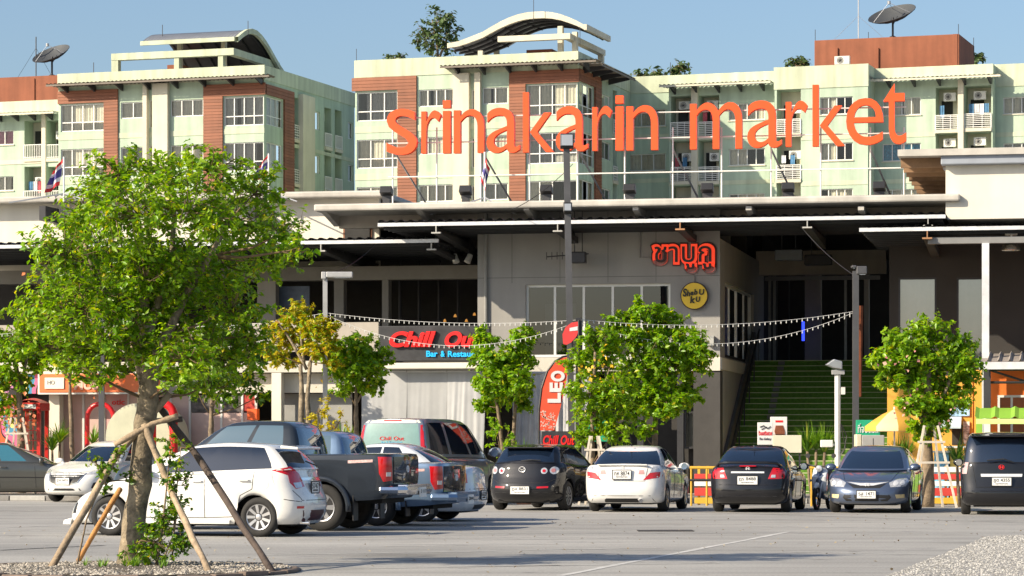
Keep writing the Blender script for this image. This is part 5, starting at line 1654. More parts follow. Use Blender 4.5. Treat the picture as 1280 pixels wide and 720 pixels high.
    def mirrors(c, x, z, m=None, s=1.0):
        for sd in (1, -1):
            y = c.S['W'] / 2 * .93
            pts = []
            mb = MB()
            cx = Vector((x, sd * (y + .10 * s), z))
            rows = []
            for k in range(7):
                t = -math.pi / 2 + math.pi * k / 6
                rr = math.cos(t)
                rows.append([(cx.x + .10 * s * (rr * math.cos(a) if math.cos(a) > 0 else rr * .35 * math.cos(a)), cx.y + .125 * s * math.sin(t) * sd, cx.z + .085 * s * rr * math.sin(a)) for a in [2 * math.pi * q / 14 for q in range(15)]])
            mb.sheet(rows)
            mb.bar((cx.x + .03, sd * (y - .06), z - .05), (cx.x + .02, sd * (y + .05), z - .03), .03, 6)
            o = mb.build('mirror', m or c.pm, c.root, smooth='all')
            g = MB(); g.lathe([(.001, -.038 * s), (.07 * s, -.038 * s), (.075 * s, -.02 * s)], tuple(cx), 14, 'x')
            g.build('mirror_glass', CHROME, o)
    def handles(c, pts, m=None):
        for x, z in pts:
            for sd, v in ((1, 'left'), (-1, 'right')):
                h, d = c.hit(v, (x, z))
                mb = MB(); mb.tube([(h.x - .09, h.y + sd * .0, h.z), (h.x - .07, h.y + sd * .03, h.z), (h.x + .07, h.y + sd * .03, h.z), (h.x + .09, h.y + sd * .0, h.z)], .013, 6)
                mb.build('door_handle', m or c.pm, c.root, smooth=True)
    def aerial(c, x, L=.22):
        z = lerp_list(c.G['roof'], .75) + .02
        mb = MB(); mb.bar((x, 0, z), (x - .10, 0, z + L), .006, 5); mb.lathe([(.03, 0), (.015, .03)], (x, 0, z), 8); mb.build('aerial', BLKTRIM, c.root)

# ---- shapes of the different vehicles (metres; s runs 0 at the nose to 1 at the tail)
SEDAN = dict(L=4.54, W=1.76, z0=.20, fo=.88, wb=2.67, ra=.345, rw=.315, spokes=5, crown=.045,
    front=[(0, .10), (.12, .03), (.3, .0), (.5, .02), (.7, .07), (.85, .14), (.95, .22), (1, .30)],
    rear=[(0, .16), (.1, .06), (.25, .01), (.4, .0), (.55, .04), (.75, .06), (.9, .07), (1, .12)],
    top=[(0, .66), (.08, .74), (.22, .86), (.32, .93), (.55, .955), (.8, 1.0), (.93, 1.02), (1, 1.0)],
    gh=dict(fx=[(0, 1.12), (.5, 1.62), (.9, 2.02), (1, 2.16)], rx=[(0, 4.02), (.5, 3.70), (.9, 3.36), (1, 3.22)],
            hw=[(0, .80), (.5, .715), (.9, .60), (1, .52)], base=[(0, .90), (.3, .93), (1, .985)],
            roof=[(0, 1.36), (.25, 1.425), (.5, 1.435), (.8, 1.41), (1, 1.355)], wins=[(.24, .49), (.515, .74)], cf=.2, cr=.2))
import copy as _copy
def spec(base, **k):
    d = _copy.deepcopy({a: b for a, b in base.items() if a not in ('glass', 'roofm')})
    for a in ('glass', 'roofm'):
        if a in base: d[a] = base[a]
    gh = k.pop('gh', None)
    d.update(k)
    if gh: d['gh'].update(gh)
    return d
HATCH = spec(SEDAN, L=4.10, W=1.70, z0=.20, fo=.83, wb=2.55, ra=.35, rw=.315, spokes=9,
    front=[(0, .06), (.10, .0), (.25, .0), (.45, .03), (.6, .08), (.8, .16), (.92, .26), (1, .38)],
    rear=[(0, .13), (.12, .04), (.3, .0), (.45, .01), (.6, .07), (.8, .13), (1, .17)],
    top=[(0, .68), (.08, .78), (.2, .92), (.3, .985), (.55, 1.0), (.8, 1.06), (1, 1.09)],
    gh=dict(fx=[(0, .92), (.5, 1.42), (.9, 1.86), (1, 2.0)], rx=[(0, 3.96), (.3, 3.88), (.6, 3.76), (.9, 3.62), (1, 3.56)],
            hw=[(0, .785), (.5, .715), (.9, .62), (1, .55)], base=[(0, .95), (.3, .975), (.7, 1.03), (1, 1.07)],
            roof=[(0, 1.40), (.25, 1.465), (.5, 1.485), (.8, 1.465), (1, 1.43)], wins=[(.21, .455), (.475, .66), (.672, .76)], blackpillars=[(.455, .475), (.66, .672), (.76, .90)], cf=.2, cr=.12))

def at_end(px, Y, h, L, end=-1):
    """ground point for a car whose rear (end=-1) or nose (end=1) centre stands at that pixel column and depth"""
    p = Vector(((px - 640) * Y / FPX, Y, 0))
    d = Vector((math.sin(R(h)), math.cos(R(h)), 0))
    return p - d * (end * L / 2)
PWHITE = paint('pearl_white_paint', (.72, .71, .68)); PBLACK = paint('black_paint', (.008, .008, .010)); PGREYBLUE = paint('steel_blue_paint', (.09, .12, .19), .5, .3)
PBRONZE = paint('bronze_grey_paint', (.10, .10, .09), .5, .3); PNAVY = paint('navy_paint', (.012, .022, .05), .3, .25)
PCHAR = paint('charcoal_paint', (.022, .028, .038), .0, .25); PVAN = paint('blue_grey_van_paint', (.20, .235, .29), .3, .3); PWHITE2 = paint('cool_white_paint', (.60, .63, .66))
GRP = 'cars parked facing the market'; GRP2 = 'cars parked side on in the open car park'

# --- white hatchback behind the staked tree
YH = -75
c = Car('hatchback', 'white hatchback with red wraparound tail lamps parked side on behind the staked tree', 'car', HATCH, at_end(398, 46.3, YH, 4.1), YH, PWHITE, GRP2)
c.both('tail_lamp', ('rear', 52), [(-.33, 1.06), (-.02, 1.12), (.16, 1.00), (.26, .80), (.05, .76), (-.06, .86), (-.08, .98)], REDL, cuts=4)
c.both('reverse_lamp', ('rear', 45), [(.02, .86), (.20, .87), (.22, .79), (.06, .77)], CLEARL, off=.012)
c.both('headlamp', ('front', 40), [(-.28, .66), (.28, .76), (.40, .86), (.10, .84), (-.25, .74)], CLEARL)
c.patch('grille', 'front', [(-.5, .40), (.5, .40), (.62, .52), (-.62, .52)], BLKTRIM)
c.patch('grille', 'front', [(-.45, .66), (.45, .66), (.5, .70), (-.5, .70)], BLKTRIM)
c.both('fog_lamp_surround', ('front', 35), [(-.06, .36), (.04, .36), (.06, .52), (-.02, .54)], BLKTRIM)
c.patch('rear_diffuser', 'rear', [(-.5, .25), (.5, .25), (.58, .42), (-.58, .42)], mat('dark_red_diffuser', (.06, .012, .012), .4))
c.both('reflector', 'rear', [(.56, .45), (.70, .45), (.70, .49), (.56, .49)], REDL)
c.patch('tailgate_garnish', 'rear', [(-.42, .89), (.42, .89), (.46, .94), (-.46, .94)], CHROME, off=.02)
c.plate('rear', 0, .78, '5747')
c.badge('rear', 0, 1.00, .07, 'oval')
c.lines2([(.62, .30), (.64, .98)]); c.lines2([(-.42, .30), (-.42, 1.0)]); c.lines2([(-.42, .30), (.62, .30)]); c.lines2([(-1.26, 1.03), (-1.22, .76), (-1.02, .66)]); c.lines2([(-1.02, .66), (-.95, .32), (-.42, .30)])
c.line('rear', [(-.72, .74), (-.60, .58), (.60, .58), (.72, .74)])
c.lines2([(-1.98, .56), (-1.75, .60)])
c.handles([(-.30, .88), (-1.10, .90)]); c.mirrors(.55, 1.02)
c.both('fuel_flap', 'left', [(-1.42 + .085 * math.cos(k * .5236), .84 + .085 * math.sin(k * .5236)) for k in range(12)], PWHITE, off=.003)
mb = MB(); mb.prism([(-1.60, 1.455), (-2.02 + .12, 1.425), (-1.90, 1.385), (-1.60, 1.40)], lambda p: (p[0], -.56, p[1]), lambda p: (p[0], .56, p[1])); mb.build('roof_spoiler', PWHITE, c.root, bevel=.015)
mb = MB(); mb.prism([(1.98, .17), (2.12, .17), (2.10, .24), (1.95, .28)], lambda p: (p[0], -.62, p[1]), lambda p: (p[0], .62, p[1])); mb.build('front_lip', PWHITE, c.root, bevel=.01)
mb = MB(); mb.bar((-2.0, -.1, 1.12), (-1.92, .25, 1.20), .012, 5); mb.build('rear_wiper', BLKTRIM, c.root)
mb = MB(); mb.bar((-1.9, .45, .22), (-2.05, .45, .22), .035, 10); mb.build('exhaust_tip', CHROME, c.root, smooth=True)
mb = MB(); mb.prism([(.7, .20), (-.85, .20), (-.85, .27), (.7, .27)], lambda p: (p[0], .80, p[1]), lambda p: (p[0], .845, p[1])); mb.build('side_skirt', PWHITE, c.root, bevel=.012)

# --- black pickup
PICK = dict(L=5.26, W=1.83, z0=.50, zend=.56, fo=.92, wb=3.09, ra=.48, rw=.40, tw=.27, spokes=6, wstyle='truck', glass=TINTB, crown=.02, cf=.13, cr=.06, nf=3, nr=4.5,
    front=[(0, .10), (.2, .0), (.4, .0), (.7, .05), (.9, .12), (1, .22)], rear=[(0, .10), (.15, .02), (.5, .0), (.9, .0), (1, .015)],
    top=[(0, 1.04), (.06, 1.14), (.2, 1.22), (.3, 1.26), (.6, 1.28), (.615, 1.28), (.63, 1.29), (.95, 1.30), (1, 1.30)],
    wt=[(0, .93), (.1, .96), (.3, .975), (.6, 1.0), (.85, .995), (.96, .985), (1, .965)],
    gh=dict(fx=[(0, 1.25), (.5, 1.62), (.9, 1.98), (1, 2.12)], rx=[(0, 3.66), (.5, 3.60), (.9, 3.50), (1, 3.42)], hw=[(0, .84), (.5, .78), (.9, .69), (1, .61)],
            base=[(0, 1.22), (1, 1.26)], roof=[(0, 1.77), (.2, 1.84), (.5, 1.86), (.85, 1.85), (1, 1.80)], wins=[(.17, .52), (.56, .84)], cf=.2, cr=.10, kr=5))
PICK2 = spec(PICK, W=1.78, z0=.34, zend=.40, ra=.42, rw=.35, tw=.22,
    top=[(0, .90), (.06, 1.0), (.2, 1.06), (.3, 1.10), (.6, 1.11), (.63, 1.12), (.95, 1.13), (1, 1.13)],
    gh=dict(base=[(0, 1.06), (1, 1.10)], roof=[(0, 1.60), (.2, 1.68), (.5, 1.70), (.85, 1.69), (1, 1.65)], hw=[(0, .81), (.5, .76), (.9, .68), (1, .60)], rx=[(0, 3.46), (.5, 3.40), (.9, 3.30), (1, 3.22)]))
PBLUE2 = paint('pale_blue_paint', (.16, .24, .36), .45, .3)
def pickup(label, S, px, Y, pm, gate, dz, plate, chrome):
    c = Car('pickup_truck', label, 'pickup', S, at_end(px, Y, YH, 5.26), YH, pm, GRP2)
    c.both('tail_lamp', ('rear', 42), [(-.13, 1.26 + dz), (.10, 1.26 + dz), (.12, .86 + dz), (-.06, .84 + dz), (-.12, .98 + dz)], REDL, off=.012)
    c.both('reverse_lamp', ('rear', 42), [(-.02, 1.00 + dz), (.08, 1.00 + dz), (.08, .93 + dz), (-.02, .93 + dz)], CLEARL, off=.02)
    g = c.patch('tailgate', 'rear', [(-.70, .80 + dz), (.70, .80 + dz), (.70, 1.26 + dz), (-.70, 1.26 + dz)], gate, off=.012)
    c.patch('tailgate_handle', 'rear', [(-.14, 1.14 + dz), (.14, 1.14 + dz), (.14, 1.20 + dz), (-.14, 1.20 + dz)], CHROME, off=.03)
    c.badge('rear', 0, 1.05 + dz, .07, 'oval')
    W = S['W']
    mb = MB()
    mb.tube([(-2.42, W / 2 - .01, .70 + dz), (-2.72, W / 2 - .06, .70 + dz), (-2.80, W / 2 - .2, .70 + dz), (-2.80, -W / 2 + .2, .70 + dz), (-2.72, -W / 2 + .06, .70 + dz), (-2.42, -W / 2 + .01, .70 + dz)], .07, 8)
    mb.box(-2.85, -2.66, -.68, .68, .61 + dz, .79 + dz)
    mb.build('rear_bumper', CHROME if chrome else pm, c.root, bevel=.02)
    mb = MB(); mb.box(-2.885, -2.865, -.30, .06, .57 + dz, .74 + dz); o = mb.build('number_plate', PLATE, c.root)
    text('plate_characters', plate, PINK_INK, o, -.16, .16, .64 + dz, .70 + dz, 0, .004, offset=.01, mapf=lambda p: (-2.89, -.12 - p[0], p[2]))
    for x in c.xw:
        for sd in (1, -1):
            rA = S['ra'] + .01
            pts = [(x + rA * math.cos(R(k)), sd * (W / 2 - .01), S['rw'] + rA * math.sin(R(k))) for k in range(-8, 189, 14)]
            mb = MB(); mb.tube(pts, .05, 6); mb.build('arch_flare', pm, c.root, smooth='all')
    for sd in (1, -1):
        y0, y1 = sorted((sd * .62, sd * .88))
        bx('mud_flap', BLKTRIM, c.root, c.xw[1] - .57, c.xw[1] - .55, y0, y1, .18, S['z0'] + .12)
    c.lines2([(.62, .64 + dz), (.62, 1.2 + dz)]); c.lines2([(-.40, .64 + dz), (-.40, 1.22 + dz)]); c.lines2([(-1.02, .64 + dz), (-1.02, 1.27 + dz)], r=.014)
    c.both('bed_decal', 'left', [(-2.30, 1.17 + dz), (-1.86, 1.15 + dz), (-1.86, 1.20 + dz), (-2.30, 1.215 + dz)], mat('pale_decal', (.55, .35, .33), .5, var=.4, scale=20), off=.003, th=.006)
    c.handles([(-.75, 1.12 + dz), (.35, 1.12 + dz)], CHROME); c.mirrors(1.0, 1.32 + dz, CHROME, 1.2)
    zr = S['gh']['roof'][-1][1] - .045
    c.patch('high_brake_lamp', 'rear', [(-.12, zr), (.12, zr), (.12, zr + .03), (-.12, zr + .03)], REDL)
    return c
pickup('black double cab pickup truck with chrome rear bumper and lifted wheels behind the white hatchback', PICK, 509, 49.4, PCHAR, PBLACK, 0, '5 117', True)
pickup('pale blue pickup truck with a black tailgate beyond the black pickup', PICK2, 570, 52.4, PBLUE2, PBLACK, -.18, '2841', False)
# --- white saloon beyond it
c = Car('saloon_car', 'white saloon whose tail and roof show past the black tailgate of the pale blue pickup', 'car', spec(SEDAN, L=4.5, gh=dict(roof=[(0, 1.40), (.25, 1.47), (.5, 1.48), (.8, 1.46), (1, 1.40)])), at_end(603, 55.4, YH, 4.5), YH, PWHITE2, GRP2)
c.both('tail_lamp', ('rear', 45), [(-.2, .92), (.1, .92), (.12, .74), (-.1, .72)], REDL)
c.plate('rear', 0, .50, '6620'); c.badge('rear', 0, .86, .07, 'oval'); c.handles([(-.2, .85), (-1.0, .88)]); c.mirrors(.85, .98)
c.line('rear', [(-.80, .62), (.80, .62)]); c.patch('rear_bumper_insert', 'rear', [(-.3, .23), (.3, .23), (.4, .32), (-.4, .32)], BLKTRIM)

# --- tall van
VAN = spec(HATCH, L=5.1, W=1.95, z0=.25, fo=.95, wb=3.1, ra=.38, rw=.35, tw=.22, spokes=7, cf=.15, cr=.05, nr=4, crown=.02,
    rear=[(0, .12), (.15, .02), (.4, .0), (.7, .02), (1, .03)], top=[(0, .80), (.08, .95), (.18, 1.10), (.3, 1.17), (1, 1.20)],
    gh=dict(fx=[(0, .85), (.5, 1.40), (.9, 1.88), (1, 2.05)], rx=[(0, 5.06), (.5, 5.02), (.9, 4.95), (1, 4.90)], hw=[(0, .935), (.5, .88), (.9, .80), (1, .72)],
            base=[(0, 1.10), (.3, 1.15), (1, 1.18)], roof=[(0, 1.95), (.2, 2.06), (.5, 2.10), (.85, 2.10), (1, 2.07)], wins=[(.17, .33), (.36, .62), (.66, .92)], blackpillars=[], cf=.18, cr=.05, nr=4, kr=4))
VH = 23
c = Car('passenger_van', 'tall blue grey van with cream tailgate and lettered rear window', 'van', VAN, at_end(487, 69.5, VH, 5.1), VH, PVAN)
CRM = paint('cream_van_paint', (.62, .60, .52))
c.patch('tailgate', 'rear', [(-.86, .62), (.86, .62), (.84, 1.24), (-.84, 1.24)], CRM, off=.01, cuts=5)
c.patch('tailgate', 'rear', [(-.74, 2.0), (.74, 2.0), (.64, 2.10), (-.64, 2.10)], CRM, off=.012, cuts=4)
c.both('tail_lamp', 'rear', [(.80, 1.22), (.92, 1.22), (.84, 1.95), (.74, 1.95)], REDL, off=.01)
c.patch('high_brake_lamp', 'rear', [(-.25, 2.045), (.25, 2.045), (.22, 2.075), (-.22, 2.075)], REDL, off=.02)
hp, d = c.hit('rear', (0, 1.7))
for s, z0, z1, y0, y1, m in (('the Luxury', 1.70, 1.77, .05, .42, mat('window_blue_print', (.1, .5, .75), .5)), ('Chill Out', 1.58, 1.67, -.35, .30, SRED), ('Bar & Restaurant', 1.51, 1.56, -.3, .25, mat('window_blue_print', (.1, .5, .75), .5))):
    if s.startswith('the'): continue
    text('window_lettering', s, m, c.root, -y1, -y0, z0, z1, 0, .003, offset=.01, mapf=lambda p: (hp.x - .012 + (p[2] - 1.7) * .12, -p[0], p[2]))
c.plate('rear', 0, .80, '4471'); c.mirrors(1.45, 1.28, None, 1.5); c.lines2([(-.1, .4), (-.1, 1.1)]); c.lines2([(1.35, .4), (1.35, 1.1)]); c.handles([(.2, 1.0)])
for o in c.root.children:
    if o.name.startswith('rear_window'): o.data.materials[0] = mat('pale_green_tint', (.12, .22, .20), .06, 0, var=.2, spec=.8, coat=.5)

# --- black hatchback (rear three-quarter)
M3 = spec(HATCH, L=4.42, W=1.755, fo=.9, wb=2.64, rw=.325, ra=.355, spokes=10, cr=.15, nr=2.7,
    rear=[(0, .18), (.1, .07), (.22, .01), (.35, .0), (.5, .05), (.62, .12), (.8, .15), (1, .22)],
    gh=dict(fx=[(0, 1.05), (.5, 1.55), (.9, 2.02), (1, 2.16)], rx=[(0, 4.22), (.3, 4.10), (.6, 3.96), (.9, 3.80), (1, 3.72)], base=[(0, .95), (.3, .98), (1, 1.06)], wins=[(.23, .46), (.48, .70)], blackpillars=[], cr=.14, nr=2.6,
            roof=[(0, 1.38), (.25, 1.45), (.5, 1.465), (.8, 1.45), (1, 1.41)]))
H3 = 19
c = Car('hatchback', 'black hatchback with round clear tail lamps parked next to the tall van', 'car', M3, at_end(650, 64.0, H3, 4.42), H3, PBLACK, GRP)
def disc(cx, cz, r): return [(cx + r * math.cos(k * math.pi / 8), cz + r * math.sin(k * math.pi / 8)) for k in range(16)]
c.both('tail_lamp', 'rear', disc(.70, .90, .085), CLEARL, off=.012); c.both('tail_lamp', 'rear', disc(.50, .89, .07), CLEARL, off=.012)
c.both('tail_lamp_centre', 'rear', disc(.50, .89, .035), REDL, off=.02); c.both('tail_lamp_centre', 'rear', disc(.69, .90, .045), mat('pink_lamp', (.5, .2, .2), .2, coat=1), off=.02)
c.both('rear_reflector', 'rear', [(.38, .50), (.62, .51), (.62, .55), (.38, .54)], REDL, off=.01)
c.plate('rear', .0, .46, 'ฎฮ 8831', .44); c.badge('rear', 0, .92, .075, 'wing')
c.line('rear', [(-.78, .72), (-.55, .62), (.55, .62), (.78, .72)]); c.line('rear', [(-.80, .40), (.80, .40)], r=.01)
mb = MB(); mb.prism([(-1.36, 1.45), (-1.74, 1.42), (-1.74, 1.39), (-1.36, 1.39)], lambda p: (p[0], -.55, p[1]), lambda p: (p[0], .55, p[1])); mb.build('roof_spoiler', PBLACK, c.root, bevel=.012)
c.patch('high_brake_lamp', 'rear', [(-.14, 1.395), (.14, 1.395), (.14, 1.415), (-.14, 1.415)], REDL, off=.03)
mb = MB(); mb.tube([(-1.98, .05, 1.11), (-1.99, -.2, 1.13), (-1.97, -.4, 1.12)], .014, 5); mb.build('rear_wiper', BLKTRIM, c.root)
c.lines2([(.45, .3), (.45, .95)]); c.lines2([(-.50, .3), (-.50, .95)]); c.handles([(-.35, .9), (-1.1, .92)]); c.mirrors(.62, 1.02)

# --- white saloon
C9 = spec(SEDAN, L=4.54, W=1.755, gh=dict(kr=6, rx=[(0, 4.12), (.5, 3.78), (.9, 3.40), (1, 3.25)]))
H = 12
c = Car('saloon_car', 'white saloon with red and clear tail lamps parked between two black cars', 'car', C9, at_end(777, 62.6, H, 4.54), H, PWHITE, GRP)
c.both('tail_lamp', 'rear', [(.46, .70), (.84, .76), (.872, .895), (.60, .855)], REDL, cuts=4)
c.both('reverse_lamp', 'rear', [(.60, .858), (.872, .898), (.80, 1.0), (.66, .995)], CLEARL, cuts=4)
c.both('boot_reflector', 'rear', [(.36, .83), (.49, .83), (.47, .92), (.38, .92)], mat('pale_red_lamp', (.55, .30, .28), .2, coat=1))
c.plate('rear', 0, .82, 'กX 8874'.replace('X', 'ห'), .40, .19)
c.badge('rear', 0, .96, .05, 'H')
c.patch('boot_garnish', 'rear', [(-.36, .925), (.36, .925), (.36, .945), (-.36, .945)], BRIGHT, off=.012)
c.line('rear', [(-.56, .98), (-.50, .68), (.50, .68), (.56, .98)]); c.line('rear', [(-.82, .36), (.82, .36)], r=.007)
c.patch('bumper_lower', 'rear', [(-.72, .21), (.72, .21), (.66, .30), (-.66, .30)], BLKTRIM)
mb = MB(); mb.bar((-2.0, -.42, .25), (-2.24, -.42, .25), .045, 10); mb.build('exhaust_tip', CHROME, c.root, smooth=True)
c.lines2([(.66, .3), (.62, .9)]); c.lines2([(-.35, .3), (-.40, .92)]); c.lines2([(-1.2, .72), (-1.05, .95)]); c.handles([(-.25, .84), (-1.05, .87)]); c.mirrors(.78, .98); c.aerial(-1.0)
mb = MB(); mb.prism([(-2.12, 1.035), (-2.20, 1.045), (-2.20, 1.02), (-2.05, 1.0)], lambda p: (p[0], -.55, p[1]), lambda p: (p[0], .55, p[1])); mb.build('boot_lip', PWHITE, c.root, bevel=.008)

# --- black saloon
C7 = spec(SEDAN, L=4.46, W=1.72, top=[(0, .64), (.08, .72), (.22, .84), (.32, .92), (.55, .94), (.8, .985), (.93, 1.0), (1, .98)], gh=dict(wins=[(.24, .50), (.525, .76)], kr=6))
c = Car('saloon_car', 'black saloon with red tail lamps and boot spoiler parked in front of the stairway', 'car', C7, at_end(934, 62.2, H, 4.46), H, PBLACK, GRP)
c.both('tail_lamp', 'rear', [(.44, .73), (.84, .735), (.86, .95), (.54, .97)], REDL, cuts=4)
c.both('reverse_lamp', 'rear', [(.50, .76), (.60, .76), (.60, .82), (.52, .82)], CLEARL, off=.014)
c.plate('rear', 0, .70, 'ฎร 8488', .44, .18)
c.patch('boot_garnish', 'rear', [(-.36, .855), (.36, .855), (.36, .89), (-.36, .89)], BRIGHT, off=.016); c.badge('rear', 0, .95, .05, 'H')
mb = MB(); mb.tube([(-1.90, .70, 1.0), (-2.06, .62, 1.07), (-2.12, .4, 1.085), (-2.12, -.4, 1.085), (-2.06, -.62, 1.07), (-1.90, -.70, 1.0)], [.03, .035, .03, .03, .035, .03], 6); mb.build('boot_spoiler', PBLACK, c.root, smooth='all')
c.patch('spoiler_brake_lamp', 'rear', [(-.18, 1.00), (.18, 1.00), (.18, 1.02), (-.18, 1.02)], REDL, off=.05)
c.line('rear', [(-.82, .60), (.82, .60)], r=.008, m=BLKTRIM); c.line('rear', [(-.82, .36), (.82, .36)], r=.01, m=mat('dark_chrome', (.10, .10, .11), .2, .9))
c.lines2([(.62, .3), (.58, .9)]); c.lines2([(-.38, .3), (-.42, .92)]); c.handles([(-.25, .82), (-1.05, .85)]); c.mirrors(.76, .98); c.aerial(-1.0, .12)

# --- steel blue saloon, nose towards the camera
C8 = spec(SEDAN, L=4.54, W=1.755, fo=.90,
    front=[(0, .12), (.10, .03), (.25, .0), (.45, .0), (.6, .03), (.78, .10), (.9, .20), (1, .34)], nf=2.6, cf=.17,
    top=[(0, .70), (.06, .76), (.15, .85), (.25, .93), (.35, .96), (.55, .97), (.8, 1.0), (1, 1.0)],
    gh=dict(fx=[(0, .90), (.5, 1.42), (.9, 1.88), (1, 2.05)], base=[(0, .91), (.3, .94), (1, .985)]))
c = Car('saloon_car', 'steel blue saloon parked nose out, showing headlamps and chrome winged grille', 'car', C8, at_end(1083, 61.6, 180 + 13, 4.54, 1), 180 + 13, PGREYBLUE, GRP)
c.both('headlamp', 'front', [(.46, .655), (.50, .56), (.80, .575), (.865, .70), (.80, .755), (.62, .735)], CLEARL, cuts=4)
c.both('headlamp_reflector', 'front', disc(.60, .645, .055), BRIGHT, off=.012); c.both('headlamp_reflector', 'front', disc(.74, .655, .05), BRIGHT, off=.012)
c.patch('grille', 'front', [(-.42, .64), (-.28, .54), (.28, .54), (.42, .64), (.2, .60), (-.2, .60)], BLKTRIM, off=.004)
c.patch('grille_bar', 'front', [(-.46, .675), (-.14, .595), (.14, .595), (.46, .675), (.15, .65), (-.15, .65)], BRIGHT, off=.02)
c.badge('front', 0, .60, .065, 'H')
c.patch('lower_grille', 'front', [(-.52, .34), (-.44, .26), (.44, .26), (.52, .34), (.48, .40), (-.48, .40)], BLKTRIM)
c.both('fog_lamp', 'front', [(.62, .32), (.78, .33), (.78, .41), (.60, .40)], AMBERL)
c.plate('front', .0, .40, 'รล 1471', .40, .16)
c.line('front', [(-.60, .88), (-.50, .70), (.50, .70), (.60, .88)]); c.lines2([(.60, .3), (.56, .9)]); c.lines2([(-.40, .3), (-.44, .92)]); c.handles([(-.25, .84), (-1.05, .87)]); c.mirrors(.95, .98)

# --- black compact people carrier at the right edge
FREED = spec(HATCH, L=4.22, W=1.70, z0=.20, fo=.78, wb=2.74, cr=.10, nr=3.4, spokes=8,
    rear=[(0, .14), (.1, .04), (.25, .0), (.4, .02), (.55, .06), (.8, .08), (1, .10)],
    top=[(0, .72), (.08, .86), (.18, 1.0), (.3, 1.06), (.8, 1.08), (1, 1.08)],
    gh=dict(fx=[(0, .6), (.5, 1.15), (.9, 1.62), (1, 1.8)], rx=[(0, 4.11), (.5, 4.04), (.9, 3.92), (1, 3.82)], hw=[(0, .795), (.5, .755), (.9, .68), (1, .61)],
            base=[(0, 1.0), (.3, 1.04), (1, 1.06)], roof=[(0, 1.60), (.2, 1.69), (.5, 1.715), (.85, 1.70), (1, 1.66)], wins=[(.2, .42), (.45, .68), (.71, .88)], blackpillars=[], cf=.2, cr=.10, kr=6))
c = Car('people_carrier', 'black compact people carrier with chrome tailgate strip parked beside the red and white barrier', 'car', FREED, at_end(1252, 60.0, 9, 4.22), 9, PBLACK, GRP)
c.both('tail_lamp', 'rear', [(.68, 1.10), (.82, 1.10), (.84, .86), (.72, .86)], mat('pale_red_clear_lamp', (.55, .38, .36), .15, .2, coat=1), off=.01)
c.patch('tailgate_garnish', 'rear', [(-.42, .80), (.42, .80), (.43, .86), (-.43, .86)], BRIGHT, off=.02)
c.plate('rear', 0, .70, 'ฎต 4355', .40, .17); c.badge('rear', 0, 1.0, .06, 'H', SRED)
c.line('rear', [(-.80, .50), (.80, .50)], r=.01, m=mat('dark_chrome', (.10, .10, .11), .2, .9)); c.line('rear', [(-.60, 1.06), (-.52, .58), (.52, .58), (.60, 1.06)])
mb = MB(); mb.prism([(-1.66, 1.69), (-2.02, 1.66), (-2.02, 1.63), (-1.66, 1.62)], lambda p: (p[0], -.62, p[1]), lambda p: (p[0], .62, p[1])); mb.build('roof_spoiler', PBLACK, c.root, bevel=.012)
mb = MB(); mb.tube([(-2.05, .3, 1.14), (-2.06, -.05, 1.17), (-2.04, -.25, 1.10)], .013, 5); mb.build('rear_wiper', BLKTRIM, c.root)
c.mirrors(1.2, 1.08); c.handles([(-.3, .95), (.7, .95)])

# --- white small car nose out at the left, and grey saloon at the edge
MZ2 = spec(HATCH, L=4.2, W=1.70, fo=.85, wb=2.57, spokes=10, front=[(0, .12), (.10, .03), (.3, .0), (.5, .01), (.65, .05), (.82, .13), (.93, .24), (1, .40)], nf=2.6, cf=.17,
    top=[(0, .78), (.06, .84), (.15, .94), (.28, 1.02), (.6, 1.02), (1, 1.04)],
    gh=dict(fx=[(0, 1.1), (.5, 1.58), (.9, 2.0), (1, 2.15)], rx=[(0, 3.95), (.5, 3.7), (.9, 3.45), (1, 3.35)], base=[(0, 1.0), (1, 1.03)], roof=[(0, 1.47), (.25, 1.54), (.5, 1.56), (.8, 1.54), (1, 1.5)], blackpillars=[]))
MH = 180 + 24
c = Car('small_saloon', 'white small saloon parked nose out with a wide black shield grille', 'car', MZ2, at_end(78, 73.5, MH, 4.2, 1), MH, PWHITE)
c.both('headlamp', 'front', [(.50, .70), (.80, .72), (.84, .86), (.62, .80)], CLEARL, cuts=4)
c.patch('grille', 'front', [(-.52, .74), (-.40, .52), (-.2, .46), (.2, .46), (.40, .52), (.52, .74), (.3, .76), (-.3, .76)], BLKTRIM)
c.line('front', [(-.54, .74), (-.42, .51), (-.2, .45), (.2, .45), (.42, .51), (.54, .74)], r=.016, name='grille_trim', m=CHROME)
c.patch('lower_grille', 'front', [(-.5, .30), (.5, .30), (.46, .36), (-.46, .36)], BLKTRIM)
c.both('fog_lamp_surround', 'front', [(.70, .36), (.80, .36), (.80, .52), (.74, .50)], BLKTRIM)
c.plate('front', 0, .54, 'ฎรฮ 6655', .40, .17); c.badge('front', 0, .71, .08, 'wing'); c.mirrors(.85, 1.05); c.handles([(-.3, .9)])
c.lines2([(.5, .3), (.48, .95)]); c.lines2([(-.45, .3), (-.45, .98)])
GS_ = spec(SEDAN, L=4.5, W=1.70, glass=mat('cyan_tinted_glass', (.04, .16, .22), .03, 0, var=0, spec=.9, coat=.8), spokes=6, gh=dict(fx=[(0, 1.15), (.5, 1.65), (.9, 2.1), (1, 2.25)], base=[(0, .98), (1, 1.0)], roof=[(0, 1.44), (.25, 1.51), (.5, 1.52), (.8, 1.5), (1, 1.44)]), top=[(0, .72), (.08, .82), (.22, .95), (.32, 1.0), (.8, 1.03), (1, 1.02)])
c = Car('saloon_car', 'bronze grey saloon with pale blue windows parked side on by the phone booth', 'car', GS_, at_end(122, 79.5, 84, 4.5, 1), 84, PBRONZE)
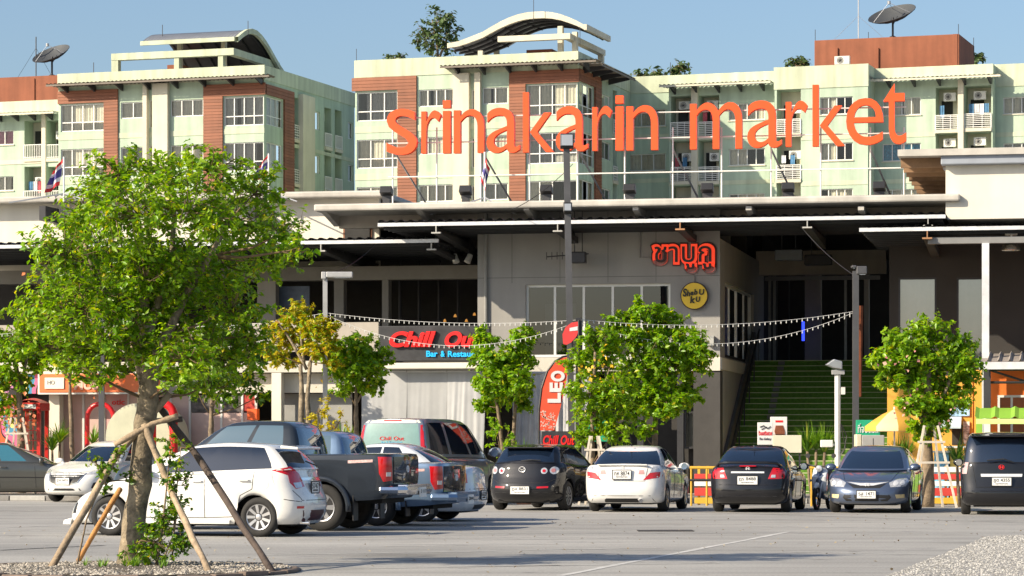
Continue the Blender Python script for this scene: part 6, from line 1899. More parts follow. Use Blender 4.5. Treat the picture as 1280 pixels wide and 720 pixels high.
c.both('headlamp', ('front', 40), [(-.2, .66), (.25, .70), (.3, .82), (-.1, .80)], CLEARL); c.lines2([(.62, .3), (.58, .95)]); c.lines2([(-.35, .3), (-.40, .97)]); c.lines2([(1.0, .58), (-1.4, .60)], r=.012, m=BLKTRIM)
c.handles([(-.25, .86), (-1.1, .88)]); c.mirrors(.75, 1.05)
c.plate('front', 0, .45, '7190')

# ------------------------------------------------------------------ motorcycle beside the steel blue saloon
def motorbike(px, Y, h):
    r = thing('motor_scooter', 'small step-through motorcycle with grey leg shield beside the steel blue saloon', 'motorcycle', at_end(px, Y, h, 0), R(90 - h))
    for x, nm in ((.62, 'wheel'), (-.60, 'wheel')):
        t = MB(); t.tube([(x + .24 * math.cos(k * .2618), 0, .27 + .24 * math.sin(k * .2618)) for k in range(24)], .045, 8, closed=True); w = t.build(nm, TYRE, r, smooth='all')
        t = MB()
        for k in range(5): t.bar((x, 0, .27), (x + .2 * math.cos(k * 1.2566), 0, .27 + .2 * math.sin(k * 1.2566)), .018, 5)
        t.tube([(x + .2 * math.cos(k * .2618), 0, .27 + .2 * math.sin(k * .2618)) for k in range(24)], .014, 5, closed=True); t.build('rim', CHROME, w)
    m = MB(); m.tube([(.30, 0, .95), (.36, 0, .62), (.25, 0, .34), (-.1, 0, .30), (-.35, 0, .48), (-.62, 0, .66)], [.06, .10, .09, .09, .12, .06], 8); m.build('frame', PGREYBLUE, r, smooth='all')
    m = MB(); m.prism([(.22, .98), (.42, .74), (.40, .42), (.30, .36), (.20, .62)], lambda p: (p[0], -.17, p[1]), lambda p: (p[0], .17, p[1])); m.build('leg_shield', PWHITE2, r, bevel=.04)
    m = MB(); m.tube([(-.02, 0, .72), (-.2, 0, .76), (-.5, 0, .78), (-.72, 0, .80)], [.08, .13, .13, .07], 8); m.build('seat', BLKTRIM, r, smooth='all')
    m = MB()
    for s in (-.07, .07): m.bar((.28, s, .82), (.62, s, .27), .022, 6)
    m.build('fork', GALV, r)
    m = MB(); m.tube([(.20, -.32, 1.02), (.28, -.12, .98), (.28, .12, .98), (.20, .32, 1.02)], .02, 6); m.build('handlebar', BLKTRIM, r)
    m = MB(); m.lathe([(.08, 0), (.07, .05), (.0, .07)], (.36, 0, .93), 12, 'x'); m.build('headlamp', CLEARL, r, smooth=True)
    for s in (-1, 1):
        m = MB(); m.bar((.25, s * .25, 1.0), (.22, s * .30, 1.2), .008, 5); m.lathe([(.055, 0), (.055, .02)], (.22, s * .30, 1.22), 10, 'x'); m.build('mirror', BLKTRIM, r)
    m = MB(); m.tube([(.80, 0, .50), (.62, 0, .56), (.44, 0, .48)], [.03, .07, .03], 8); m.build('mudguard', PWHITE2, r, smooth='all')
    m = MB(); m.bar((.0, -.12, .25), (-.70, -.16, .34), .045, 8); m.build('exhaust', CHROME, r)
    m = MB(); m.bar((-.05, .05, .3), (-.1, .22, .01), .012, 5); m.build('stand', STEELDK, r)
motorbike(1029, 65.5, 200)
# ------------------------------------------------------------------ trees and plants
BARK = mat('grey_brown_bark', (.20, .15, .10), .9, var=.45, scale=7, bump=.8, bscale=30)
BARKB = mat('mottled_pale_bark', (.25, .20, .135), .9, var=.75, scale=6, bump=1.0, bscale=22, streak=.35)
TWIG = mat('twig_brown', (.16, .11, .06), .9, var=.3)
LEAF_A = leafmat('leaf_mid_green', (.08, .19, .008), (.29, .45, .015), (.55, .48, .02), .48, .36)
LEAF_B = leafmat('leaf_bright_green', (.115, .29, .008), (.33, .54, .02), (.52, .56, .03), .50, .36)
LEAF_C = leafmat('leaf_dark_green', (.035, .11, .008), (.10, .24, .014), (.12, .22, .02), .32)
LEAF_Y = leafmat('leaf_yellow_olive', (.34, .34, .012), (.62, .52, .02), (.50, .26, .03), .42)
LEAF_F = leafmat('leaf_far_green', (.05, .09, .03), (.11, .17, .05), (.14, .18, .05), .3)
LEAF_P = leafmat('palm_leaf_green', (.07, .19, .012), (.20, .36, .03), (.38, .40, .05), .35)

def leaf_mesh(name, pts, nrm, size, rs, asp=.5, m=None, jit=.35, tan=None):
    """one folded leaf of two triangles at every point"""
    n = len(pts)
    nr = nrm + rs.normal(0, .55 if tan is not None else .75, (n, 3))
    nr /= np.linalg.norm(nr, axis=1)[:, None] + 1e-9
    t = rs.normal(0, 1, (n, 3)); t[:, 2] -= .35
    if tan is not None: t = tan * 1.1 + t * .62
    t -= nr * np.sum(t * nr, axis=1)[:, None]
    t /= np.linalg.norm(t, axis=1)[:, None] + 1e-9
    b = np.cross(nr, t)
    L = size * (1 + rs.uniform(-jit, jit, n))[:, None]
    w = L * asp * .5
    v = np.empty((n, 4, 3))
    v[:, 0] = pts - t * L * .5
    v[:, 1] = pts - t * L * .05 + b * w + nr * w * .35
    v[:, 2] = pts + t * L * .5 - nr * L * .08
    v[:, 3] = pts - t * L * .05 - b * w + nr * w * .35
    idx = np.arange(n)[:, None] * 4
    tris = np.concatenate([idx + np.array([0, 2, 1]), idx + np.array([0, 3, 2])], axis=1).reshape(-1)
    me = bpy.data.meshes.new(name)
    me.vertices.add(n * 4); me.vertices.foreach_set('co', v.reshape(-1).astype(np.float32))
    me.loops.add(len(tris)); me.loops.foreach_set('vertex_index', tris.astype(np.int32))
    k = len(tris) // 3
    me.polygons.add(k); me.polygons.foreach_set('loop_start', (np.arange(k) * 3).astype(np.int32)); me.polygons.foreach_set('loop_total', np.full(k, 3, np.int32))
    me.update(calc_edges=True); me.validate()
    if m: me.materials.append(m)
    return me

def tree(name, label, base, blobs, trunks, leaf, size, n, seed, group=None, clump=.17, bark=BARK, asp=.5, cat='tree', flowers=None, spread=1.0, twigs=True, sub=None):
    """blobs: (x, y, z, rx, ry, rz) relative to the base; trunks: list of (points, radii)"""
    rs = np.random.RandomState(seed)
    r = thing(name, label, cat, base, 0, group)
    for pts, rr in trunks:
        mb = MB()
        P_, R_ = [], []
        for i in range(len(pts) - 1):
            for k in range(4):
                q = k / 4
                p = Vector(pts[i]).lerp(Vector(pts[i + 1]), q); jr = rr[i] * (1 - q) + rr[i + 1] * q
                P_.append(p + Vector((rs.normal(0, jr * .07), rs.normal(0, jr * .07), 0))); R_.append(jr * rs.uniform(.93, 1.07))
        P_.append(Vector(pts[-1])); R_.append(rr[-1])
        mb.tube(P_, R_, 12 if rr[0] > .1 else 8)
        mb.build('trunk', bark, r, smooth='all')
    vol = np.array([(b[3] * b[4] * b[5]) ** .72 for b in blobs]); vol /= vol.sum()
    allp, alln, allt = [], [], []
    tws = max(1.0, size / .1)
    cc = np.array([b[:3] for b in blobs]).mean(0)
    tw = MB()
    top = Vector(trunks[0][0][-1]) if trunks else Vector((0, 0, 0))
    for b, wgt in zip(blobs, vol):
        c = np.array(b[:3]); rad = np.array(b[3:6])
        nb = max(8, int(n * wgt))
        K = sub or max(6, int(nb / 17))
        d = rs.normal(0, 1, (K, 3)); d /= np.linalg.norm(d, axis=1)[:, None]
        cen = c + d * rad * (rs.uniform(0, 1, (K, 1)) ** .40)
        cl = clump * (rad.mean() ** .5)
        out = (cen - c) / rad; out /= np.linalg.norm(out, axis=1)[:, None] + 1e-6
        tdir = out + rs.normal(0, .55, (K, 3)) + np.array([0, 0, -.12]); tdir /= np.linalg.norm(tdir, axis=1)[:, None]
        tlen = cl * rs.uniform(1.6, 3.2, K)
        if trunks and twigs:
            bc = Vector(c)
            st = min([Vector(p) for t_ in trunks for p in t_[0][1:]], key=lambda p: (p - bc).length + max(0, p.z - bc.z) * 2)
            mid = st.lerp(bc, .5) + Vector((rs.normal(0, .06), rs.normal(0, .06), -.04 * (bc - st).length))
            r0 = min(.032, .012 + .009 * (bc - st).length)
            tw.tube([st, mid, bc], [r0, r0 * .7, r0 * .4], 5)
            for k in range(K):
                a_ = Vector(cen[k] - tdir[k] * tlen[k] * .5); e = Vector(cen[k] + tdir[k] * tlen[k] * .5)
                if k < 30: tw.tube([bc.lerp(mid, .3 * rs.rand()), bc.lerp(a_, .55) + Vector((0, 0, -.03)), a_], [r0 * .35, r0 * .25, .008], 3, caps=False)
                tw.tube([a_, e], [.006 * tws, .002 * tws], 3, caps=False)
        which = rs.randint(0, K, nb)
        al = rs.uniform(-.5, .55, nb)[:, None]
        p = cen[which] + tdir[which] * tlen[which][:, None] * al + rs.normal(0, cl * .30, (nb, 3)) * spread
        side = np.cross(tdir[which], np.array([0, 0, 1.0])); side *= rs.choice([-1, 1], nb)[:, None]
        allt.append(tdir[which] * .6 + side)
        allp.append(p)
        o = (p - c) / rad * .55 + np.array([0, 0, .75])
        alln.append(o)
    pts = np.concatenate(allp); nr = np.concatenate(alln); tn = np.concatenate(allt)
    if twigs and tw.v: tag(tw.build('branches', TWIG, r, smooth='all', fix=False), kind='stuff')
    leaves = leaf if isinstance(leaf, (list, tuple)) else [leaf]
    pick = rs.randint(0, len(leaves), len(pts))
    for i, lm in enumerate(leaves):
        s_ = pick == i
        me = leaf_mesh('crown', pts[s_], nr[s_], size, rs, asp, lm, tan=tn[s_])
        tag(link('crown', me, None, r), kind='stuff')
    if flowers:
        fm, fn, fs, centres = flowers
        q = []
        for k in range(fn):
            cx = centres[rs.randint(len(centres))]
            q.append(np.array(cx[:3]) + rs.normal(0, cx[3], 3))
        q = np.array(q)
        tag(link('flowers', leaf_mesh('flowers', q, np.tile([0, -1.0, .3], (fn, 1)), fs, rs, .9, fm), None, r), kind='stuff')
    return r

def blobs_px(lst, Y, base, seed, dd=.5):
    """crown lobes given by their outline in the view, each at its own depth round the trunk"""
    rn = random.Random(seed); out = []
    for (px, py, rx, rz) in lst:
        off = rn.uniform(-dd, dd)
        c = P(px, py, Y + off) - Vector(base)
        s = Y / FPX
        out.append((c.x, c.y, c.z, rx * s * 1.06, (rx + rz) / 2 * s * .95, rz * s * 1.06))
    return out
def tp(pts, Y, base): return [tuple(P(x, y, Y) - Vector(base)) for x, y in pts]
S_ = lambda Y: Y / FPX

# --- the big staked tree in the foreground
YT = 34.2
base = gp(168, 709.6); base = Vector(((168 - 640) * YT / FPX, YT, 0))
bl = blobs_px([(150, 215, 45, 34), (205, 215, 42, 34), (265, 210, 46, 30), (320, 240, 40, 30), (105, 262, 50, 42), (170, 268, 60, 45), (235, 262, 60, 45), (300, 275, 58, 40), (352, 292, 32, 28), (80, 318, 48, 42),
                (140, 330, 62, 48), (210, 330, 66, 48), (280, 330, 58, 42), (338, 325, 38, 26), (48, 372, 30, 34), (100, 385, 56, 44), (165, 395, 58, 40), (232, 395, 60, 46), (290, 385, 46, 40),
                (75, 432, 46, 30), (130, 440, 46, 30), (235, 445, 46, 32), (285, 445, 46, 30), (262, 480, 36, 20), (120, 470, 36, 14), (372, 312, 20, 18), (190, 425, 46, 26), (185, 350, 50, 40), (30, 410, 20, 22), (215, 470, 30, 18), (312, 420, 30, 24), (160, 460, 26, 16), (60, 395, 34, 28), (40, 430, 28, 22), (95, 455, 34, 18), (22, 385, 14, 16)], YT, base, 3, .9)
bl += [(x, y - .55, z, a, b, c) for (x, y, z, a, b, c) in blobs_px([(175, 400, 34, 26), (208, 445, 34, 20), (150, 432, 34, 20), (190, 350, 34, 28), (222, 475, 28, 13), (182, 428, 30, 18), (160, 370, 28, 24)], YT, base, 9, .1)]
tr = [(tp([(163, 716), (165, 690), (172, 620), (178, 560), (184, 500), (188, 450), (182, 405), (176, 360), (182, 320), (190, 270)], YT, base), [.21, .16, .135, .125, .125, .11, .09, .07, .05, .03]),
      (tp([(186, 470), (208, 420), (232, 370), (262, 320), (285, 280)], YT, base), [.075, .058, .048, .036, .022]),
      (tp([(180, 480), (168, 430), (145, 385), (118, 345), (105, 300)], YT, base), [.065, .052, .042, .032, .02]),
      (tp([(184, 430), (196, 380), (215, 330), (218, 260)], YT, base), [.06, .048, .038, .024])]
BT = tree('shade_tree', 'large leafy tree with mottled pale trunk propped by wooden stakes in the foreground', base, bl, tr, [LEAF_A, LEAF_A, LEAF_B], .084, 28000, 5, clump=.165, bark=BARKB, asp=.48)
WOODP = mat('weathered_pole_wood', (.36, .27, .18), .85, var=.35, scale=9, streak=.3, bump=.4); WOODD = mat('dark_pole_wood', (.075, .055, .045), .85, var=.35, scale=9, bump=.4); WOODO = mat('orange_pole_wood', (.45, .22, .07), .85, var=.3, scale=9, bump=.4)
def stake(label, pts, r0, m, Y0=YT, grp='stakes propping the foreground tree'):
    w = [P(x, y, Y0 + d) for x, y, d in pts]
    t = thing('tree_stake', label, 'stake', w[0], 0, grp)
    q = [p - w[0] for p in w]
    mb = MB(); P_ = []
    for i in range(len(q) - 1):
        for k in range(5): P_.append(q[i].lerp(q[i + 1], k / 5) + Vector((rng.uniform(-.008, .008), 0, 0)))
    P_.append(q[-1]); mb.tube(P_, [r0 * rng.uniform(.85, 1.12) for _ in P_], 9); mb.build('pole', m, t, smooth='all')
def gY(py): return CZ * FPX / (py - HOR)
stake('pale wooden stake leaning in to the trunk from the hatchback nose side', [(63, 713, gY(713) - YT), (145, 570, -.15), (212, 492, .05)], .042, WOODP)
stake('short orange brown stake between trunk and pale stake', [(97, 702, gY(702) - YT), (150, 612, .3)], .034, WOODO)
stake('pale wooden stake with a white wrapping leaning from trunk towards the shrub', [(263, 719, gY(719) - YT), (212, 610, -.35), (180, 530, -.25)], .04, WOODP)
stake('dark wooden stake leaning from trunk across the hatchback rear door', [(342, 718, gY(718) - YT), (250, 575, .1), (192, 500, .25)], .042, WOODD)
stake('pale crosswise stick tied to the trunk', [(143, 556, -.3), (190, 530, -.26), (222, 520, -.2)], .035, WOODP)
stake('dark crosswise stick tied behind the trunk', [(186, 527, .22), (228, 524, .22)], .035, WOODD)
# bed round the trunk
bedp = []
for k in range(26):
    t = 2 * math.pi * k / 26
    bedp.append(Vector((base.x + .05 + 1.9 * math.cos(t), base.y - 1.05 + 1.9 * math.sin(t), 0)))
g = MB(); g.add([(p.x, p.y, .035) for p in bedp] + [(base.x, base.y - 1.05, .06)], [(i, (i + 1) % 26, 26) for i in range(26)])
tag(g.build('planting_bed', mat('dark_soil', (.10, .08, .06), .95, var=.4, scale=8, bump=.6)), None, None, None, 'structure')
stones('bed_gravel', bedp, 4200, .012, .032, mat('bed_stone', (.30, .27, .23), .9, var=.2, scale=4, island=.45), .04, 8, 'small mixed pebbles spread round the foot of the staked tree')
rn = random.Random(4)
for k in range(30):
    t = 2 * math.pi * k / 30
    mb = MB(); L2 = 1.93 * math.pi / 30 * .93; x, y = base.x + .05 + 1.93 * math.cos(t), base.y - 1.05 + 1.93 * math.sin(t)
    mb.box(-L2, L2, -.06, .06, 0, .045 + rn.uniform(-.02, .012)); o = mb.build('kerb_stone', mat('terracotta_kerb', (.20, .15, .12), .9, var=.3, scale=6, island=.2), None, bevel=.012)
    o.location = (x, y, 0); o.rotation_euler = (0, 0, t + math.pi / 2 + rn.uniform(-.05, .05))
    if k == 0: KROOT = tag(fthing('bed_kerb', 'ring of low brown kerb stones round the staked tree', 'kerb', Frame(640, 1e-6, 0)), None)
    o.parent = KROOT
KROOT.location = (0, 0, 0)
# shrub and vine at the trunk
sb = Vector((base.x + .32, base.y - .5, .04))
tree('leafy_shrub', 'bushy green shrub growing at the foot of the staked tree', sb, [(0, 0, .28, .32, .3, .24), (.12, 0, .62, .22, .22, .24), (-.22, .05, .15, .25, .25, .14), (.2, .05, .95, .14, .14, .18), (.16, 0, 1.25, .12, .12, .16), (.3, 0, .3, .2, .2, .2)],
     [([(0, 0, 0), (.08, 0, .5), (.16, 0, 1.3)], [.018, .014, .006]), ([(.05, 0, 0), (.2, 0, .35), (.26, 0, .7)], [.012, .01, .005]), ([(-.05, 0, 0), (-.18, 0, .3)], [.012, .005])], [LEAF_A, LEAF_C], .06, 1500, 11, clump=.12, cat='shrub', asp=.6)
vb = P(120, 600, YT - .3)
tree('climbing_vine', 'thin leafy vine twined on the pale stake beside the hatchback headlamp', Vector((P(110, 715, YT - .2).x, YT - .2, .0)),
     [tuple(P(x, y, YT - .2 + d) - Vector((P(110, 715, YT - .2).x, YT - .2, 0))) + (r_ * S_(YT),) * 3 for x, y, r_, d in ((128, 585, 17, 0), (150, 572, 12, -.1), (135, 610, 10, 0), (118, 575, 9, .1), (160, 600, 9, .1))],
     [(tp([(95, 712), (108, 650), (128, 600), (148, 570)], YT - .2, (P(110, 715, YT - .2).x, YT - .2, 0)), [.012, .01, .008, .006])], [LEAF_A, LEAF_C], .06, 340, 12, clump=.16, cat='vine', asp=.6)
vb2 = Vector((P(255, 716, YT - .3).x, YT - .3, 0))
tree('climbing_vine', 'wispy leafy vine climbing the stake in front of the hatchback door', vb2,
     [tuple(P(x, y, YT - .25) - vb2) + (r_ * S_(YT),) * 3 for x, y, r_ in ((222, 580, 10), (232, 600, 12), (205, 600, 9), (225, 630, 14), (208, 650, 14), (236, 560, 7))],
     [(tp([(215, 700), (218, 650), (222, 600), (226, 560)], YT - .25, vb2), [.010, .009, .007, .005])], [LEAF_C, LEAF_A], .055, 300, 13, clump=.2, cat='vine', asp=.6)
rn = random.Random(5)
gb = MB()
def tuft(mb, x, y, z, n, L, rnn, w=.02, droop=.5):
    for k in range(n):
        a = rnn.uniform(0, 6.283); l = L * rnn.uniform(.6, 1.1); lean = rnn.uniform(.15, .9)
        d = Vector((math.cos(a), math.sin(a), 0)); s = Vector((-d.y, d.x, 0)); pr = []
        for q in range(4):
            t = q / 3
            c_ = Vector((x, y, z)) + d * (l * lean * t) + Vector((0, 0, l * (t - droop * lean * t * t)))
            ww = w * (1 - t) * (1 if q else .6) + .001
            pr.append([c_ - s * ww, c_ + s * ww])
        mb.sheet(pr)
for k in range(14): tuft(gb, base.x + rn.uniform(-.5, .5), base.y - .8 + rn.uniform(-.5, .3), .04, 12, .16, rn, .008)
tag(gb.build('grass_tuft', LEAF_P, fix=False), 'sparse grass tufts among the pebbles round the trunk', 'grass', None, 'stuff')

# --- row of smaller trees in front of the market
TG = 'young trees along the market front'
def row_tree(label, Y, basepx, blobs, trunk, leaf, n, seed, size=.15, tr=.07, **k):
    b = Vector(((basepx - 640) * Y / FPX, Y, 0))
    bl = blobs_px(blobs, Y, b, seed, .45)
    trs = [(tp(t, Y, b), [tr * (1 if t[0][1] > 600 else .45) * (1 - .55 * i / max(1, len(t) - 1)) for i in range(len(t))]) for t in trunk]
    for t_, t0 in zip(trs, trunk):
        if t0[0][1] > 600: t_[0][0] = (t_[0][0][0], t_[0][0][1], -.02)
    fl = k.pop('flowers', None)
    if fl:
        fm, fn, fs, cs = fl
        fl = (fm, fn, fs, [tuple(P(x, y, Y - dd) - b) + (r_ * S_(Y),) for x, y, r_, dd in cs])
    return tree('young_tree', label, b, bl, trs, leaf, size, n, seed, TG, flowers=fl, **k)
FLO = leafmat('orange_blossom', (.7, .20, .05), (.75, .30, .18), (.8, .5, .4), .3); FLP = leafmat('pink_blossom', (.7, .25, .25), (.75, .45, .35), (.8, .6, .6), .3); FLY = leafmat('yellow_blossom', (.75, .45, .03), (.8, .55, .05), (.8, .6, .2), .3)
row_tree('leafy tree with orange blossom beside the red phone booth', 81.5, 27, [(10, 430, 34, 24), (-20, 410, 30, 26), (40, 425, 22, 20), (20, 470, 26, 22), (-10, 470, 28, 22), (5, 510, 26, 22), (48, 455, 16, 16)], [[(27, 630), (26, 540), (24, 490), (18, 440)], [(24, 490), (36, 440)]], [LEAF_B, LEAF_A], 5200, 21, tr=.13, flowers=(FLO, 70, .11, [(8, 500, 20, .7), (15, 525, 14, .7)]))
row_tree('young tree with slim bare trunk in front of the orange shop sign', 81.5, 91, [(75, 425, 34, 20), (110, 430, 36, 18), (92, 405, 36, 16), (60, 440, 20, 12), (138, 440, 24, 14), (100, 450, 36, 12)], [[(91, 625), (90, 560), (88, 500), (87, 460)], [(88, 475), (70, 455)], [(88, 475), (110, 450)]], [LEAF_A, LEAF_B], 4200, 22, tr=.085, flowers=(FLO, 30, .11, [(80, 420, 30, .6), (130, 435, 20, .5)]))
row_tree('dark green tree with drooping boughs before the film posters', 79, 264, [(270, 420, 44, 26), (240, 440, 36, 22), (300, 440, 34, 24), (265, 465, 46, 18), (310, 475, 26, 14), (245, 485, 24, 14), (325, 495, 18, 8), (290, 500, 22, 8)], [[(264, 625), (264, 560), (264, 520), (268, 470)], [(265, 510), (290, 460)]], [LEAF_C, LEAF_A], 5500, 23, tr=.10)
row_tree('olive yellow feathery tree with twin pale trunks', 75, 381, [(372, 392, 22, 16), (352, 412, 22, 16), (395, 408, 22, 16), (372, 425, 26, 14), (412, 415, 14, 14), (340, 440, 18, 14), (400, 438, 24, 10), (360, 452, 24, 8), (415, 455, 14, 8)], [[(376, 620), (376, 540), (377, 490), (376, 455)], [(387, 620), (386, 540), (384, 500), (388, 452)], [(384, 462), (360, 420), (345, 400)], [(386, 458), (400, 415)], [(380, 455), (374, 400)]], [LEAF_Y, LEAF_Y, LEAF_Y, LEAF_B], 6000, 24, size=.14, tr=.10, asp=.42, clump=.13, bark=BARKB)
row_tree('round green tree casting its shadow on the pale vinyl sheet', 76.5, 446, [(445, 432, 26, 18), (425, 450, 20, 18), (468, 448, 22, 18), (445, 465, 36, 20), (430, 488, 18, 10), (470, 480, 16, 12)], [[(447, 618), (446, 550), (445, 510), (446, 470)], [(445, 505), (465, 470)]], [LEAF_B, LEAF_A], 5200, 25, tr=.085, flowers=(FLY, 20, .1, [(420, 460, 16, .5)]))
row_tree('upright bright green tree in two tufts beside the black board sign', 75.5, 632, [(605, 425, 14, 16), (655, 420, 14, 16), (615, 450, 24, 20), (645, 450, 22, 20), (628, 478, 38, 22), (610, 505, 18, 10), (650, 500, 16, 12)], [[(628, 620), (628, 560), (622, 510), (612, 450)], [(640, 620), (641, 560), (644, 510), (652, 440)]], [LEAF_B, LEAF_B, LEAF_A], 6800, 26, tr=.07)
row_tree('loose pale green tree with orange blossom behind the white saloon', 71, 742, [(745, 425, 22, 20), (725, 455, 18, 22), (755, 450, 26, 22), (735, 490, 28, 24), (770, 490, 24, 26), (745, 525, 28, 22), (775, 535, 18, 20), (730, 545, 14, 14)], [[(741, 632), (741, 580), (740, 520), (744, 440)], [(740, 530), (762, 460)]], [LEAF_A, LEAF_B], 6500, 27, size=.13, tr=.075, flowers=(FLY, 30, .10, [(738, 460, 12, .5), (745, 470, 14, .6)]))
row_tree('full bright green tree standing before the shop window and yellow disc', 74, 818, [(805, 388, 20, 16), (780, 405, 24, 16), (835, 405, 24, 16), (800, 425, 38, 20), (855, 428, 28, 20), (815, 460, 42, 24), (865, 455, 24, 20), (830, 500, 36, 22), (795, 500, 20, 24), (860, 490, 20, 18), (875, 440, 16, 14), (805, 540, 14, 10)], [[(818, 625), (818, 560), (820, 510), (815, 440)], [(819, 510), (850, 450)], [(819, 510), (790, 440)]], [LEAF_B, LEAF_B, LEAF_A], 11000, 28, tr=.095)
row_tree('wide crowned tree with pink blossom on pale stakes beside the steel blue saloon', 68, 1160, [(1165, 412, 26, 16), (1130, 428, 30, 18), (1195, 432, 26, 18), (1108, 452, 24, 16), (1150, 452, 42, 20), (1205, 458, 24, 16), (1125, 475, 34, 12), (1175, 478, 44, 18), (1150, 502, 30, 16), (1190, 502, 28, 12), (1155, 535, 22, 16), (1175, 520, 22, 14)], [[(1160, 640), (1160, 580), (1158, 530), (1160, 460)], [(1160, 540), (1190, 470)], [(1159, 540), (1125, 460)]], [LEAF_B, LEAF_A], 11000, 29, tr=.17, size=.14, flowers=(FLP, 26, .09, [(1112, 453, 9, .9), (1145, 447, 12, .9), (1178, 518, 12, .9), (1130, 505, 12, .6)]))
STW = mat('pale_stake_wood', (.62, .55, .45), .8, var=.15)
def tripod(label, px, Y, py_top, half, py_bot):
    b = Vector(((px - 640) * Y / FPX, Y, 0)); s = S_(Y); zt = CZ + (HOR - py_top) * s
    t = thing('tree_tripod', label, 'stake', b, 0, 'pale stake frames round the young trees')
    for dx, dy in ((-1, -.6), (1, -.6), (-.55, .9), (.65, .9)):
        mb = MB(); mb.beam((dx * half * s, dy * half * s, 0), (dx * .28 * half * s, dy * .28 * half * s, zt), .05, .05); mb.build('leg', STW, t)
    for zz in (.55, .8):
        q = half * s * (1 - .72 * zz)
        mb = MB(); mb.beam((-q - .08, -.6 * q - .03, zt * zz), (q + .08, -.6 * q - .03, zt * zz), .04, .05); mb.build('crossbar', STW, t)
tripod('pale stake frame round the loose pale tree behind the white saloon', 743, 70.6, 545, 20, 620)
tripod('pale stake frame round the pink blossomed tree trunk', 1163, 67.4, 532, 30, 630)
tripod('pale stake frame round the tree beside the phone booth', 22, 81, 522, 26, 610)
# trees beyond the apartments
for lab, px, py, Y, bls, n in (('sparse tall tree rising beside the wave roofed apartment block', 547, 90, 212, [(545, 30, 22, 20), (530, 45, 16, 16), (562, 42, 16, 16), (547, 58, 20, 14), (556, 22, 12, 10)], 700),
                               ('low tree top on the roofline beside the sparse tall tree', 490, 95, 214, [(490, 73, 12, 6), (499, 72, 8, 5)], 120),
                               ('small round tree showing over the long apartment block roof', 851, 110, 208, [(851, 85, 12, 7), (845, 90, 9, 6)], 200),
                               ('hazy bare bush over the roof beside the wave roofed block', 808, 115, 208, [(802, 95, 13, 6), (822, 94, 14, 6)], 150),
                               ('low green bush on the roof between sign letters and brick red block', 996, 100, 206, [(996, 78, 14, 5), (1006, 80, 8, 4)], 160),
                               ('small green bush peeping behind the shaded end of the brick red block', 1221, 100, 206, [(1221, 73, 9, 6)], 110)):
    b = Vector(((px - 640) * Y / FPX, Y, 0))
    zt = CZ + (HOR - py) * S_(Y)
    tree('distant_tree', lab, b, blobs_px(bls, Y, b, px, .8), [([(0, 0, 0), (.1, 0, zt * .6), (0, 0, zt + 1.0)], [.3, .22, .10])] + ([(tp([(547, 95), (547, 60), (540, 25)], Y, b), [.12, .09, .03]), (tp([(548, 75), (560, 45), (563, 20)], Y, b), [.1, .07, .03])] if n == 700 else []), LEAF_F, .42, n, px, 'trees beyond the apartments', clump=.32, sub=26)

# --- palms and bushes in pots
def palm(label, px, Y, py_top, fronds, L, seed, stems=1, pot=False):
    rn = random.Random(seed)
    b = Vector(((px - 640) * Y / FPX, Y, 0)); zt = CZ + (HOR - py_top) * S_(Y) - L * .55
    t = thing('small_palm', label, 'palm', b, 0, 'small palms along the market front')
    for k in range(stems):
        ox = (k - (stems - 1) / 2) * .22; zz = zt * rn.uniform(.8, 1.0)
        mb = MB(); mb.tube([(ox * .4, 0, 0), (ox * .8, 0, zz * .5), (ox, 0, zz)], [.05, .04, .035], 7); mb.build('stem', BARK, t, smooth='all')
        mb = MB(); tuft(mb, ox, 0, zz - .03, fronds, L, rn, .032, .75); tag(mb.build('fronds', LEAF_P, t, fix=False), kind='stuff')
    if pot:
        mb = MB(); mb.lathe([(.18, 0), (.25, .4), (.27, .42), (.22, .42)], (0, 0, 0), 14); mb.build('pot', mat('clay_pot', (.3, .14, .08), .8), t, smooth=True)
palm('spiky palm standing by the cream shop pillar', 70, 81.8, 530, 70, .85, 1, 2, True)
palm('spiky palm beside the green barrel at the red tube arch', 117, 80.5, 536, 50, .75, 2, 1, True)
palm('bright palm clump before the stair foot near the floodlight post', 1020, 73, 527, 60, .95, 3, 3)
palm('low spiky palm behind the black hatchback roof', 655, 71, 547, 60, .75, 4, 1, True)
palm('low spiky palm behind the grey cabinet and steel blue saloon', 1128, 72, 549, 60, .8, 5, 2)
palm('leafy palm beside the kiosk and the people carrier', 1202, 68, 552, 50, .8, 6, 2)
palm('bright spiky bush below the twin trunked olive tree', 432, 77, 524, 50, .8, 7, 2)
for lab, px, Y, bls, lf, n, sd in (('yellow green shrub under the olive tree trunks', 400, 74, [(398, 510, 20, 20), (405, 545, 24, 20), (425, 525, 14, 16)], LEAF_Y, 420, 41),
                            ('ivy clad shrub under the two tufted tree', 625, 75, [(618, 530, 14, 22), (630, 555, 18, 22)], LEAF_B, 420, 42),
                            ('small green shrub beside the red tube arch', 210, 78, [(212, 548, 14, 14)], LEAF_A, 180, 43)):
    b = Vector(((px - 640) * Y / FPX, Y, 0))
    tree('low_shrub', lab, b, blobs_px(bls, Y, b, sd, .2), [([(0, 0, 0), (0, 0, 1.0)], [.03, .015])], lf, .11, n, sd, 'shrubs along the market front', cat='shrub')
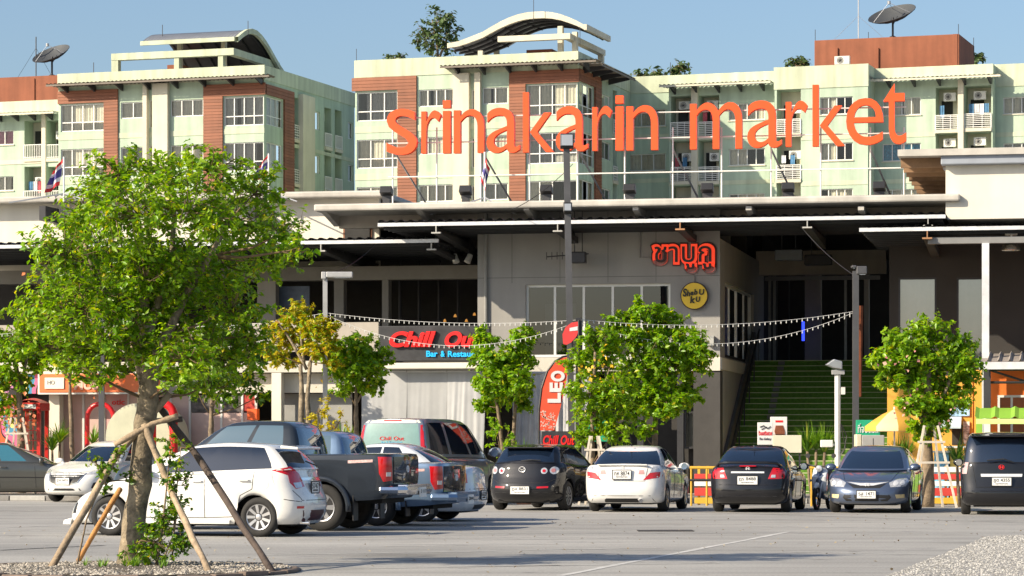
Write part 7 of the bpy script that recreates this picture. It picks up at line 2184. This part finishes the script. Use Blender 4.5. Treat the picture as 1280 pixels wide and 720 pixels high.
# ------------------------------------------------------------------ lamp posts
POLEM = mat('grey_lamp_pole', (.10, .10, .105), .5, .4, var=.15); POLEL = mat('pale_grey_pole', (.42, .42, .42), .5, .3, var=.15)
def lamp_post(label, px, Y, py_top, w, heads, m=POLEM, lean=0.0):
    s = S_(Y); b = Vector(((px - 640) * Y / FPX, Y, 0)); zt = CZ + (HOR - py_top) * s
    t = thing('lamp_post', label, 'lamp post', b, 0, 'car park lamp posts')
    mb = MB(); mb.beam((0, 0, 0), (lean, 0, zt), w, w); mb.build('pole', m, t)
    mb = MB(); mb.box(-w, w, -w, w, 0, .03); mb.box(-w * .7, w * .7, -w * .7, w * .7, .03, .25); mb.build('base_plate', m, t)
    for (dx0, dx1, y0, y1, kind) in heads:
        z0, z1 = CZ + (HOR - y1) * s, CZ + (HOR - y0) * s
        x0, x1 = (dx0 - px) * s, (dx1 - px) * s
        o = MB()
        if kind == 'flood':
            o.prism([(-.26, z0 + .05), (-.20, z1), (-.06, z1 + .02), (.02, z0 + .1), (-.08, z0)], lambda p: (x0, p[0], p[1]), lambda p: (x1, p[0], p[1]))
            h = o.build('lamp_head', BLACKISH, t, bevel=.02)
            l = MB(); l.prism([(-.265, z0 + .08), (-.215, z1 - .03), (-.225, z1 - .03), (-.275, z0 + .08)], lambda p: (x0 + .03, p[0], p[1]), lambda p: (x1 - .03, p[0], p[1])); l.build('lamp_lens', SLABGREY, h)
        else:
            o.box(x0, x1, -.14, .14, z0, z1); h = o.build('lamp_head', m, t, bevel=.02)
            l = MB(); l.box(x0 + .3 * (x1 - x0), x1 - .04, -.12, .12, z0 - .015, z0 - .002); l.build('lamp_lens', CLEARL, h)
    return t
lamp_post('tall dark lamp post with square floodlights before the grey wall', 716, 73, 184, .16, [(700, 717, 168, 187, 'flood'), (704, 715, 254, 268, 'flood')], lean=-.16)
lamp_post('grey lamp post with one flat arm before the terrace', 406.5, 76, 343, .12, [(402, 408, 340, 349, 'box'), (408, 441, 340, 347, 'box')], POLEL)
lamp_post('dark lamp post with flat box head before the stairway', 1069.5, 74, 339, .15, [(1064, 1070, 332, 335, 'box'), (1070, 1083, 333, 343, 'box')])
lamp_post('dark lamp post half hidden by the big tree crown', 127, 80, 352, .15, [(122, 140, 345, 354, 'box')])
t = thing('banner', 'narrow dark orange vertical banner hung on the post before the stairway', 'banner', P(1077, 560, 74.2))
b0 = P(1077, 560, 74.2)
mb = MB(); q = [P(x, y, 74.2) - b0 for x, y in ((1074, 382), (1079, 382), (1077, 496), (1072.5, 496))]
mb.add([*q, *[p + Vector((0, .015, 0)) for p in q]], [(0, 1, 2, 3), (7, 6, 5, 4), (0, 4, 5, 1), (1, 5, 6, 2), (2, 6, 7, 3), (3, 7, 4, 0)]); mb.build('cloth', mat('banner_brown', (.20, .055, .02), .8, var=.5, scale=3), t)
# white pole with floodlight head, junction box and camera
b0 = Vector(((1047 - 640) * 71 / FPX, 71, 0)); s = S_(71)
t = thing('floodlight_post', 'white pole with a grey floodlight pointing at the stairs and cable loops', 'lamp post', b0)
Z = lambda py: CZ + (HOR - py) * s
mb = MB(); mb.bar((0, 0, 0), (0, 0, Z(462)), .075, 10); mb.build('pole', mat('white_pole', (.62, .62, .60), .5, var=.15), t)
mb = MB(); mb.prism([(-.30, Z(456)), (-.10, Z(449)), (.10, Z(452)), (.10, Z(462)), (-.12, Z(460))], lambda p: (p[0], -.16, p[1]), lambda p: (p[0], .16, p[1])); mb.build('lamp_head', GALV, t, bevel=.02)
bx('ballast_box', POLEL, t, -.14, .16, -.1, .1, Z(468), Z(462.5)); bx('junction_box', WHITE, t, .08, .18, -.06, .06, Z(493), Z(484))
mb = MB(); mb.box(-.42, -.12, -.08, .08, Z(559), Z(550)); mb.bar((-.14, 0, Z(556)), (0, 0, Z(556)), .03, 6); mb.build('security_camera', WHITE, t, bevel=.015)
mb = MB(); mb.tube([(.08, -.05, Z(530)), (.22, -.05, Z(545)), (.16, -.05, Z(562)), (.06, -.05, Z(570))], .012, 5); mb.tube([(.08, -.05, Z(532)), (.14, -.05, Z(548)), (.2, -.05, Z(560)), (.06, -.05, Z(566))], .012, 5); mb.build('cable', BLKTRIM, t)

# ------------------------------------------------------------------ festoon lights
BULB = mat('white_bulb', (.6, .6, .58), .3, var=0)
def festoon(label, a, b, sag, Y0, Y1, n):
    p, q = P(*a, Y0), P(*b, Y1)
    t = thing('festoon_string', label, 'string lights', p, 0, 'festoon strings across the market front')
    pts = []
    for k in range(n + 1):
        u_ = k / n; pts.append(p.lerp(q, u_) - Vector((0, 0, sag * S_(Y0) * 4 * u_ * (1 - u_))) - p)
    mb = MB(); mb.tube(pts, .006, 4); mb.build('cable', mat('white_cable', (.55, .55, .54), .6, var=.1), t)
    mb = MB()
    for v in pts[1:-1]: mb.lathe([(.007, 0), (.008, -.025), (.014, -.05), (.010, -.072), (.003, -.08)], v, 6)
    tag(mb.build('bulbs', BULB, t, fix=False), kind='stuff')
festoon('upper festoon string from the dark post behind the big tree to the terrace post', (127, 396), (406, 391), 14, 79.9, 76, 46)
festoon('lower festoon string from the dark post behind the big tree to the terrace post', (127, 402), (406, 394), 36, 79.9, 76, 46)
festoon('upper festoon string across the black board sign to the tall post', (407, 391), (722, 400), 8, 76, 73.2, 50)
festoon('lower festoon string drooping over the black board sign to the tall post', (407, 393), (722, 402), 34, 76, 73.2, 50)
festoon('upper festoon string from tall post to the post before the stairway', (722, 399), (1069, 389), 12, 73.2, 74, 52)
festoon('lower festoon string from tall post drooping past the green tree to the stair post', (722, 402), (1069, 390), 34, 73.2, 74, 52)
festoon('festoon string running off behind the big tree from its dark post', (127, 396), (-30, 420), 4, 79.9, 80, 24)

# ------------------------------------------------------------------ roof flags
FLAGR = mat('flag_red', (.62, .03, .04), .7, var=.1); FLAGW = mat('flag_white', (.70, .69, .70), .7, var=.06); FLAGB = mat('flag_blue', (.07, .06, .25), .7, var=.1)
def flag(label, w, pole, quad, seed):
    px, y0, y1 = pole
    t = fthing('roof_flag', label, 'flag', FM, 'national flags on the market roof')
    a = u(px, w)
    mb = MB(); mb.bar((a, w, zf(px, y1, w)), (a, w, zf(px, y0, w)), .03, 7); mb.build('flagpole', WHITE, t)
    mb = MB()
    for dx, dw in ((-1.6, -.5), (1.0, -.4)): mb.bar((a, w, zf(px, (y0 + y1) / 2 + 18, w)), (a + dx, w + dw, zf(px, y1, w) - .05), .025, 5)
    mb.build('stay', GALV, t)
    cs = [Vector((u(x, w), w, zf(x, y, w))) for x, y in quad]       # hoist top, fly top, fly bottom, hoist bottom
    rows = [0, 1 / 6, 2 / 6, 4 / 6, 5 / 6, 1]
    rn = random.Random(seed)
    for i, m in enumerate((FLAGR, FLAGW, FLAGB, FLAGW, FLAGR)):
        g = []
        for v in (rows[i], (rows[i] + rows[i + 1]) / 2, rows[i + 1]):
            row = []
            for k in range(11):
                q = k / 10
                p = cs[0].lerp(cs[1], q).lerp(cs[3].lerp(cs[2], q), v)
                row.append(p + Vector((0, .10 * math.sin(q * 9 + v * 2.5) * (.3 + q), .02 * math.sin(q * 7))))
            g.append(row)
        mb = MB(); mb.sheet(g); mb.build('flag_stripe', m, t, smooth='all', fix=False)
flag('red white and blue flag hanging limp on its pole before the letters n and a', 0.2, (606, 190, 268), [(606, 192), (612, 212), (607, 240), (601, 226)], 1)
flag('red white and blue flag leaning out beside the mint wing balconies', 4.2, (80, 196, 252), [(79, 198), (66, 214), (57, 242), (74, 232)], 2)
flag('red white and blue flag leaning out behind the thin end of the big tree crown', 4.2, (336, 192, 252), [(336, 192), (324, 208), (316, 226), (334, 220)], 3)

# ------------------------------------------------------------------ feather banners and boards
def feather(label, Y, outline, pole, m, edge):
    b0 = P(pole[0][0], HOR, Y); b0.z = 0
    t = thing('feather_banner', label, 'banner', b0, 0, 'feather banners before the bar')
    pts = [P(x, y, Y) - b0 for x, y in outline]
    ring = [(p.x, p.z) for p in pts]
    mb = MB(); mb.prism(ring, lambda p: (p[0], -.012, p[1]), lambda p: (p[0], .0, p[1])); mb.build('cloth', m, t)
    mb = MB(); mb.tube([P(x, y, Y) - b0 for x, y in pole], .028, 6); mb.build('pole', edge, t)
    return t, b0
RB = mat('banner_red', (.74, .085, .035), .6, var=.12, scale=1.2)
ol = [(675, 538), (674.5, 515), (676, 495), (680, 477), (686, 463), (694, 453), (702, 447.5), (711, 446), (711, 458), (708, 475), (704, 495), (700, 512), (696, 526), (693, 538)]
t, b0 = feather('red feather banner with white LEO letters beside the two tufted tree', 73.6, ol, [(674, 625), (673.5, 538), (674, 510), (677, 485), (684, 464), (693, 452), (703, 446), (711, 444.5)], RB, BLKTRIM)
sY = S_(73.6)
zL = lambda py: CZ + (HOR - py) * sY
for ch, y0, y1, x0, x1 in (('L', 491, 503.5, 684.5, 701), ('E', 478, 490, 687, 703.5), ('O', 463.5, 477, 688.5, 706)):
    text('letter', ch, FLAGW, t, 0, 1, 0, 1, 0, .02, offset=.05, mapf=lambda p: ((x1 - (x1 - x0) * p[2]) * sY - 640 * sY - b0.x if False else ((x0 + (x1 - x0) * (1 - p[2])) - 640) * sY - b0.x, -.022 + p[1], zL(y1 + (y0 - y1) * p[0])))
mb = MB(); rn = random.Random(3)
for k in range(70):
    x, y = rn.uniform(676, 694), rn.uniform(514, 537); r_ = rn.uniform(.4, 1.4) * sY
    if x > 700 - (y - 512) * .3: continue
    c_ = P(x, y, 73.6) - b0
    mb.add([(c_.x + r_ * math.cos(a), -.016, c_.z + r_ * math.sin(a)) for a in [k2 * math.pi / 3 for k2 in range(6)]], [tuple(range(6))])
tag(mb.build('speckle_print', mat('print_pale', (.75, .45, .38), .6), t, fix=False), kind='stuff')
t, b1 = feather('small red oval banner with white patch high on the black post', 72.8, [(704, 430), (703, 418), (707, 409), (714, 403.5), (722, 402), (724, 410), (721, 420), (714, 428), (708, 431)], [(723.5, 625), (723.5, 400)], mat('banner_red2', (.72, .05, .05), .6, var=.1), BLKTRIM)
mb = MB(); q = [P(x, y, 72.8) - b1 for x, y in ((712, 410), (722, 408), (722, 413), (712, 414))]; mb.add([(p.x, -.02, p.z) for p in q], [(0, 1, 2, 3)]); mb.build('patch', FLAGW, t, fix=False)
bx('mast', STEELDK, t, -.075, .075, .04, .16, 0, CZ + (HOR - 397) * S_(72.8))
def board(name, label, cat, px0, px1, py0, py1, Y, m, deg=0, legs=True, th=.05, grp=None):
    s = S_(Y); cx = ((px0 + px1) / 2 - 640) * s
    t = thing(name, label, cat, (cx, Y, 0), R(deg), grp)
    hw = (px1 - px0) / 2 * s; z0, z1 = CZ + (HOR - py1) * s, CZ + (HOR - py0) * s
    bx('panel', m, t, -hw, hw, 0, th, z0, z1, .008)
    if legs:
        for q in (-hw + .04, hw - .04): bx('leg', STEELDK, t, q - .02, q + .02, th, th + .04, 0, z1 - .05)
    return t, hw, z0, z1
t, hw, z0, z1 = board('menu_sign', 'low black board sign with red script behind the black hatchback', 'sign', 677, 720, 539, 575, 71.5, BOARD)
text('lettering', 'Chill Out', SRED, t, -hw * .92, hw * .92, z1 - .34, z1 - .10, -.005, .02, offset=.03, shear=.25)
t, hw, z0, z1 = board('standing_sign', 'green and white standing sign by the trunk of the loose pale tree', 'sign', 734, 760, 526, 552, 72.5, mat('sign_green', (.02, .38, .20), .5, var=.1))
text('lettering', 'A', FLAGW, t, -hw * .85, -hw * .4, z0 + .12, z1 - .1, -.004, .02, offset=.02)
t, hw, z0, z1 = board('green_notice', 'green notice board with white lines behind the grey cabinet', 'sign', 1070, 1100, 525, 546, 73, mat('sign_green', (.02, .38, .20), .5, var=.1))
text('lettering', 'ที่จอดรถ', FLAGW, t, -hw * .85, hw * .85, z0 + .10, z1 - .09, -.004, .02, offset=.01)
bx('border', FLAGW, t, -hw, hw, -.004, .0, z0 - .05, z0 + .03)
t, hw, z0, z1 = board('salon_poster', 'white poster board with red Thai heading in front of the stairs', 'poster', 947, 966, 528, 556, 72.6, mat('poster_white', (.74, .72, .70), .6, var=.04))
text('lettering', 'ร้านเสริมสวย', SRED, t, -hw * .9, hw * .9, z0 + .24, z0 + .36, -.004, .01, offset=.02)
text('lettering', 'The Gallery', BLKTRIM, t, -hw * .8, hw * .8, z0 + .10, z0 + .18, -.004, .01, shear=.2)
mb = MB(); mb.tube([(-hw * .7, -.01, z1 - .12), (-hw * .2, -.01, z1 - .08), (hw * .3, -.01, z1 - .16), (hw * .7, -.01, z1 - .1)], .012, 4); mb.tube([(-hw * .5, -.01, z1 - .18), (hw * .2, -.01, z1 - .11)], .01, 4); mb.build('line_drawing', BLKTRIM, t)
t, hw, z0, z1 = board('salon_poster', 'taller white poster board with auburn hair drawing and red heading', 'poster', 963, 984, 521, 550, 72.9, mat('poster_white', (.74, .72, .70), .6, var=.04))
mb = MB()
for k in range(9): mb.tube([(-.02 + .02 * k - .05, -.008, z1 - .22), (-.10 + .03 * k, -.008, z1 - .36), (-.06 + .025 * k, -.008, z1 - .5)], .014, 4)
mb.build('hair_drawing', mat('auburn_print', (.28, .09, .04), .6), t); bx('heading', SRED, t, -hw * .4, hw * .5, -.006, 0, z1 - .14, z1 - .09)
board('plywood_board', 'plain cream board leaning in front of the salon posters', 'board', 966, 1002, 544, 566, 72.2, mat('cream_board', (.66, .62, .48), .7, var=.06))
# grey and beige electric cabinet
s = S_(72); t = thing('electric_cabinet', 'grey and beige electric cabinet behind the steel blue saloon', 'cabinet', ((1086 - 640) * s, 72, 0))
bx('body', mat('cabinet_grey', (.36, .36, .35), .6, var=.08), t, -.2, .36, -.25, .25, 0, CZ + (HOR - 544) * s, .02)
bx('side_unit', mat('cabinet_beige', (.60, .55, .42), .6, var=.08), t, -.34, -.205, -.25, .25, 0, CZ + (HOR - 543) * s, .02); bx('door_gap', BLKTRIM, t, .07, .085, -.254, -.251, .15, CZ + (HOR - 548) * s)
# parasol
s = S_(70.5); t = thing('parasol', 'faded yellow parasol with printed panels beside the orange tree stakes', 'parasol', ((1118 - 640) * s, 70.5, 0))
zt = CZ + (HOR - 511) * s; zr_ = CZ + (HOR - 533) * s
for k in range(8):
    a0, a1 = 2 * math.pi * k / 8, 2 * math.pi * (k + 1) / 8
    rr = 37 * s
    g = [[Vector((rr * q * math.cos(a), rr * q * math.sin(a), zt + (zr_ - zt) * q ** 1.3)) for a in (a0, (a0 + a1) / 2, a1)] for q in (0.01, .4, .75, 1.0)]
    g.append([v + Vector((0, 0, -.12)) for v in g[-1]])
    mb = MB(); mb.sheet(g); mb.build('canopy_panel', mat('parasol_yellow', (.62, .34, .05), .7, var=.1) if k % 4 != 1 else mat('parasol_pale', (.66, .50, .30), .7, var=.1), t, smooth='all', fix=False)
mb = MB(); mb.bar((0, 0, 0), (0, 0, zt + .05), .022, 8); mb.build('pole', WHITE, t)
mb = MB()
for k in range(8): mb.bar((0, 0, zt - .12), (37 * s * .9 * math.cos(2 * math.pi * k / 8), 37 * s * .9 * math.sin(2 * math.pi * k / 8), zr_ - .03), .01, 4)
mb.build('rib', GALV, t)

# ------------------------------------------------------------------ rails and barriers behind the parked row
YELP = mat('yellow_barrier_paint', (.58, .34, .03), .5, var=.12); REDP = mat('red_barrier_paint', (.48, .04, .03), .5, var=.12)
WB = -11.6
def rail(label, px0, px1):
    t = fthing('yellow_rail', label, 'rail', FM, 'yellow rails behind the parked row')
    a0, a1 = u(px0, WB), u(px1, WB)
    for zz in (.92, .62):
        mb = MB(); mb.bar((a0, WB, zz), (a1, WB, zz), .035, 8); mb.build('bar', YELP if zz > .8 else BLKTRIM, t)
    for k in range(3):
        a = a0 + (a1 - a0) * (.05 + .45 * k); mb = MB(); mb.bar((a, WB, 0), (a, WB, .92), .025, 8); mb.build('post', YELP, t)
rail('yellow tube rail between the white saloon and the black saloon', 862, 905)
rail('yellow tube rail behind the motorcycle and steel blue saloon', 1012, 1060)
for i, (px0, px1) in enumerate(((1160, 1204), (868, 900))):
    t = fthing('striped_barrier', ['red white and yellow striped barrier between steel blue saloon and people carrier', 'red and white barrier low behind the black saloon'][i], 'barrier', FM, 'striped barriers behind the parked row')
    w = -9.5 if i == 0 else -10.5
    a0, a1 = u(px0, w), u(px1, w)
    for k, (z0, z1, m) in enumerate(((.80, .93, FLAGW), (.62, .76, REDP), (.46, .58, FLAGW), (.22, .42, REDP), (.03, .18, YELP))):
        if i == 1 and k in (0,): continue
        mb = MB(); mb.box(a0, a1, w, w + .06, z0, z1); mb.build('board', m, t, bevel=.01)
    for a in (a0 + .1, (a0 + a1) / 2, a1 - .1):
        mb = MB(); mb.box(a - .03, a + .03, w + .063, w + .12, 0, .95); mb.build('post', YELP, t)
for k, px in enumerate((1160, 1176, 1192, 1206)):
    pass
# coloured kiosk goods in front of the yellow wall
for i, (px0, px1, py0, py1, col, lab) in enumerate(((1172, 1186, 566, 590, (.2, .5, .7), 'pale blue printed crate stack by the kiosk counter'), (1188, 1204, 560, 590, (.75, .55, .12), 'yellow food cart beside the kiosk hatch'))):
    t, hw, z0, z1 = board('kiosk_cart', lab, 'cart', px0, px1, py0, py1 + 36, 71, mat('cart_paint%d' % i, col, .5, var=.5, scale=6), legs=False, th=.6)
    bx('shelf', WHITE, t, -hw - .05, hw + .05, -.1, .7, z1 + .002, z1 + .05)
# ------------------------------------------------------------------ phone booth, tube arch and barrel at the left
w = -2.2
t = fthing('phone_booth', 'red old style telephone booth before the mural', 'phone booth', FM)
a0, a1 = u(22, w), u(50, w); zt = zf(36, 513, w); BR = mat('booth_red', (.50, .02, .015), .35, var=.12)
D_ = .75
for (x, y) in ((a0, w), (a1 - .1, w), (a0, w + D_ - .1), (a1 - .1, w + D_ - .1)): bx('corner_post', BR, t, x, x + .1, y, y + .1, 0, zt - .002)
bx('base', BR, t, a0 + .004, a1 - .004, w + .004, w + D_ - .004, 0, .45)
bx('header', BR, t, a0 - .02, a1 + .02, w - .02, w + D_ + .02, zt, zt + .22, .02)
mb = MB(); n = 9
mb.sheet([[(a0 + (a1 - a0) * i / n, w + D_ * j / 4, zt + .221 + .14 * math.sin(math.pi * i / n) ** .7 * math.sin(math.pi * (j + .6) / 5.2) ** .5) for i in range(n + 1)] for j in range(5)]); mb.build('domed_roof', BR, t, smooth='all', fix=False)
bx('name_panel', FLAGW, t, a0 + .12, a1 - .12, w - .03, w - .021, zt + .05, zt + .17)
mb = MB()
for k in range(1, 7): mb.box(a0 + .1, a1 - .1, w + .03, w + .06, .45 + (zt - .45) * k / 7 - .012, .45 + (zt - .45) * k / 7 + .012)
for k in range(1, 3): mb.box(a0 + (a1 - a0) * k / 3 - .012, a0 + (a1 - a0) * k / 3 + .012, w + .032, w + .058, .45, zt)
mb.build('glazing_bars', BR, t)
q = MB(); q.quad((a0 + .1, w + .045, .45), (a1 - .1, w + .045, .45), (a1 - .1, w + .045, zt), (a0 + .1, w + .045, zt)); q.build('door_glass', SHOPGLASS, t)
w = -2.5
t = fthing('barrel_tunnel', 'cream metal barrel vault with a pale blue band in front of the pink shop', 'tunnel', FM)
cx, rz = u(172, w), zf(172, 504, w)
rb = (u(212, w) - u(132, w)) / 2
for (y0, y1, m, dr) in ((w, w + .5, mat('barrel_cream', (.60, .60, .45), .35, .3, var=.12, streak=.1), 0), (w + .5, w + .75, mat('barrel_blue', (.30, .42, .55), .4, .2), .01), (w + .75, w + 1.8, mat('barrel_cream'), 0)):
    mb = MB(); pr = [(cx - (rb + dr) * math.cos(math.pi * k / 18), (rz - rb) + (rb + dr) * math.sin(math.pi * k / 18)) for k in range(19)]
    pr = [(pr[0][0], 0)] + pr + [(pr[-1][0], 0)]
    mb.prism(pr, lambda p: (p[0], y0, p[1]), lambda p: (p[0], y1, p[1])); mb.build('barrel_section', m, t, smooth=True)
REDT = mat('red_tube_plastic', (.60, .015, .02), .3, var=.08)
for lab, x0, x1, ww in (('thin red tube arch at the far side of the cream barrel', 109, 142, -2.3), ('thick red tube arch beside the staked tree trunk', 190, 217, -3.4)):
    t = fthing('red_tube_arch', lab, 'arch', FM, 'red tube arches by the barrel')
    a0, a1 = u(x0, ww), u(x1, ww); zt = zf((x0 + x1) / 2, 505, ww); r_ = (a1 - a0) / 2
    pts = [(a0, ww, 0), (a0, ww, (zt - r_) * .5)] + [((a0 + a1) / 2 - r_ * math.cos(math.pi * k / 14), ww, zt - r_ + r_ * math.sin(math.pi * k / 14)) for k in range(15)] + [(a1, ww, (zt - r_) * .5), (a1, ww, 0)]
    mb = MB(); mb.tube(pts, .07 if x0 < 150 else .12, 10); mb.build('tube', REDT, t, smooth='all')
    mb = MB(); mb.lathe([(.2, 0), (.2, .05), (.14, .08)], (a0, ww, 0), 12); mb.lathe([(.2, 0), (.2, .05), (.14, .08)], (a1, ww, 0), 12); mb.build('foot', REDT, t)
# kerb behind the left cars
t = fthing('car_park_kerb', 'low painted kerb behind the parked cars at the market front', 'kerb', FM)
for k in range(46):
    a = u(-120, -8.5) + 1.0 * k
    bx('kerb_stone', mat('kerb_concrete', (.36, .35, .33), .85, var=.15, scale=4) if k % 2 else mat('kerb_dark', (.20, .19, .18), .85, var=.2, scale=4), t, a, a + .97, -8.6, -8.35, 0, .13, .015)
def pave():
    tag(bx('pavement', mat('paving_concrete', (.30, .29, .27), .85, var=.2, scale=2), None, 0, 1, 0, 1, 0, 1), None, None, None, 'structure')
    o = bpy.data.objects['pavement']; o.rotation_euler = (0, 0, -FM.a); p = FM.world(u(-120, -8.4), -8.34); o.location = (p.x, p.y, 0); o.scale = (52, 8.2, .11)
pave()

# loose wires between the posts and dry leaves on the ground
for lab, a, b, sag, Y0, Y1 in (('thin black wire from the tall post to the roof gutter', (716, 205), (640, 262), 6, 73, 79), ('thin black wire from the stair post to the canopy edge', (1069, 345), (1000, 282), 5, 74, 78), ('thin black wire from terrace post to the canopy', (407, 345), (470, 305), 6, 76, 80)):
    p_, q_ = P(*a, Y0), P(*b, Y1)
    t = thing('overhead_wire', lab, 'wire', p_, 0, 'loose wires strung from the posts')
    MB().tube([p_.lerp(q_, k / 14) - Vector((0, 0, sag * S_(Y0) * 4 * (k / 14) * (1 - k / 14))) - p_ for k in range(15)], .011, 4).build('cable', BLKTRIM, t)
rs = np.random.RandomState(77)
n_ = 420
pts = np.stack([rs.uniform(-9, 9, n_), rs.uniform(32.5, 60, n_), np.full(n_, .012)], 1)
me = leaf_mesh('dry_leaves', pts, np.tile([0, 0, 3.0], (n_, 1)), .05, rs, .6, leafmat('dry_leaf', (.22, .15, .06), (.45, .38, .25), (.6, .58, .5), .1))
tag(link('dry_leaves', me), 'dry leaves and scraps scattered over the open asphalt', 'leaves', None, 'stuff')
